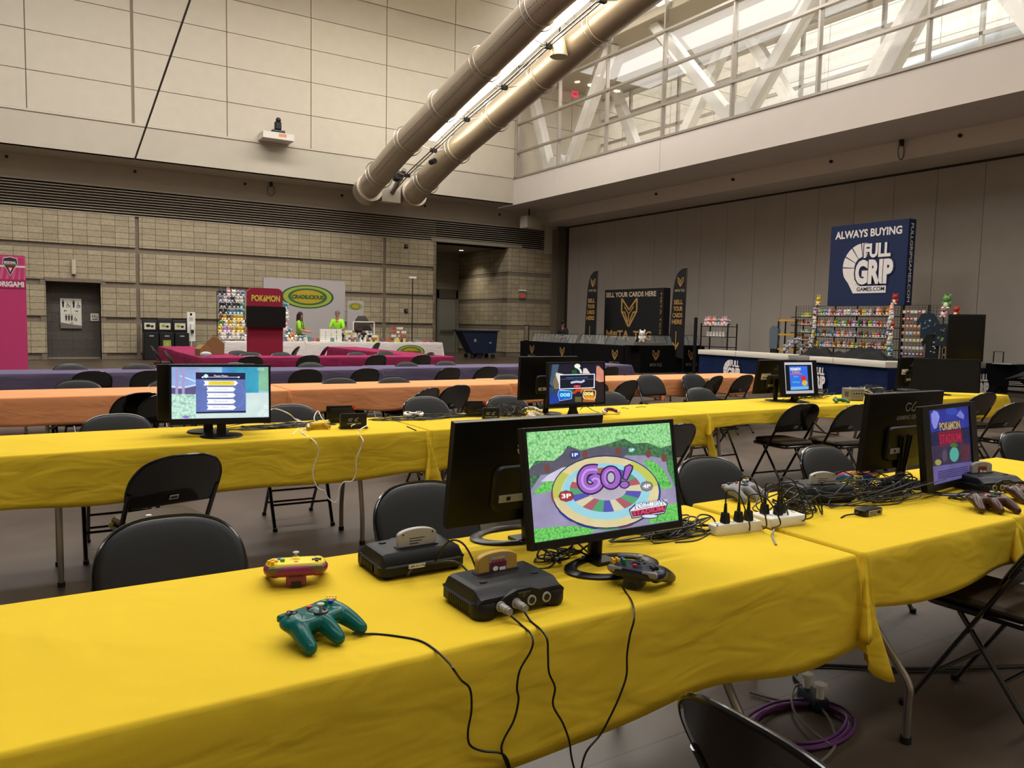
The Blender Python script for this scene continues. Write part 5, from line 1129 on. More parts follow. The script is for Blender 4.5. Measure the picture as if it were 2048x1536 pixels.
# ---- navy booth: banner tower ----
t = thing('banner_tower', 'tall navy fabric tower reading ALWAYS BUYING above the plush wall', 'banner', (18.15, 11.93, 0), W90)
o = MB().box((0, 0, 3.14), (2.13, .30, 2.08), NAVP).build('fabric_cover', t, smooth=0)
mb = MB(); F = Flat(mb, Matrix.Translation((0, -.151, 0)), step=.0015); F.tbox('ALWAYS BUYING', -.93, 3.83, .90, 4.03, WPR, .03); full_grip(F, -.02, 3.08, 1.28, WPR, NAVP); mb.build('front_lettering', o, smooth=0)
mb = MB(); F = Flat(mb, TR(1.066, 0, 0, radians(90)), step=.0015)
F.text('FULLGRIPGAMES.COM', (-.06, 4.08), (-.06, 2.18), (.06, 4.08), WPR, .02); mb.build('side_lettering', o, smooth=0)
mb = MB(); 
for sx in (-1, 1): MB().tube([(sx*.95, .05, 0), (sx*.95, .05, 2.12)], .02, M_blk, 8).build('post', t)
# ---- counters ----
def counter(x0, y0, x1, y1, depth, label, slab=True, logo=False, hh=.74, m=None, slabm=None):
    L_ = sqrt((x1-x0)**2+(y1-y0)**2); a = math.atan2(y1-y0, x1-x0)
    t = thing('booth_counter', label, 'counter', ((x0+x1)/2, (y0+y1)/2, 0), a, 'booth counters')
    MB().bb((-L_/2+.03, .03, hh-.03), (L_/2-.03, depth-.03, hh), M_topw).build('tabletop', t)
    for sx in (-1, 1):
        for yy in (.08, depth-.08): MB().tube([(sx*(L_/2-.15), yy, 0), (sx*(L_/2-.15), yy, hh-.03)], .016, M_chrome, 8).build('leg', t)
    mb = MB(); n = 60; vs = []
    per = [(-L_/2, 0), (L_/2, 0), (L_/2, depth), (-L_/2, depth)]
    for j, z in enumerate((hh+.003, .45, .02)):
        for k in range(4):
            p, q = per[k], per[(k+1) % 4]
            for i in range(n):
                u = i/n; x = p[0]+(q[0]-p[0])*u; y = p[1]+(q[1]-p[1])*u; w_ = .018*sin(u*L_*(9 if k % 2 == 0 else 4)+k)*(j/2)
                x += (1 if k == 1 else -1 if k == 3 else 0)*(w_+.01*j); y += (-1 if k == 0 else 1 if k == 2 else 0)*(w_+.01*j); vs.append((x, y, z))
    N_ = 4*n; fs = [tuple(range(N_))]+[(j*N_+i, (j+1)*N_+i, (j+1)*N_+(i+1) % N_, j*N_+(i+1) % N_) for j in range(2) for i in range(N_)]
    mb.add(vs, fs, m or M_navy); mb.build('cloth', t, smooth=50)
    return t, L_
def slab(t, x0, x1, z, m, label, name='display_case', cat='display case', dz=.12, dy=(-.06, .55)):
    o = MB().rbox((0, 0, 0), (x1-x0, dy[1]-dy[0], dz), .01, m, ch=.004).build(name); o.matrix_world = Matrix.Translation(t.location) @ Matrix.Rotation(t.rotation_euler.z, 4, 'Z') @ Matrix.Translation(((x0+x1)/2, (dy[0]+dy[1])/2, z+dz/2))
    return tag(o, label, cat, 'slab cases on the navy counter')
M_slab = mat('white_case', '#d9d3c6', .5); M_slabdim = mat('dim_case', '#8a8680', .4)  # darker copy of the white case puts its dim, shaded runs into colour
ca, L1 = counter(15.35, 14.95, 15.0, 11.75, .75, 'navy-clothed counter at the left end of the blue booth, white emblem on it')
cb, L2 = counter(14.98, 11.7, 14.15, 8.8, .75, 'navy-clothed counter in the middle of the blue booth before the plush wall')
cc, L3 = counter(15.1, 8.45, 16.6, 8.25, .75, 'navy-clothed counter at the right of the blue booth below the big black screen')
for t, x, s in ((ca, -.3, .58), (cb, -.55, .58), (cc, .55, .55)):
    mb = MB(); F = Flat(mb, Matrix.Translation((0, -.045, 0)), step=.002); full_grip(F, x, .38, s, WPR, NAVP); mb.build('emblem', t, smooth=0)
slab(ca, -L1/2, -L1/2+1.45, .745, M_slab, 'white slab case at the left end of the navy counters'); slab(ca, -L1/2+1.47, L1/2-.0, .745, M_slab, 'second white slab case from the left on the navy counters')
slab(cb, -L2/2+.05, -L2/2+.7, .745, M_slabdim, 'short slab case painted dim between white ones on the navy counters'); slab(cb, -L2/2+.72, -L2/2+1.5, .745, M_slab, 'white slab case right of the dim one on the navy counters'); slab(cb, -L2/2+1.52, L2/2, .745, M_slab, 'rightmost white slab case of the middle navy counter')
slab(cc, -L3/2, -.15, .745, M_slab, 'white slab case left of the big black screen'); slab(cc, -.13, L3/2, .745, M_slabdim, 'slab case painted as its shaded side under the big black screen')
# black cloth heap on the middle counter
def heap(cx, cy, z, sx, sy, h, m, label, seed, rz=0):
    R_ = random.Random(seed); nx, ny = 40, 16; vs = []
    ph = [R_.uniform(0, 6) for _ in range(6)]
    for j in range(ny+1):
        for i in range(nx+1):
            u, v = i/nx*2-1, j/ny*2-1; e = max(0, 1-u*u)**.5*max(0, 1-v*v)**.5
            f = .55+.25*sin(5*u+ph[0]+2*v)+.2*sin(11*u+ph[1]-3*v)+.12*sin(17*u+7*v+ph[2])
            vs.append((u*sx, v*sy, max(0, e**.6*h*max(.25, f))))
    fs = [(j*(nx+1)+i, j*(nx+1)+i+1, (j+1)*(nx+1)+i+1, (j+1)*(nx+1)+i) for j in range(ny) for i in range(nx)]
    o = MB().add(vs, fs, m).build('cloth_heap', smooth=80); o.location = (cx, cy, z); o.rotation_euler = (0, 0, rz); return tag(o, label, 'cloth')
heap(15.15, 10.35, .80, 1.45, .30, .34, BLKF, 'crumpled black cloth heaped on the blue booth counter', 5, math.atan2(-2.9, -.83)+pi)
# ---- grid wall ----
M_wire = mat('black_wire', '#0d0d0e', .45)
def gridpanel(y0, y1, label, x=17.75):
    t = thing('grid_panel', label, 'grid panel', (x, (y0+y1)/2, 0), W90, 'black wire grid panels'); w_ = abs(y0-y1)
    mb = MB()
    mb.tube([(-w_/2, 0, .02), (-w_/2, 0, 2.09), (w_/2, 0, 2.09), (w_/2, 0, .02), (-w_/2, 0, .02)], .014, M_wire, 6); mb.build('frame', t)
    mb = MB(); k = int(w_/.075)
    for i in range(1, k): mb.box((-w_/2+w_*i/k, 0, 1.05), (.005, .005, 2.06), M_wire)
    for i in range(1, 28): mb.box((0, .005, .075*i), (w_, .005, .005), M_wire)
    mb.build('mesh', t, smooth=0); return t
gridpanel(13.78, 13.14, 'narrow wire grid panel at the left end of the plush wall'); gridpanel(13.10, 11.95, 'left wide wire grid panel of the plush wall'); gridpanel(11.93, 10.78, 'right wide wire grid panel of the plush wall'); gridpanel(10.74, 10.12, 'wire grid panel hung with packages right of the plush wall'); gridpanel(10.08, 9.76, 'narrow wire grid panel behind the hanging shirts')
def gshelf(y0, y1, z, label, x=17.6, d=.26):
    o = MB().bb((x-d/2, y1, z-.02), (x+d/2+.03, y0, z), M_wire).build('wall_shelf', smooth=0); return tag(o, label, 'shelf', 'black shelves of the plush wall')
rows_z = [1.83, 1.55, 1.29, 1.02]; rn = ['top', 'second', 'third', 'lowest']
for z, n_ in zip(rows_z, rn): gshelf(13.08, 10.80, z, '%s black shelf along the plush wall under the navy tower' % n_)
for z, n_ in zip([1.80, 1.58, 1.38, 1.17, .98], ['top', 'second', 'middle', 'fourth', 'lowest']): gshelf(13.72, 13.16, z, '%s short shelf on the narrow left grid panel' % n_)
# plush toys: a few generic stuffed-animal bodies in several colours, object-level materials
def plush_mesh(kind, c1, c2, s=1.):
    m1, m2 = mat('plush_'+c1, c1, .95, bump=.3, bscale=300), mat('plush_'+c2, c2, .95); mb = MB()
    mb.sph((0, 0, .055*s), (.045*s, .04*s, .05*s), m1, 10, 7); mb.sph((0, -.01*s, .125*s), (.045*s, .042*s, .040*s), m1, 10, 7)
    mb.sph((0, -.036*s, .05*s), (.026*s, .012*s, .032*s), m2, 8, 6)
    for sx in (-1, 1):
        if kind == 0: mb.sph((sx*.032*s, 0, .165*s), (.014*s, .009*s, .018*s), m1, 8, 6)
        elif kind == 1: mb.sph((sx*.022*s, .005*s, .185*s), (.010*s, .008*s, .038*s), m1, 8, 6)
        else: mb.sph((sx*.05*s, 0, .13*s), (.020*s, .012*s, .016*s), m2, 8, 6)
        mb.sph((sx*.042*s, -.012*s, .07*s), (.014*s, .014*s, .026*s), m1, 8, 6); mb.sph((sx*.028*s, -.03*s, .014*s), (.018*s, .026*s, .014*s), m2, 8, 6)
        mb.sph((sx*.017*s, -.05*s, .13*s), (.005*s, .003*s, .006*s), M_rub, 6, 4)
    return mb
PAL = [('#e8e4dc', '#c9c4ba'), ('#e9b7c2', '#f0dcdc'), ('#7f86a6', '#c8cbe0'), ('#8a5a3c', '#e0c9a0'), ('#e0b93c', '#f0e6c0'), ('#5f8f9c', '#c9dfe2'), ('#b8402f', '#eadbc8'), ('#3a3a42', '#b9b6b4'), ('#c79ad0', '#efe0f0'), ('#6fa35c', '#dfe6c0'), ('#d9813c', '#f0e0c8'), ('#9a98a0', '#e0dede')]
PCN = ['white', 'pink', 'slate blue', 'brown', 'yellow', 'teal', 'red', 'black', 'lilac', 'green', 'orange', 'grey']
PROTO = {}
def plush(i, loc, rz, label, group, s=1., tilt=0.):
    i = i % 12; key = (i, i % 3)
    if key not in PROTO:
        o = plush_mesh(i % 3, *PAL[i]).build('plush_toy', smooth=60); PROTO[key] = o; tag(o, label, 'plush toy', group)
    else: o = PROTO[key].copy(); COL.objects.link(o); o['label'] = label; o['group'] = group; o['category'] = 'plush toy'
    o.location = loc; o.rotation_euler = (tilt, 0, rz); o.scale = (s, s, s); return o
R_ = random.Random(99)
for z, n_ in zip(rows_z, rn):
    y = 12.98; i = 0
    while y > 10.90:
        k = R_.randrange(12); s = R_.uniform(.78, 1.05)
        plush(k, (17.57+R_.uniform(-.03, .03), y, z), W90+R_.uniform(-.5, .5), '%s plush toy on the %s shelf of the plush wall' % (PCN[k], n_), 'plush toys on the %s shelf of the plush wall' % n_, s)
        y -= R_.uniform(.068, .09)
for j in range(9):
    z = 1.93-.125*j
    for dx, col in ((0, 'left'), (1, 'right')):
        k = R_.choice([0, 1, 6, 10, 11, 3] if j < 4 else [2, 11, 0, 4, 5]); yy = 13.0 if dx == 0 else 10.83
        if dx == 0 and j > 7: continue
        plush(k, (17.46, yy+R_.uniform(-.06, .06), z-.06), W90+R_.uniform(-.6, .6), '%s plush toy hanging in the %s column at the edge of the plush wall' % (PCN[k], col), 'plush toys hanging in the %s column of the plush wall' % col, 1.1)
for z, n_ in zip([1.80, 1.58, 1.38, 1.17, .98], ['top', 'second', 'middle', 'fourth', 'lowest']):
    for q in range(7):
        k = R_.choice([4, 4, 9] if z > 1.7 else [6, 1, 0] if z > 1.5 else [11, 0, 9] if z > 1.3 else [6, 0, 3])
        plush(k, (17.58, 13.44-.045*q, z), W90, '%s little plush on the %s short shelf of the narrow left panel' % (PCN[k], n_), 'small toys on the %s short shelf' % n_, .55)
for q in range(7): plush(11, (17.4+R_.uniform(-.05, .1), 13.85-R_.random()*.5, .80+R_.random()*.3), R_.random()*6, 'grey plush toy in the bunch at the lower left of the plush wall', 'grey plush bunch at the plush wall', 1.2)
# two plush seated on top of the grid (plain rounded stand-ins)
plush(4, (17.7, 13.05, 2.10), W90+.3, 'round yellow plush seated on top of the plush wall, left of the navy tower', 'plush toys on top of the plush wall', 1.35)
plush(6, (17.6, 10.85, 2.10), W90, 'red plush seated on top of the plush wall, right of the navy tower', 'plush toys on top of the plush wall', 1.5); plush(4, (17.55, 10.9, 1.92), W90, 'yellow-tailed plush hung just under the red one on the plush wall', 'plush toys on top of the plush wall', 1.1)
# packages on the right panel
pkc = ['#d9d2c4', '#c9884a', '#b04a3a', '#d8c23c', '#c7b7bd', '#5a6aa0', '#7a1f2c', '#b9c4ca']
PK = {}
for r_, z in enumerate((1.93, 1.76, 1.59, 1.43, 1.26, 1.08, .93)):
    for q in range(6):
        ci = R_.choice(([0, 2], [0, 2, 4], [1, 1, 7], [1, 7], [3, 4], [4, 4, 0], [6, 5])[r_]); m_ = pm(pkc[ci], .5)
        if ci not in PK: mb = MB(); mb.box((0, 0, 0), (.075, .03, .07), m_); mb.box((0, -.0155, .012), (.055, .002, .03), WPR); o = mb.build('blister_pack', smooth=0); PK[ci] = o
        else: o = PK[ci].copy(); COL.objects.link(o)
        o.location = (17.70, 10.66-.093*q, z); o.rotation_euler = (0, 0, W90); tag(o, '%s package in the %s row of the right wire panel' % (['cream', 'orange', 'red', 'yellow', 'pinkish', 'blue', 'dark red', 'pale blue'][ci], ORD[r_].replace('leftmost', 'first').replace(' from the left', '')), 'package', 'packages hanging in row %s of the right wire panel' % ['one', 'two', 'three', 'four', 'five', 'six', 'seven'][r_])
# hanging shirts
def shirt(y, z, c, pr, label, s=1.):
    t = thing('hanging_shirt', label, 'shirt', (17.45, y, z), W90+.25, 'shirts hanging beside the plush wall')
    MB().tube([(0, 0, .07), (0, .12, .12), (0, .3, .12)], .006, M_wire, 6).build('hook', t)
    pts = [(-.20, -.62), (.20, -.62), (.21, -.15), (.33, -.30), (.38, -.18), (.22, .02), (.08, .05), (0, .02), (-.08, .05), (-.22, .02), (-.38, -.18), (-.33, -.30), (-.21, -.15)]
    MB().prism([(x*s*.62, y_*s*.85) for x, y_ in pts], .05, mat('shirt_'+c, c, .9)).build('fabric', t, smooth=0)
    mb = MB(); F = Flat(mb, Matrix.Translation((0, -.026, 0)), step=.002); rr = random.Random(int(z*100+y*10))
    for i in range(7): F.ell(rr.uniform(-.08, .08)*s, rr.uniform(-.40, -.08)*s, rr.uniform(.012, .035), rr.uniform(.012, .03), mat('print_'+pr[i % len(pr)], pr[i % len(pr)], .9), n=7)
    mb.build('print', t, smooth=0); MB().tube([(-.12, .0, .03), (0, .0, .07), (.12, .0, .03)], .006, M_wire, 6).build('hanger', t)
shirt(9.95, 1.85, '#1c2c3c', ['#6f93a6', '#9fb3b8', '#4a6a80'], 'dark blue patterned shirt, uppermost beside the plush wall'); shirt(9.80, 1.38, '#0f1216', ['#c9c6b0', '#b7a848', '#8a8a90'], 'black printed shirt hanging below the blue patterned one'); shirt(9.62, 1.62, '#1a2430', ['#7a8a50', '#556070'], 'dark shirt with a green print, rightmost of the hanging shirts', .9)
# yellow shelving left and right of the grid
M_ysh = mat('yellow_shelf', '#c9962a', .6)
def yshelf(x, y0, y1, zs, label, posty=()):
    t = thing('shelving_unit', label, 'shelf', (x, (y0+y1)/2, 0), W90, 'yellow shelving units'); w_ = abs(y1-y0)
    for z in zs: MB().box((0, 0, z), (w_, .35, .05), M_ysh).build('shelf_board', t)
    for sx in (-1, 1):
        for sy in (-.15, .15): MB().box((sx*w_/2, sy, max(zs)/2+.02), (.03, .03, max(zs)+.04), M_wire).build('post', t)
yshelf(18.1, 14.5, 13.9, (.90, 1.31, 1.71), 'yellow-boarded shelf unit left of the plush wall'); yshelf(17.9, 9.7, 9.25, (.95, 1.12, 1.50), 'yellow-boarded shelf unit between the shirts and the big black screen')
plain('hanging_jacket', 'blue-grey garment hanging at the left of the yellow shelf unit', 'jacket', (17.95, 14.62, 1.35), W90, lambda t: (MB().prism([(-.13, -.45), (.13, -.45), (.15, .1), (.05, .2), (-.05, .2), (-.15, .1)], .1, pm('#5a6670', .9)).build('fabric', t), MB().prism([(-.1, -.62), (.12, -.62), (.14, -.42), (-.1, -.42)], .09, BLKF).build('hem', t)))
for k, (y, z, i, s, l) in enumerate(((9.72, 1.99, 9, 1.9, 'pale green spiky plush on top of the right shelf unit'), (9.78, 1.80, 1, 1.6, 'pink plush below the green one'), (9.5, 1.80, 6, 1.5, 'orange-red plush beside the pink one, above the big black screen'), (9.6, 1.52, 8, 1.3, 'lilac plush on the right yellow shelf'), (9.45, 1.15, 10, 1.3, 'orange plush low on the right yellow shelf'))): plush(i, (17.8, y, z), W90, l, 'plush toys on the right yellow shelves', s)
plain('display_screen', 'large black upright screen standing at the right end of the blue booth', 'screen', (16.1, 8.38, .868), radians(-68), lambda t: (MB().rbox((0, 0, .49), (.66, .06, .95), .01, M_mon, ch=.004).build('housing', t), MB().bb((-.30, -.034, .05), (.30, -.029, .93), M_scr).build('screen', t), MB().rbox((0, 0, .008), (.4, .25, .016), .03, M_mon).build('foot', t)))
# black merchandise cart at the far right, suitcase
t = thing('draped_table', 'black-draped table with a pale star-like print at the far right', 'table', (19.3, 8.75, 0), radians(-60))
MB().bb((-.75, -.3, .25), (.75, .3, .76), M_blkc).build('cloth', t); mb = MB(); F = Flat(mb, Matrix.Translation((0, -.302, 0)), step=.002)
for p_ in ([(-.35, .42), (.1, .66), (.02, .52)], [(-.1, .45), (.22, .60), (.1, .44)]): F.poly(p_, mat('worn_print', '#4a4c50', .8))
for k in range(3): F.rect(-.25, .30+.035*k, .05-.04*k, .31+.035*k, WPR)
mb.build('print', t, smooth=0)
for sx in (-1, 1):
    MB().tube([(sx*.55, -.25, 0), (sx*.25, .2, .5)], .015, M_wire, 6).build('leg', t); MB().tube([(sx*.25, -.25, 0), (sx*.55, .2, .5)], .015, M_wire, 6).build('leg', t)
o = MB().bb((-.2, -.2, 0), (.2, .2, .025), mat('pale_boxes', '#8ca0a0', .5)).build('flat_boxes', smooth=0); o.location = (18.9, 8.9, .765); tag(o, 'flat pale boxes lying on the black-draped table', 'box')
plain('suitcase', 'suitcase handle rising behind the black-draped table', 'suitcase', (20.0, 9.6, 0), W90, lambda t: (MB().rbox((0, 0, .33), (.45, .25, .6), .05, BLKF, ch=.01).build('shell', t), MB().tube([(-.11, 0, .62), (-.11, 0, 1.02), (.11, 0, 1.02), (.11, 0, .62)], .014, M_wire, 8).build('handle', t)))
# rack between the two booths
t = thing('metal_rack', 'black metal rack with plush and small boxes between the two booths', 'rack', (18.3, 17.05, 0), W90)
for z in (.86, 1.18, 1.50): MB().box((0, 0, z), (1.1, .4, .02), M_wire).build('rack_shelf', t)
for sx in (-1, 1):
    for sy in (-1, 1): MB().box((sx*.55, sy*.2, .8), (.03, .03, 1.6), M_wire).build('post', t)
for q in range(9): k = R_.choice([1, 1, 1, 10, 11]); plush(k, (18.2, 17.5-.115*q, 1.515+.02*(q % 2)), W90+R_.uniform(-.4, .4), '%s plush on the top shelf of the black metal rack' % PCN[k], 'plush toys on the black metal rack', 1.35)
BX = {}
for z in (1.19, 1.27):
    for q in range(6):
        if not BX: o = MB().box((0, 0, .036), (.09, .09, .07), M_wht).build('small_box', smooth=0); BX[0] = o
        else: o = BX[0].copy(); COL.objects.link(o)
        o.location = (18.25, 17.42-.13*q, z); tag(o, 'small white box on the middle shelf of the black metal rack', 'box', 'small white boxes on the black metal rack')
plain('umbrella_bag', 'tall narrow black bag standing left of the black metal rack', 'bag', (18.0, 17.75, 0), W90, lambda t: MB().rbox((0, 0, .89), (.10, .1, 1.78), .04, BLKF, ch=.02).build('body', t))
plain('hanging_garment', 'pinkish patterned garment hanging left of the black metal rack', 'garment', (17.9, 18.35, 1.05), W90, lambda t: (MB().prism([(-.08, -.3), (.16, -.25), (.05, .25), (-.08, .25)], .08, mat('rose_pattern', '#a8776a', .9, noise=.4, nscale=30)).build('fabric', t)))
plush(0, (17.85, 18.4, 1.42), W90, 'white and red plush above the pinkish garment', 'plush toys left of the black metal rack', 1.3)

# ---- black and gold booth ----
def fox(F, cx, cz, s, m):
    P = lambda pts: [(cx+x*s, cz+y*s) for x, y in pts]
    w_ = .09*s
    F.stroke(P([(-.5, .6), (-.5, .05), (-.02, -.62)]), w_, m); F.stroke(P([(.5, .6), (.5, .05), (.02, -.62)]), w_, m)
    F.stroke(P([(-.5, .6), (0, .12), (.5, .6)]), w_, m); F.stroke(P([(-.5, .02), (-.28, -.0), (-.12, -.3), (-.04, -.55)]), w_*.8, m); F.stroke(P([(.5, .02), (.28, .0), (.12, -.3), (.04, -.55)]), w_*.8, m)
    F.stroke(P([(-.3, .25), (0, -.08), (.3, .25)]), w_*.7, m); F.stroke(P([(0, -.1), (0, -.4)]), w_*.8, m)
def front(x0, y0, x1, y1, h, label, logos):
    L_ = sqrt((x1-x0)**2+(y1-y0)**2); a = math.atan2(y1-y0, x1-x0)
    t = thing('booth_counter', label, 'counter', ((x0+x1)/2, (y0+y1)/2, 0), a, 'booth counters')
    MB().bb((-L_/2, 0, .01), (L_/2, .75, h), M_blkc).build('cloth', t, smooth=0)
    for lx in logos:
        mb = MB(); F = Flat(mb, Matrix.Translation((lx, -.002, 0)), step=.002); fox(F, 0, h-.30, .26, GOLD); F.tbox('M\u2261TA TCG', -.25, .20, .25, .30, mat('gold_grey_print', '#7a6a55', .6), .02); mb.build('emblem', t, smooth=0)
    return t, L_
front(16.15, 25.2, 16.1, 21.7, .80, 'black-clothed counter with gold emblems at the far left of the gold-lettered booth', (-.9, 1.1)); front(16.1, 21.65, 16.1, 18.98, .82, 'black-clothed counter with a gold emblem in the middle of the gold-lettered booth', (.9,)); front(16.12, 18.2, 18.9, 18.2, .86, 'black-clothed counter with gold emblems at the right side of the gold-lettered booth', (-.75, .8))
M_cglass = mat('case_glass', '#c8d0d0', .05, alpha=.16, trans=.3)
def gcase(x, y0, y1, z, label, ax='Y'):
    t = thing('glass_case', label, 'display case', (x, (y0+y1)/2, z), W90 if ax == 'Y' else 0, 'glass cases on the black counters'); L_ = abs(y1-y0)
    if ax != 'Y': t.location = ((y0+y1)/2, x, z)
    MB().prism([(-L_/2, 0), (L_/2, 0), (L_/2, .34), (-L_/2, .34)], .006, M_cglass, M=Matrix.Translation((0, .12, 0))@Matrix.Rotation(radians(-25), 4, 'X')).build('pane', t, smooth=0)
    n = max(2, int(L_/.45))
    mb = MB(); mb.box((0, .26, .33), (L_, .012, .012), M_wire); mb.box((0, .12, .006), (L_, .012, .012), M_wire)
    for i in range(n+1): mb.box((-L_/2+L_*i/n, .37, .16), (.012, .012, .32), M_wire); mb.tube([(-L_/2+L_*i/n, .12, 0), (-L_/2+L_*i/n+.0, .26, .33)], .006, M_wire, 5); mb.tube([(-L_/2+L_*min(i+.5, n)/n, .14, 0), (-L_/2+L_*i/n, .37, .33)], .005, M_wire, 5)
    mb.build('frame', t, smooth=0)
gcase(16.15, 24.6, 21.8, .80, 'slanted glass case at the left part of the gold-lettered booth'); gcase(16.15, 21.6, 18.7, .82, 'slanted glass case in the middle of the gold-lettered booth'); gcase(18.2, 16.4, 18.8, .86, 'slanted glass case on the right side counter of the gold-lettered booth', 'X')
t = thing('backdrop', 'black backdrop reading SELL YOUR CARDS HERE with a gold emblem', 'banner', (18.2, 21.05, 0), W90)
o = MB().box((0, .15, 1.39), (3.15, .30, 2.78), BLKF).build('fabric_cover', t, smooth=0)
mb = MB(); F = Flat(mb, Matrix.Translation((0, -.002, 0)), step=.002); CRM = mat('cream_print', '#b9a894', .7)
F.tbox('SELL YOUR CARDS HERE', -1.5, 2.50, 1.2, 2.68, CRM, .03); fox(F, -.18, 1.95, .82, GOLD); F.tbox('M\u2261TA', -1.42, .98, -.12, 1.30, GOLD, .03); F.tbox('TCG', .1, .98, 1.05, 1.30, GOLD, .03); F.text('META TCG', (1.44, 2.6), (1.44, 1.2), (1.52, 2.6), GOLD, 0); mb.build('print', o, smooth=0)
def flag(x, y, zt, label):
    t = thing('feather_flag', label, 'flag', (x, y, 0), W90, 'black feather flags'); MB().lathe([(0, 0), (.2, 0), (.2, .03), (.03, .05), (0, .05)], M_wire, 20, M=Matrix.Translation((.35, 0, 0))).build('base', t)
    MB().tube([(.35, 0, .03), (.36, 0, zt*.6), (.38, 0, zt*.93), (.36, 0, zt)], .013, M_wire, 6, smooth=4).build('pole', t)
    pts = [(-.32, .55), (.34, .45)]+[(.34+.0*k, .45+(zt-.45)*k/6) for k in range(1, 7)]+[(.15, zt-.02), (-.02, zt-.14), (-.14, zt-.38), (-.20, zt-.7), (-.27, zt*.5)]
    o = MB().prism(pts, .012, BLKF).build('fabric', t, smooth=0); mb = MB(); F = Flat(mb, Matrix.Translation((0, -.008, 0)), step=.0015); fox(F, .12, zt-.42, .24, GOLD); F.tbox('M\u2261TA TCG', -.10, zt-.74, .32, zt-.66, CRM, .0)
    for i, w_ in enumerate(('SELL', 'YOUR', 'CARDS', 'HERE')): F.tbox(w_, -.13-.02*i, zt-1.14-.21*i, .27, zt-.99-.21*i, GOLD, .03)
    F.stroke([(.02, zt-2.0), (.02, zt-2.52)], .035, GOLD); F.poly([(-.13, zt-2.38), (-.10, zt-2.34), (.02, zt-2.48), (.14, zt-2.34), (.17, zt-2.38), (.02, zt-2.60)], GOLD); mb.build('print', o, smooth=0)
flag(17.4, 22.45, 3.42, 'black feather flag at the left of the SELL YOUR CARDS HERE backdrop'); flag(17.6, 18.2, 3.32, 'black feather flag at the right of the SELL YOUR CARDS HERE backdrop')
o = plush(0, (16.35, 18.4, .86+.10), W90+.6, 'white speckled plush seated on the corner of the black counter', 'plush on the black counter', 2.2); o = MB().bb((-.65, -.25, 0), (.65, .25, .09), mat('case_stack', '#77736c', .5)).build('card_tray', smooth=0); o.location = (16.5, 18.45, .865); tag(o, 'grey tray of cards under the white speckled plush', 'tray')
plain('price_board', 'narrow black board with pale text rows at the left end of the gold-lettered booth', 'sign', (16.3, 25.0, .80), W90, lambda t: (MB().bb((-.17, -.01, 0), (.17, .01, .62), BLKF).build('panel', t, smooth=0), (lambda mb: ([Flat(mb, Matrix.Translation((0, -.011, 0)), step=.001).rect(-.13, .05+.055*k, .13, .075+.055*k, CRM) for k in range(10)], mb.build('print', t, smooth=0)))(MB())))

# ---- white booth with the oval emblem ----
M_gr1, M_gr2, M_gr3, M_ylg = pm('#1f4d24', .7), pm('#8f9a3a', .7), pm('#2a5a2c', .7), pm('#a48d1f', .7)
M_lil = mat('lilac_backdrop', '#a49c9c', .85)
def oval(F, cx, cz, rx, ry, txt=True):
    F.ell(cx, cz, rx, ry, M_gr1, n=48); F.ell(cx, cz, rx*.92, ry*.90, M_gr2, n=48); F.ell(cx, cz, rx*.74, ry*.72, M_gr3, n=48); F.ell(cx, cz, rx*.62, ry*.58, M_ylg, n=48)
    if txt: F.tbox('CRADILICIOUS', cx-rx*.60, cz-ry*.2, cx+rx*.60, cz+ry*.16, M_gr1, .06)
t = thing('backdrop', 'pale grey backdrop with a green and yellow oval emblem', 'banner', (8.08, 26.4, 0))
o = MB().bb((-1.42, 0, 0), (1.42, .12, 2.82), M_lil).build('fabric_cover', t, smooth=0); mb = MB(); F = Flat(mb, Matrix.Translation((0, -.001, 0)), step=.002); oval(F, .08, 2.23, .92, .40); mb.build('print', o, smooth=0)
t = thing('banner_stand', 'smaller pale banner with an oval emblem right of the grey backdrop', 'banner', (9.85, 26.3, 0)); o = MB().bb((-.3, 0, 0), (.3, .06, 2.15), M_lil).build('panel', t, smooth=0); mb = MB(); F = Flat(mb, Matrix.Translation((0, -.001, 0)), step=.002); oval(F, -.0, 1.95, .24, .12, False); mb.build('print', o, smooth=0)
for a, c, l, em_ in ((4.95, 7.35, 'left', 0), (7.37, 9.78, 'middle', 0), (9.80, 12.22, 'right', 1)):
    table(a+.02, c-.02, 24.1, 24.86, 'folding table under the %s white cloth of the plush and card booth' % l, 'folding tables of the white booth')
    o = cloth(a, c, 24.1, 24.86, M_white, '%s white tablecloth of the plush and card booth' % l, 'white tablecloths', drop=.72, seed=60+em_, corner=1.0, amp=.014)
    if em_:
        mb = MB(); F = Flat(mb, Matrix.Translation((10.98, 24.04, 0)), step=.002); oval(F, 0, .42, .52, .24, False); F.tbox('CRADILICIOUS', -.3, .38, .3, .46, M_rub, .05); e = mb.build('emblem', smooth=0); e.parent = o
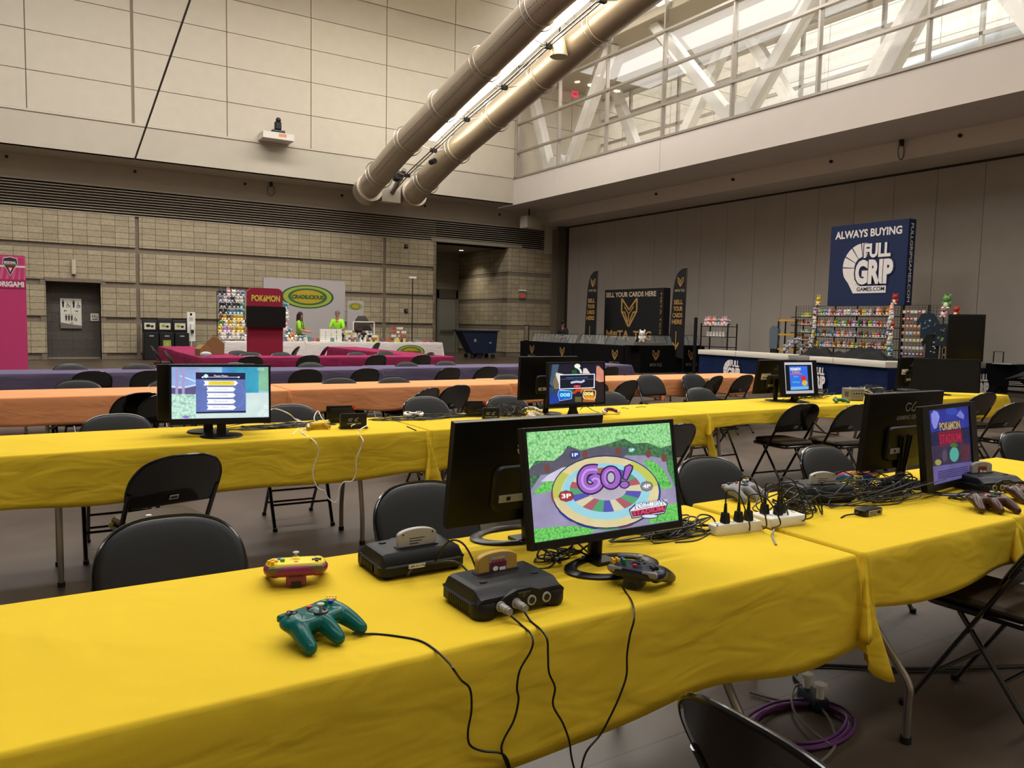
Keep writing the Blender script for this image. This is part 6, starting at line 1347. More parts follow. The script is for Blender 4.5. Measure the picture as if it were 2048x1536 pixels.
# goods on the white tables
ZT = TZ+.008; Rg = random.Random(5)
wbox = None
for c_ in range(4):
    for r_ in range(6):
        if wbox is None: mb = MB(); mb.box((0, 0, .034), (.17, .12, .062), M_wht); wbox = mb.build('white_carton', smooth=0); o = wbox
        else: o = wbox.copy(); COL.objects.link(o)
        o.location = (7.98+.185*c_+Rg.uniform(-.01, .01), 24.3, ZT+.068*r_); tag(o, 'small white carton in the stacked block on the middle white table', 'box', 'stacked white cartons on the white table')
GD = {}
cols = [('#d9d4c8', 'pale'), ('#8a8f92', 'grey'), ('#5f8a8a', 'teal'), ('#2a2a2e', 'black'), ('#9a5a3a', 'rust'), ('#c8b44a', 'yellow'), ('#b9535a', 'red'), ('#6a5a78', 'violet')]
def good(i, x, y, z, sx, sy, sz, place):
    ci = i % 8
    if ci not in GD: o = MB().rbox((0, 0, .5), (1, 1, 1), .08, pm(cols[ci][0], .6), ch=.04).build('boxed_item'); GD[ci] = o
    else: o = GD[ci].copy(); COL.objects.link(o)
    o.location = (x, y, z); o.scale = (sx, sy, sz); o.rotation_euler = (0, 0, Rg.uniform(-.5, .5)); tag(o, '%s boxed item %s' % (cols[ci][1], place), 'boxed item', 'boxed goods '+place)
for q in range(60):
    x = Rg.uniform(5.1, 12.1); hi = Rg.random()
    good(Rg.randrange(8), x, Rg.uniform(24.2, 24.7), ZT, Rg.uniform(.06, .16), Rg.uniform(.06, .12), Rg.uniform(.04, .16), 'scattered along the white tables of the far booth')
for q in range(45):
    x = Rg.uniform(8.75, 9.9); good(Rg.choice([0, 0, 1, 4, 5]), x, 24.35, ZT+.075*(q % 5), .09, .06, .07, 'stacked right of the white cartons')
for q in range(26):
    good(Rg.choice([0, 4, 6, 0]), 10.45+.06*(q % 9), 24.4, ZT+.165+.13*(q//9), .055, .05, .08, 'on the tiered stand of the right white table')
t = thing('tiered_stand', 'tiered wire stand with little toys on the right white table', 'stand', (10.7, 24.5, ZT))
for k in range(4): MB().box((0, -.05, .155+.13*k), (.75-.1*k, .16, .01), M_chrome).build('tier', t)
MB().tube([(0, 0, 0), (0, 0, .62)], .012, M_chrome, 8).build('post', t)
for q in range(14): k = Rg.choice([0, 11, 5, 3]); plush(k, (5.6+Rg.random()*1.9, 24.3+Rg.random()*.3, ZT), Rg.uniform(-.6, .6), '%s plush lying on the left white table' % PCN[k], 'plush toys on the left white table', 1.2)
# wall of hanging plush at the left of the white booth
gp = thing('grid_panel', 'wire grid covered in plush toys at the left of the white booth', 'grid panel', (5.25, 24.75, .75), 0, 'black wire grid panels')
mb = MB(); mb.tube([(-.4, 0, 0), (-.4, 0, 1.5), (.4, 0, 1.5), (.4, 0, 0), (-.4, 0, 0)], .012, M_wire, 6); mb.build('frame', gp); mb = MB()
for i in range(1, 10): mb.box((-.4+.08*i, 0, .75), (.005, .005, 1.5), M_wire)
for i in range(1, 18): mb.box((0, 0, .083*i), (.8, .005, .005), M_wire)
mb.build('mesh', gp, smooth=0)
zc_ = [(0, 11, 7, 0, 1, 2), (0, 1, 7, 2, 0), (7, 5, 2, 7), (5, 7, 2), (4, 3, 4), (4, 0, 9), (8, 4, 0), (0, 11, 6)]
for r_ in range(8):
    for q in range(6):
        k = Rg.choice(zc_[r_]); plush(k, (4.93+.125*q+Rg.uniform(-.03, .03), 24.62, .75+1.33-.185*r_), Rg.uniform(-.5, .5), '%s plush hanging on the grid at the left of the white booth' % PCN[k], 'plush toys on the left grid of the white booth', 1.35)
for q, (x, z, k) in enumerate(((6.85, 1.75, 5), (6.88, 1.45, 0), (6.85, 1.12, 1), (7.05, .80, 10), (6.95, .78, 3), (6.95, .95, 5))): plush(k, (x, 24.5, z-.05), 0, '%s plush peeking out right of the red booth panel, %s' % (PCN[k], ['topmost', 'second from top', 'third from top', 'on the table', 'on the table beside it', 'just above the table'][q]), 'plush toys right of the red panel', 1.7)
t = thing('backpack', 'large dark brown backpack on a pale frame at the white booth', 'backpack', (9.55, 24.9, .75)); MB().rbox((0, .0, .55), (.62, .35, .62), .15, pm('#3a312e', .9), ch=.14, top=.7).build('bag', t); MB().rbox((.12, -.1, .25), (.5, .3, .5), .1, BLKF, ch=.1, top=.8).build('front_bag', t)
mb = MB(); 
for x in (-.38, .36): MB().box((x, -.22, .32), (.03, .03, .72), M_wht).build('frame_post', t)
MB().box((0, -.22, .66), (.76, .03, .03), M_wht).build('frame_bar', t)
t = thing('lamp_stand', 'thin black pole with a small white lamp head before the block wall', 'lamp', (11.6, 25.3, 0)); MB().tube([(0, 0, 0), (0, 0, 3.0)], .02, M_wire, 8).build('pole', t); MB().box((0, 0, 3.02), (.25, .1, .06), M_wht).build('lamp_head', t); MB().lathe([(0, 0), (.3, 0), (.3, .02), (0, .04)], M_wire, 20).build('base', t)

# ---- people ----
def person(loc, rz, label, shirt_c, trous_c, hair_c, skin_c, long_hair=False, height=1.72, arms='fwd', capc=None, lean=.0, beard=False):
    t = thing('person', label, 'person', loc, rz); k = height/1.75
    sk = mat('skin_'+skin_c, skin_c, .55, sss=.1)
    V = []; E = []; Rr = []
    def v(x, y, z, r, par=None):
        V.append(Vector((x*k, y*k, z*k))); Rr.append(r*k); i = len(V)-1
        if par is not None: E.append((par, i))
        return i
    ly = lean
    pel = v(0, 0, .96, .135); wst = v(0, ly*.2, 1.10, .125, pel); ch = v(0, ly*.7, 1.30, .145, wst); ne = v(0, ly, 1.47, .06, ch); hd0 = v(0, ly-.01, 1.54, .055, ne); hd = v(0, ly-.02, 1.62, .082, hd0); hd2 = v(0, ly-.015, 1.70, .075, hd)
    for s in (-1, 1):
        sh = v(s*.17, ly*.9, 1.41, .062, ch)
        if arms == 'fwd': el = v(s*.24, ly-.06, 1.14, .045, sh); wr = v(s*.13, ly-.30, 1.08, .032, el); pa = v(s*.11, ly-.37, 1.08, .035, wr); base = (s*.11, ly-.37, 1.08)
        else: el = v(s*.25, ly+.02, 1.13, .045, sh); wr = v(s*.27, ly-.06, .88, .032, el); pa = v(s*.27, ly-.08, .80, .036, wr); base = (s*.27, ly-.08, .80)
        for q in range(4):
            fx = (q-1.5)*.02
            if arms == 'fwd': a = v(base[0]+fx, base[1]-.05, base[2], .009, pa); v(base[0]+fx, base[1]-(.085, .095, .09, .075)[q], base[2]-.02, .008, a)
            else: a = v(base[0], base[1]+fx, base[2]-.05, .009, pa); v(base[0], base[1]+fx-.01, base[2]-(.085, .095, .09, .075)[q], .008, a)
        v(base[0]-s*.035, base[1]-.02, base[2]+.01 if arms == 'fwd' else base[2]-.03, .010, pa)
        hp = v(s*.09, 0, .90, .095, pel); kn = v(s*.10, -.01, .50, .062, hp); an = v(s*.10, .02, .09, .042, kn); v(s*.10, -.12, .04, .038, an)
    def skin(name, keep, mt, extra, par, thin=1.):
        me = bpy.data.meshes.new(name); ids = [i for i in range(len(V)) if keep(i)]; mp_ = {i: j for j, i in enumerate(ids)}
        me.from_pydata([tuple(V[i]) for i in ids], [(mp_[a], mp_[b]) for a, b in E if a in mp_ and b in mp_], []); me.materials.append(mt); me.update()
        o = bpy.data.objects.new(name, me); COL.objects.link(o); o.parent = par; o.modifiers.new('skin', 'SKIN'); 
        sv = me.skin_vertices[0].data if me.skin_vertices else None
        if sv is None: 
            bm = bmesh.new(); bm.from_mesh(me); bm.verts.layers.skin.verify(); bm.to_mesh(me); bm.free(); sv = me.skin_vertices[0].data
        for j, i in enumerate(ids):
            q = thin if i in (0, 1, 2) or (i >= 7 and (i-7) % 17 in (0, 13)) else 1.; sv[j].radius = (Rr[i]*q+extra, Rr[i]*.85*q+extra)
            sv[j].use_root = (j == 0)
        o.modifiers['skin'].use_smooth_shade = True; ss = o.modifiers.new('sub', 'SUBSURF'); ss.levels = 1; ss.render_levels = 1; return o
    skin('body', lambda i: True, sk, 0, t, .68)
    NA = 7; per_ = 3+1+8+1   # per arm verts: shoulder, elbow, wrist, palm, 8 finger, thumb
    sh_ids = set([pel, wst, ch]); leg_ids = set([pel])
    n0 = 7
    for s in range(2): b0 = n0+s*17; sh_ids |= {b0, b0+1}; leg_ids |= {b0+13, b0+14, b0+15}
    skin('shirt', lambda i: i in sh_ids, mat('cloth_'+shirt_c, shirt_c, .85), .014, t); skin('trousers', lambda i: i in leg_ids, mat('cloth_'+trous_c, trous_c, .85), .014, t)
    hm = mat('hair_'+hair_c, hair_c, .7); mb = MB(); hz, hy = 1.655*k, (ly-.015)*k
    if capc: mb2 = MB(); mb2.sph((0, hy+.0, hz+.035), (.088*k, .10*k, .075*k), mat('cap_'+capc, capc, .8), 14, 8); mb2.rbox((0, hy-.12, hz+.03), (.13, .10, .012), .04, mat('cap_'+capc, capc, .8)); mb2.build('cap', t)
    mb.sph((0, hy+.022, hz+.012), (.085*k, .088*k, .088*k), hm, 16, 10)
    if long_hair:
        mb.tube([(0, hy+.06, hz), (0, hy+.09, hz-.18), (0.02, hy+.07, hz-.42)], [.08, .085, .04], hm, 12, smooth=4)
        for s in (-1, 1): mb.tube([(s*.07, hy-.0, hz+.02), (s*.085, hy-.01, hz-.16), (s*.08, hy-.05, hz-.40)], [.035, .045, .022], hm, 10, smooth=4)
    mb.build('hair', t)
    if beard: MB().sph((0, hy-.05, hz-.065), (.055, .045, .05), hm, 12, 8).build('beard', t)
    mb = MB()
    for s in (-1, 1): mb.sph((s*.028*k, hy-.078*k, hz-.005), (.010, .006, .006), M_wht, 8, 6); mb.sph((s*.028*k, hy-.083*k, hz-.005), (.005, .004, .005), M_rub, 8, 6)
    mb.build('eyes', t); mb = MB(); mb.sph((0, hy-.088*k, hz-.03), (.011, .018, .016), sk, 8, 6); 
    for s in (-1, 1): mb.sph((s*.082*k, hy+.01, hz-.02), (.010, .018, .026), sk, 8, 6)
    mb.build('nose_and_ears', t); mb = MB(); mb.sph((0, hy-.076*k, hz-.062), (.024, .008, .006), pm('#8a4a40', .5), 8, 6); mb.build('mouth', t)
    for s in (-1, 1): MB().rbox((s*.10*k, -.06, .035), (.10, .27, .07), .04, BLKF, ch=.015).build('shoe', t)
    return t
person((7.52, 25.28, 0), radians(55), 'person with long dark hair in a lime shirt handling goods behind the white table', '#8fc93a', '#3a3a3e', '#2c1612', '#b8836a', long_hair=True, height=1.70, lean=-.05)
person((8.88, 25.30, 0), radians(-40), 'grey-haired person in a lime shirt leaning over the white table', '#9be02e', '#4a4a50', '#6a6058', '#a87660', height=1.78, lean=-.12)
person((17.35, 24.0, 0), radians(-62), 'person in dark jacket and cap behind the black counter, looking down', '#15161a', '#15161a', '#1a1410', '#9a735e', height=1.60, lean=-.10, capc='#0e0e10')
# =============== RED PANEL, PINK BANNER, WALL FIXTURES, DUCTS ===============
def rr(w_, h_, r, z0=0.):
    pts = [(-w_/2, z0), (w_/2, z0)]
    for k in range(7): a = radians(90*k/6); pts.append((w_/2-r+r*cos(a), h_-r+r*sin(a)))
    for k in range(7): a = radians(90+90*k/6); pts.append((-w_/2+r+r*cos(a), h_-r+r*sin(a)))
    return pts
M_red = mat('crimson_fabric', '#8c1230', .8)
t = thing('screen_stand', 'tall crimson stand with a black screen and yellow title lettering', 'display stand', (4.19, 16.5, 0)); o = MB().prism(rr(.72, 2.08, .12), .12, M_red).build('panel', t); MB().rbox((0, 0, .015), (.8, .5, .03), .05, M_wire).build('foot', t)
MB().bb((-.40, -.13, 1.26), (.40, -.062, 1.70), M_mon).build('screen', t); mb = MB(); F = Flat(mb, Matrix.Translation((0, -.061, 0)), step=.0012); F.tbox('POK\u00e9MON', -.30, 1.795, .31, 1.94, NAVP, .07); F.tbox('POK\u00e9MON', -.29, 1.80, .30, 1.935, mat('title_yellow', '#d8b23c', .6), .04); mb.build('lettering', o, smooth=0)
# pink banner at the left edge (its mascot drawing is left out)
M_pk = mat('pink_fabric', '#c23a72', .8); M_pk2 = mat('pink_fabric_dark', '#a62458', .8); M_pk3 = mat('pink_stripe', '#d8648f', .8)
t = thing('banner_box', 'tall pink ORIGAMI banner cut off by the left edge', 'banner', (-.33, 20.0, 0)); o = MB().prism(rr(.56, 2.69, .04), .24, M_pk).build('fabric_cover', t)
mb = MB(); F = Flat(mb, Matrix.Translation((0, -.121, 0)), step=.0012); F.rect(-.27, 2.17, .27, 2.66, M_pk3)
for k in range(5): F.poly([(-.26+.11*k, 2.18), (-.20+.11*k, 2.18), (-.12+.11*k if k < 4 else .26, 2.65), (-.18+.11*k if k < 4 else .2, 2.65)], M_pk)
F.rect(-.275, 2.43, .275, 2.47, WPR); F.rect(-.275, 1.98, .275, 2.17, M_pk2); F.tbox('ORIGAMI', -.26, 2.01, .245, 2.13, WPR, .05)
F.poly([(-.13, 2.62), (.0, 2.66), (.13, 2.62), (.14, 2.50), (.10, 2.44), (0, 2.24), (-.10, 2.44), (-.14, 2.50)], WPR); F.poly([(-.12, 2.61), (.0, 2.645), (.12, 2.61), (.13, 2.50), (.09, 2.45), (0, 2.26), (-.09, 2.45), (-.13, 2.50)], pm('#2a2a34')); F.tbox('REGIONAL', -.11, 2.50, .11, 2.56, WPR, .04); F.rect(-.12, 2.475, .12, 2.49, GOLD); F.poly([(-.075, 2.45), (.075, 2.45), (0, 2.29)], M_red); F.poly([(-.03, 2.42), (.035, 2.42), (.0, 2.33)], WPR); mb.build('print', o, smooth=0)
# restroom signs in the recess
def sign(x0, x1, z0, z1, y, label, f):
    t = thing('wall_sign', label, 'sign', ((x0+x1)/2, y, (z0+z1)/2)); w_, h_ = x1-x0, z1-z0; o = MB().box((0, 0, 0), (w_, .02, h_), mat('sign_face', '#cfcabd', .5)).build('panel', t, smooth=0); mb = MB(); F = Flat(mb, Matrix.Translation((0, -.011, 0)), step=.001); f(F, w_, h_); mb.build('symbols', o, smooth=0)
def man(F, x, z, s, m): F.ell(x, z+.42*s, .08*s, .08*s, m, n=12); F.poly([(x-.13*s, z+.3*s), (x+.13*s, z+.3*s), (x+.1*s, z-.05*s), (x+.07*s, z-.45*s), (x-.07*s, z-.45*s), (x-.1*s, z-.05*s)], m)
def chairman(F, x, z, s, m): F.ell(x, z+.2*s, .06*s, .06*s, m, n=10); F.ell(x, z-.18*s, .18*s, .18*s, m, n=16, inner=.75); F.stroke([(x, z+.12*s), (x+.02*s, z-.08*s), (x+.16*s, z-.1*s), (x+.22*s, z-.3*s)], .05*s, m)
def arrow(F, x, z, s, d, m): F.stroke([(x-d*s, z), (x+d*s, z)], .22*s, m); F.stroke([(x+d*s*.2, z+.6*s), (x+d*s, z), (x+d*s*.2, z-.6*s)], .22*s, m)
def s1(F, w_, h_):
    m = M_rub; z = h_*.32
    for sx, d in ((-1, -1), (1, 1)): man(F, sx*w_*.25-.07, z, .26, m); chairman(F, sx*w_*.25+.06, z-.02, .26, m); arrow(F, sx*w_*.25, h_*.09, .05, d, m)
    F.rect(-.003, -.02, .003, h_*.44, m); F.rect(-w_*.4, -.03, w_*.4, -.026, m)
    for x in (-.14, -.06, .02): man(F, x, -h_*.14, .2, m)
    chairman(F, .12, -h_*.16, .22, m); arrow(F, 0, -h_*.32, .05, 1, m); F.poly([(-w_/2, -h_/2), (w_/2, -h_/2), (w_/2, -h_*.40), (0, -h_*.36), (-w_/2, -h_*.30)], pm('#6a665c'))
sign(.855, 1.46, .99, 1.97, YB+.48, 'large restroom sign with person symbols and arrows in the dark recess', s1)
sign(1.72, 1.96, 1.25, 1.50, YB+.48, 'small square sign right of the large restroom sign', lambda F, w_, h_: (man(F, -.06, .03, .12, M_rub), man(F, .0, .03, .12, M_rub), chairman(F, .06, .02, .14, M_rub), F.rect(-.08, -.08, .08, -.06, M_rub)))
plain('wall_sconce', 'narrow pale wall light fitting above the restroom recess', 'lamp', (1.24, YB-.06, 2.97), 0, lambda t: (MB().rbox((0, 0, 0), (.13, .12, .46), .03, mat('sconce_paint', '#b9b09c', .5), ch=.01).build('cover', t)))
for x, z, l in ((12.89, 1.89, 'small black wall box on the block wall at door height'), (12.87, 4.47, 'small black wall box high on the block wall')): plain('wall_box', l, 'wall box', (x, YB-.03, z), 0, lambda t: (MB().rbox((0, 0, 0), (.15, .06, .15), .01, M_wire, ch=.005).build('cover', t), MB().box((.02, -.032, 0), (.04, .004, .05), M_gry).build('indicator', t)))
plain('exit_sign', 'red exit sign on the pier at the corner of the alcove', 'exit sign', (18.45, YB-.04, 2.72), 0, lambda t: (MB().box((0, 0, .0), (.34, .06, .26), pm('#8c7a66', .5)).build('housing', t), (lambda mb: (Flat(mb, Matrix.Translation((0, -.032, 0)), step=.001).tbox('EXIT', -.12, -.08, .12, .05, mat('exit_red', '#c0202a', .5, emit=.5), .05), mb.build('lettering', t, smooth=0)))(MB())))
plain('wall_lamp', 'small pale box lamp just above the exit sign on the pier', 'lamp', (18.45, YB-.06, 2.93), 0, lambda t: MB().box((0, 0, 0), (.36, .1, .07), M_wht).build('cover', t))
# sanitiser stand
t = thing('sanitiser_stand', 'white hand sanitiser stand beside the recycling bins', 'dispenser', (4.70, 28.3, 0)); MB().bb((-.13, 0, .62), (.13, .03, 1.62), M_wht).build('board', t, smooth=0); MB().rbox((.02, -.07, 1.12), (.11, .12, .22), .03, M_wht, ch=.01).build('dispenser', t); MB().box((.02, -.08, .95), (.08, .1, .10), M_rub).build('drip_tray', t); mb = MB(); F = Flat(mb, Matrix.Translation((0, -.001, 0)), step=.001); F.rect(-.04, 1.50, .03, 1.58, M_rub); [F.rect(-.07, 1.30+.03*k, .07, 1.31+.03*k, M_gry) for k in range(5)]; mb.build('notice', t, smooth=0); MB().tube([(0, .02, 0), (0, .02, .7)], .02, M_wht, 8).build('post', t); MB().lathe([(0, 0), (.18, 0), (.18, .02), (0, .03)], M_wht, 20).build('base', t)
# recycling station
t = thing('recycling_station', 'black three-bin recycling station against the block wall', 'bins', (3.87, 28.15, 0)); M_bin = mat('bin_black', '#0e0e10', .5)
for i in range(3):
    x = -.47+.47*i; o = MB().rbox((x, 0, .46), (.45, .55, .9), .03, M_bin, ch=.01).build('bin', t); MB().rbox((x, -.275, .80), (.14, .03, .05), .01, M_gry).build('handle', o)
    b_ = MB().rbox((x, .18, 1.12+(.03 if i == 1 else 0)), (.46, .1, .42+(.06 if i == 1 else 0)), .02, M_bin, ch=.01).build('backboard', t)
    mb = MB(); F = Flat(mb, Matrix.Translation((x, .128, 1.13)), step=.001); F.rect(-.17, -.12, .17, .10, mat('bin_label', '#c9c4ae', .6)); F.ell(-.05, 0, .07, .05, M_rub if i == 0 else M_gr2, n=12); F.ell(.07, -.02, .05, .04, M_rub, n=12); mb.build('picture_label', b_, smooth=0)
mb = MB(); F = Flat(mb, Matrix.Translation((0, -.276, 0)), step=.001); F.rect(-.12, .42, .12, .66, mat('lime_label', '#8a9a3a', .6)); F.tbox('15', -.04, .48, .04, .58, pm('#c9cf70')); mb.build('lime_notice', t, smooth=0)
# tilt truck
t = thing('tilt_truck', 'dark blue wheeled rubbish tilt truck by the alcove pier', 'waste cart', (15.75, 28.0, 0), radians(-8)); M_tt = mat('tilt_truck_plastic', '#0c1a33', .5)
prof = [(-.80, 1.12), (.80, 1.12), (.72, .22), (-.30, .20)]; MB().prism(prof, .85, M_tt).build('hopper', t, smooth=0); MB().box((0, 0, 1.13), (1.72, .95, .05), M_tt).build('rim', t); 
for x, r_ in ((.05, .16), (.62, .09), (-.3, .09)):
    for sy in (-1, 1): MB().cyl((x, sy*.36, r_), r_, .05, M_rub, 20, axis='Y').build('wheel', t)
MB().tube([(-.78, -.3, 1.15), (-.92, -.3, 1.12), (-.92, .3, 1.12), (-.78, .3, 1.15)], .02, M_tt, 8).build('push_handle', t); mb = MB(); F = Flat(mb, Matrix.Translation((0, -.427, 0)), step=.001); F.rect(-.25, .68, -.15, .80, M_gry); F.rect(.42, .62, .52, .68, M_gry); mb.build('stickers', t, smooth=0)
# cardboard boxes on the pink arm
M_card = mat('cardboard', '#8a6a42', .85, noise=.06, nscale=10)
def carry(x, y, rz, w_, d_, h_, label):
    t = thing('cardboard_box', label, 'box', (x, y, TZ+.008), rz, 'brown cardboard boxes on the pink table'); MB().bb((-w_/2, -d_/2, 0), (w_/2, d_/2, h_*.6), M_card).build('carton', t, smooth=0); MB().prism([(-w_/2, h_*.6), (w_/2, h_*.6), (w_*.12, h_), (-w_*.12, h_)], d_, M_card).build('gable_top', t, smooth=0); MB().box((0, 0, h_*1.05), (w_*.25, .01, h_*.12), M_card).build('carry_handle', t)
carry(2.68, 14.95, .35, .22, .18, .20, 'smaller gable-top cardboard box on the pink corner table'); carry(3.0, 15.55, -.2, .34, .26, .33, 'larger gable-top cardboard box behind the smaller one on the pink table')
o = MB().sph((0, 0, .05), (.10, .06, .05), mat('clear_wrap', '#c9c9cc', .2, alpha=.7), 10, 6).build('plastic_bag'); o.location = (2.60, 14.25, TZ+.008); tag(o, 'crumpled clear plastic bag on the near edge of the pink corner table', 'bag')
# speaker under the fascia, projector shelf, cables
plain('wall_speaker', 'grey box loudspeaker under the corner of the back fascia', 'speaker', (18.2, 27.8, 5.76), radians(12), lambda t: (MB().rbox((0, 0, 0), (.85, .45, .5), .02, mat('speaker_grey', '#b3aa98', .6), ch=.01).build('cabinet', t), MB().tube([(0, .1, .25), (0, .1, .62)], .03, M_wire, 8).build('bracket', t)))
t = thing('camera_shelf', 'white wall shelf carrying a small dark projector high on the panel wall', 'shelf', (7.25, 27.0, 7.50)); MB().bb((-.52, -.35, -.02), (.52, .32, .20), mat('shelf_white', '#cfc8bd', .6)).build('box_shelf', t, smooth=0); mb = MB(); F = Flat(mb, Matrix.Translation((0, -.351, 0)), step=.001); F.rect(-.0, .06, .26, .17, mat('orange_label', '#c98a6a', .6)); mb.build('label', t, smooth=0)
t = thing('moving_head_lamp', 'small dark moving-head lamp standing on the white wall shelf', 'lamp', (7.3, 26.95, 7.70)); MB().rbox((0, 0, .06), (.42, .3, .12), .03, M_wire, ch=.01).build('base', t); MB().rbox((0, 0, .28), (.22, .2, .3), .06, M_wire, ch=.04).build('head', t); MB().sph((.0, -.06, .46), .09, M_wire, 12, 8).build('lens_barrel', t)
def hookring(x, y, z, label):
    t = thing('hanging_cable_loop', label, 'cable', (x, y, z)); MB().tube([(.13*cos(a), 0, -.28+.2*sin(a)) for a in [2*pi*i/20 for i in range(21)]], .016, mat('loop_grey', '#6e685c', .5), 6).build('loop', t); MB().rbox((0, 0, -.06), (.10, .1, .16), .02, M_wire, ch=.01).build('hook', t)
hookring(7.5, 28.6, 6.35, 'coiled cable loop on a hook under the back fascia'); t = hookring(19.0, 11.8, 6.33, 'coiled cable loop on a hook under the gallery beam')
for i, (px, py, yy) in enumerate(((13, 313, YB), (270, 343, YB), (490, 368, YB), (684, 391, YB), (850, 412, YB), (999, 429, YB))):
    p = ony(px, py, yy-.03); o = MB().cyl((0, 0, 0), .045, .05, M_wire, 12, axis='Y').build('sprinkler_head'); o.location = p; tag(o, 'small dark sprinkler head on the band under the back fascia, %s' % (ORD[i] if i < 5 else 'rightmost'), 'sprinkler', 'sprinkler heads')
for i, (px, py) in enumerate(((1312, 388), (1466, 359), (1662, 323), (1920, 271))):
    p = onx(px, py, X2-.03); o = MB().cyl((0, 0, 0), .045, .05, M_wire, 12, axis='X').build('sprinkler_head'); o.location = p; tag(o, 'small dark sprinkler head on the face under the gallery beam, %s' % ORD[i], 'sprinkler', 'sprinkler heads')
for i, (px, py) in enumerate(((1467, 324), (1592, 300), (1950, 219))):
    p = onz(px, py, 6.355); o = MB().cyl((0, 0, 0), .11, .012, M_fasc, 20).build('recessed_lamp'); o.location = (min(max(p.x, 17.4), 18.9), p.y, 6.353); tag(o, 'unlit round lamp cover in the underside of the gallery beam, %s' % ['leftmost', 'middle', 'rightmost'][i], 'lamp', 'unlit lamp covers')
# stay cable
pb = ony(270, 318, YF-.02); pt = ony(380, 0, 22.5); pt2 = pb+(pt-pb)*1.25
cable([tuple(pb), tuple(pb+(pt-pb)*.5), tuple(pt2)], .03, mat('stay_cable', '#4a4238', .5), 'stay_cable', 'long slanting steel stay cable before the panel wall', n=2)

# ---- twin ducts, brackets, light strip ----
M_duct = mat('duct_metal', '#ad9f8c', .36, metal=.5, noise=.05, nscale=1.2)
def duct(X, pts, label, holes):
    t = thing('air_duct', label, 'duct', (X, 27.2, 6.2), 0, 'twin round air ducts'); P = [Vector((X, y, z))-Vector((X, 27.2, 6.2)) for y, z in pts]
    S = spline(P, 6); MB().tube(P, .42, M_duct, 32, smooth=6).build('pipe', t)
    MB().tube([Vector((0, .08, -.05)), Vector((0, -.34, .06))], .50, M_duct, 32).build('end_collar', t)
    L_ = 0; nxt = 1.4; acc = []
    for a, b_ in zip(S, S[1:]):
        seg = (b_-a).length; 
        while L_+seg > nxt: acc.append((a+(b_-a)*((nxt-L_)/seg), (b_-a).normalized())); nxt += 2.55
        L_ += seg
    for c, d in acc:
        u = Vector((1, 0, 0)); v_ = d.cross(u).normalized()
        MB().tube([c+(u*cos(q)+v_*sin(q))*.432 for q in [2*pi*i/28 for i in range(29)]], .022, M_duct, 6, caps=False).build('joint_ring', t)
        c2 = c-d*.12; MB().tube([c2+(u*cos(q)+v_*sin(q))*.50 for q in [2*pi*i/28 for i in range(29)]], .016, M_chrome, 6, caps=False).build('hanger_ring', t)
    if holes:
        mb = MB(); v0 = 0
        for i in range(6, len(S)-1):
            for j in range(4):
                c = S[i]+(S[i+1]-S[i])*(j/4); d = (S[i+1]-S[i]).normalized(); vv = d.cross(Vector((1, 0, 0))).normalized()
                for an in (.35, .75): n_ = Vector((-1, 0, 0))*cos(an)+(-vv if vv.z > 0 else vv)*sin(an); mb.sph(c+n_*.419, .014, M_wire, 6, 4)
        mb.build('air_holes', t, kind='stuff')
    return t, acc
dpts = [(27.22, 6.20), (25.6, 6.73), (23.83, 7.24), (21.59, 7.75), (19.44, 8.24), (17.17, 8.74), (15.55, 9.1), (12.5, 9.6), (8.6, 10.2), (4.8, 10.5)]
d1, ac = duct(10.58, dpts, 'left of the two round metal air ducts rising from the back wall', True); d2, ac2 = duct(12.36, [(y-.1, z-.03) for y, z in dpts], 'right of the two round metal air ducts, brightly lit along its top', False)
cp = [(26.9, 6.2), (25.6, 6.62), (23.49, 7.12), (21.26, 7.66), (19.07, 8.09), (16.89, 8.59), (14.7, 9.01), (11.5, 9.6), (7.7, 10.2)]
t = thing('cable_rail', 'pair of thin steel rods running between the two air ducts', 'rail', (11.47, 0, 0))
for dx, dz in ((-.07, 0), (.07, .02)): MB().tube([(dx, y, z+dz) for y, z in cp], .022, M_chrome, 8, smooth=4).build('rod', t)
for y, z in cp[1:]:
    mb = MB(); mb.box((0, y, z), (.22, .12, .12), M_wire); mb.build('clamp', t)
    for sx in (-1, 1): MB().tube([(sx*.08, y, z), (sx*.48, y+.05, z+.12)], .014, M_chrome, 6).build('arm', t)
t = thing('light_strip', 'glaring white light strip between the two air ducts', 'lamp', (11.42, 0, 0)); M_ls = mat('strip_light', '#fff4da', .5, emit=13., emitcol='#fff3d8')
for i, ((y0, z0), (y1, z1)) in enumerate(zip(cp[2:], cp[3:])):
    a, b_ = Vector((-.14, y0-.0, z0+.34)), Vector((-.14, y1+.0, z1+.34)); M = Matrix.Translation((a+b_)/2)@Matrix.Rotation(math.atan2(b_.z-a.z, b_.y-a.y), 4, 'X')
    MB().box((0, 0, 0), (.56, (b_-a).length, .05), M_ls, M=M).build('lit_panel', t, smooth=0)
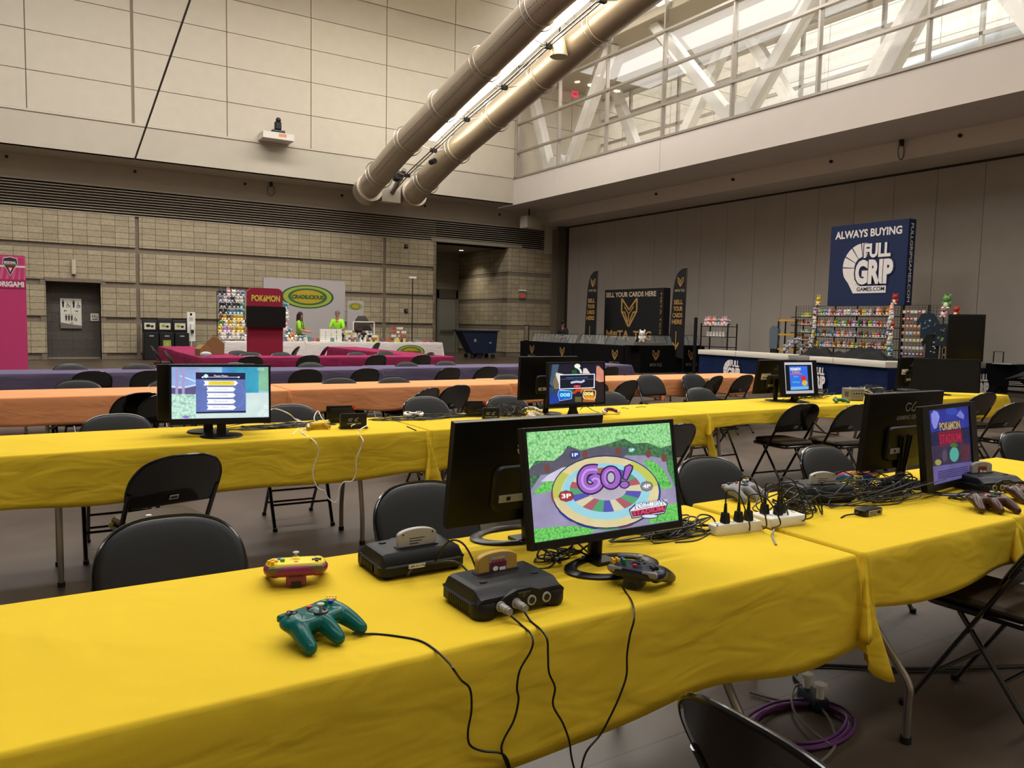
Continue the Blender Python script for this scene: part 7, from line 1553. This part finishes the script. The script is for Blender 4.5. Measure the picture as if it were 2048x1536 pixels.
for sx in (-.1,): MB().tube([(sx-.04, y, z+.41) for y, z in cp[2:]], .03, M_chrome, 6).build('carrier', t)
t = thing('cone_lamp', 'pale cone-shaped pendant lamp hanging beside the right air duct', 'lamp', (11.8, 16.86, 8.38)); MB().lathe([(.24, 0), (.15, .42), (.08, .55), (0, .56)], mat('cone_shade', '#cfc3a8', .4, metal=.3), 28).build('shade', t); MB().lathe([(0, .01), (.235, .012)], M_wire, 28).build('aperture', t); MB().tube([(0, 0, .55), (0, 0, .9)], .02, M_wire, 6).build('stem', t)
t = thing('wall_bracket', 'white box bracket on the fascia between the two duct ends', 'bracket', (11.45, 27.12, 6.25)); MB().box((0, 0, 0), (.74, .38, .80), mat('bracket_white', '#bdb3a2', .6)).build('box', t, smooth=0); MB().tube([(.05, -.1, -.1), (.1, -.65, .35), (.12, -1.1, .65)], .09, M_chrome, 10, smooth=3).build('strut', t); MB().rbox((.0, -.75, .45), (.35, .3, .35), .08, M_wire, ch=.06).build('clamp_head', t)
plain('spot_lamp', 'small dark cylindrical spot lamp under the rods between the ducts', 'lamp', (11.65, 23.9, 6.85), 0, lambda t: MB().cyl((0, 0, 0), .09, .3, M_wire, 16, axis='Y').build('housing', t))
plain('exit_sign', 'small glowing red exit sign inside the upper gallery', 'exit sign', (19.55, 26.7, 11.08), 0, lambda t: (MB().box((0, 0, 0), (.30, .06, .24), mat('exit_glow', '#e03060', .5, emit=.9), M=None).build('panel', t, smooth=0), (lambda mb: (Flat(mb, Matrix.Translation((0, -.032, 0)), step=.001).tbox('EXIT', -.11, -.06, .11, .06, pm('#7a1020'), .04), mb.build('lettering', t, smooth=0)))(MB())))
gl = onz(1180, 170, 11.34); o = MB().cyl((0, 0, 0), .13, .03, mat('gallery_downlight', '#fffbe8', .5, emit=8), 20).build('gallery_downlight'); o.location = (19.85, 26.0, 11.33); tag(o, 'small round lit downlight in the gallery ceiling', 'lamp')
o = MB().prism([(-.9, 0), (.9, 0), (.9, 2.0), (-.9, 2.0)], .02, M_white).build('x') if False else None
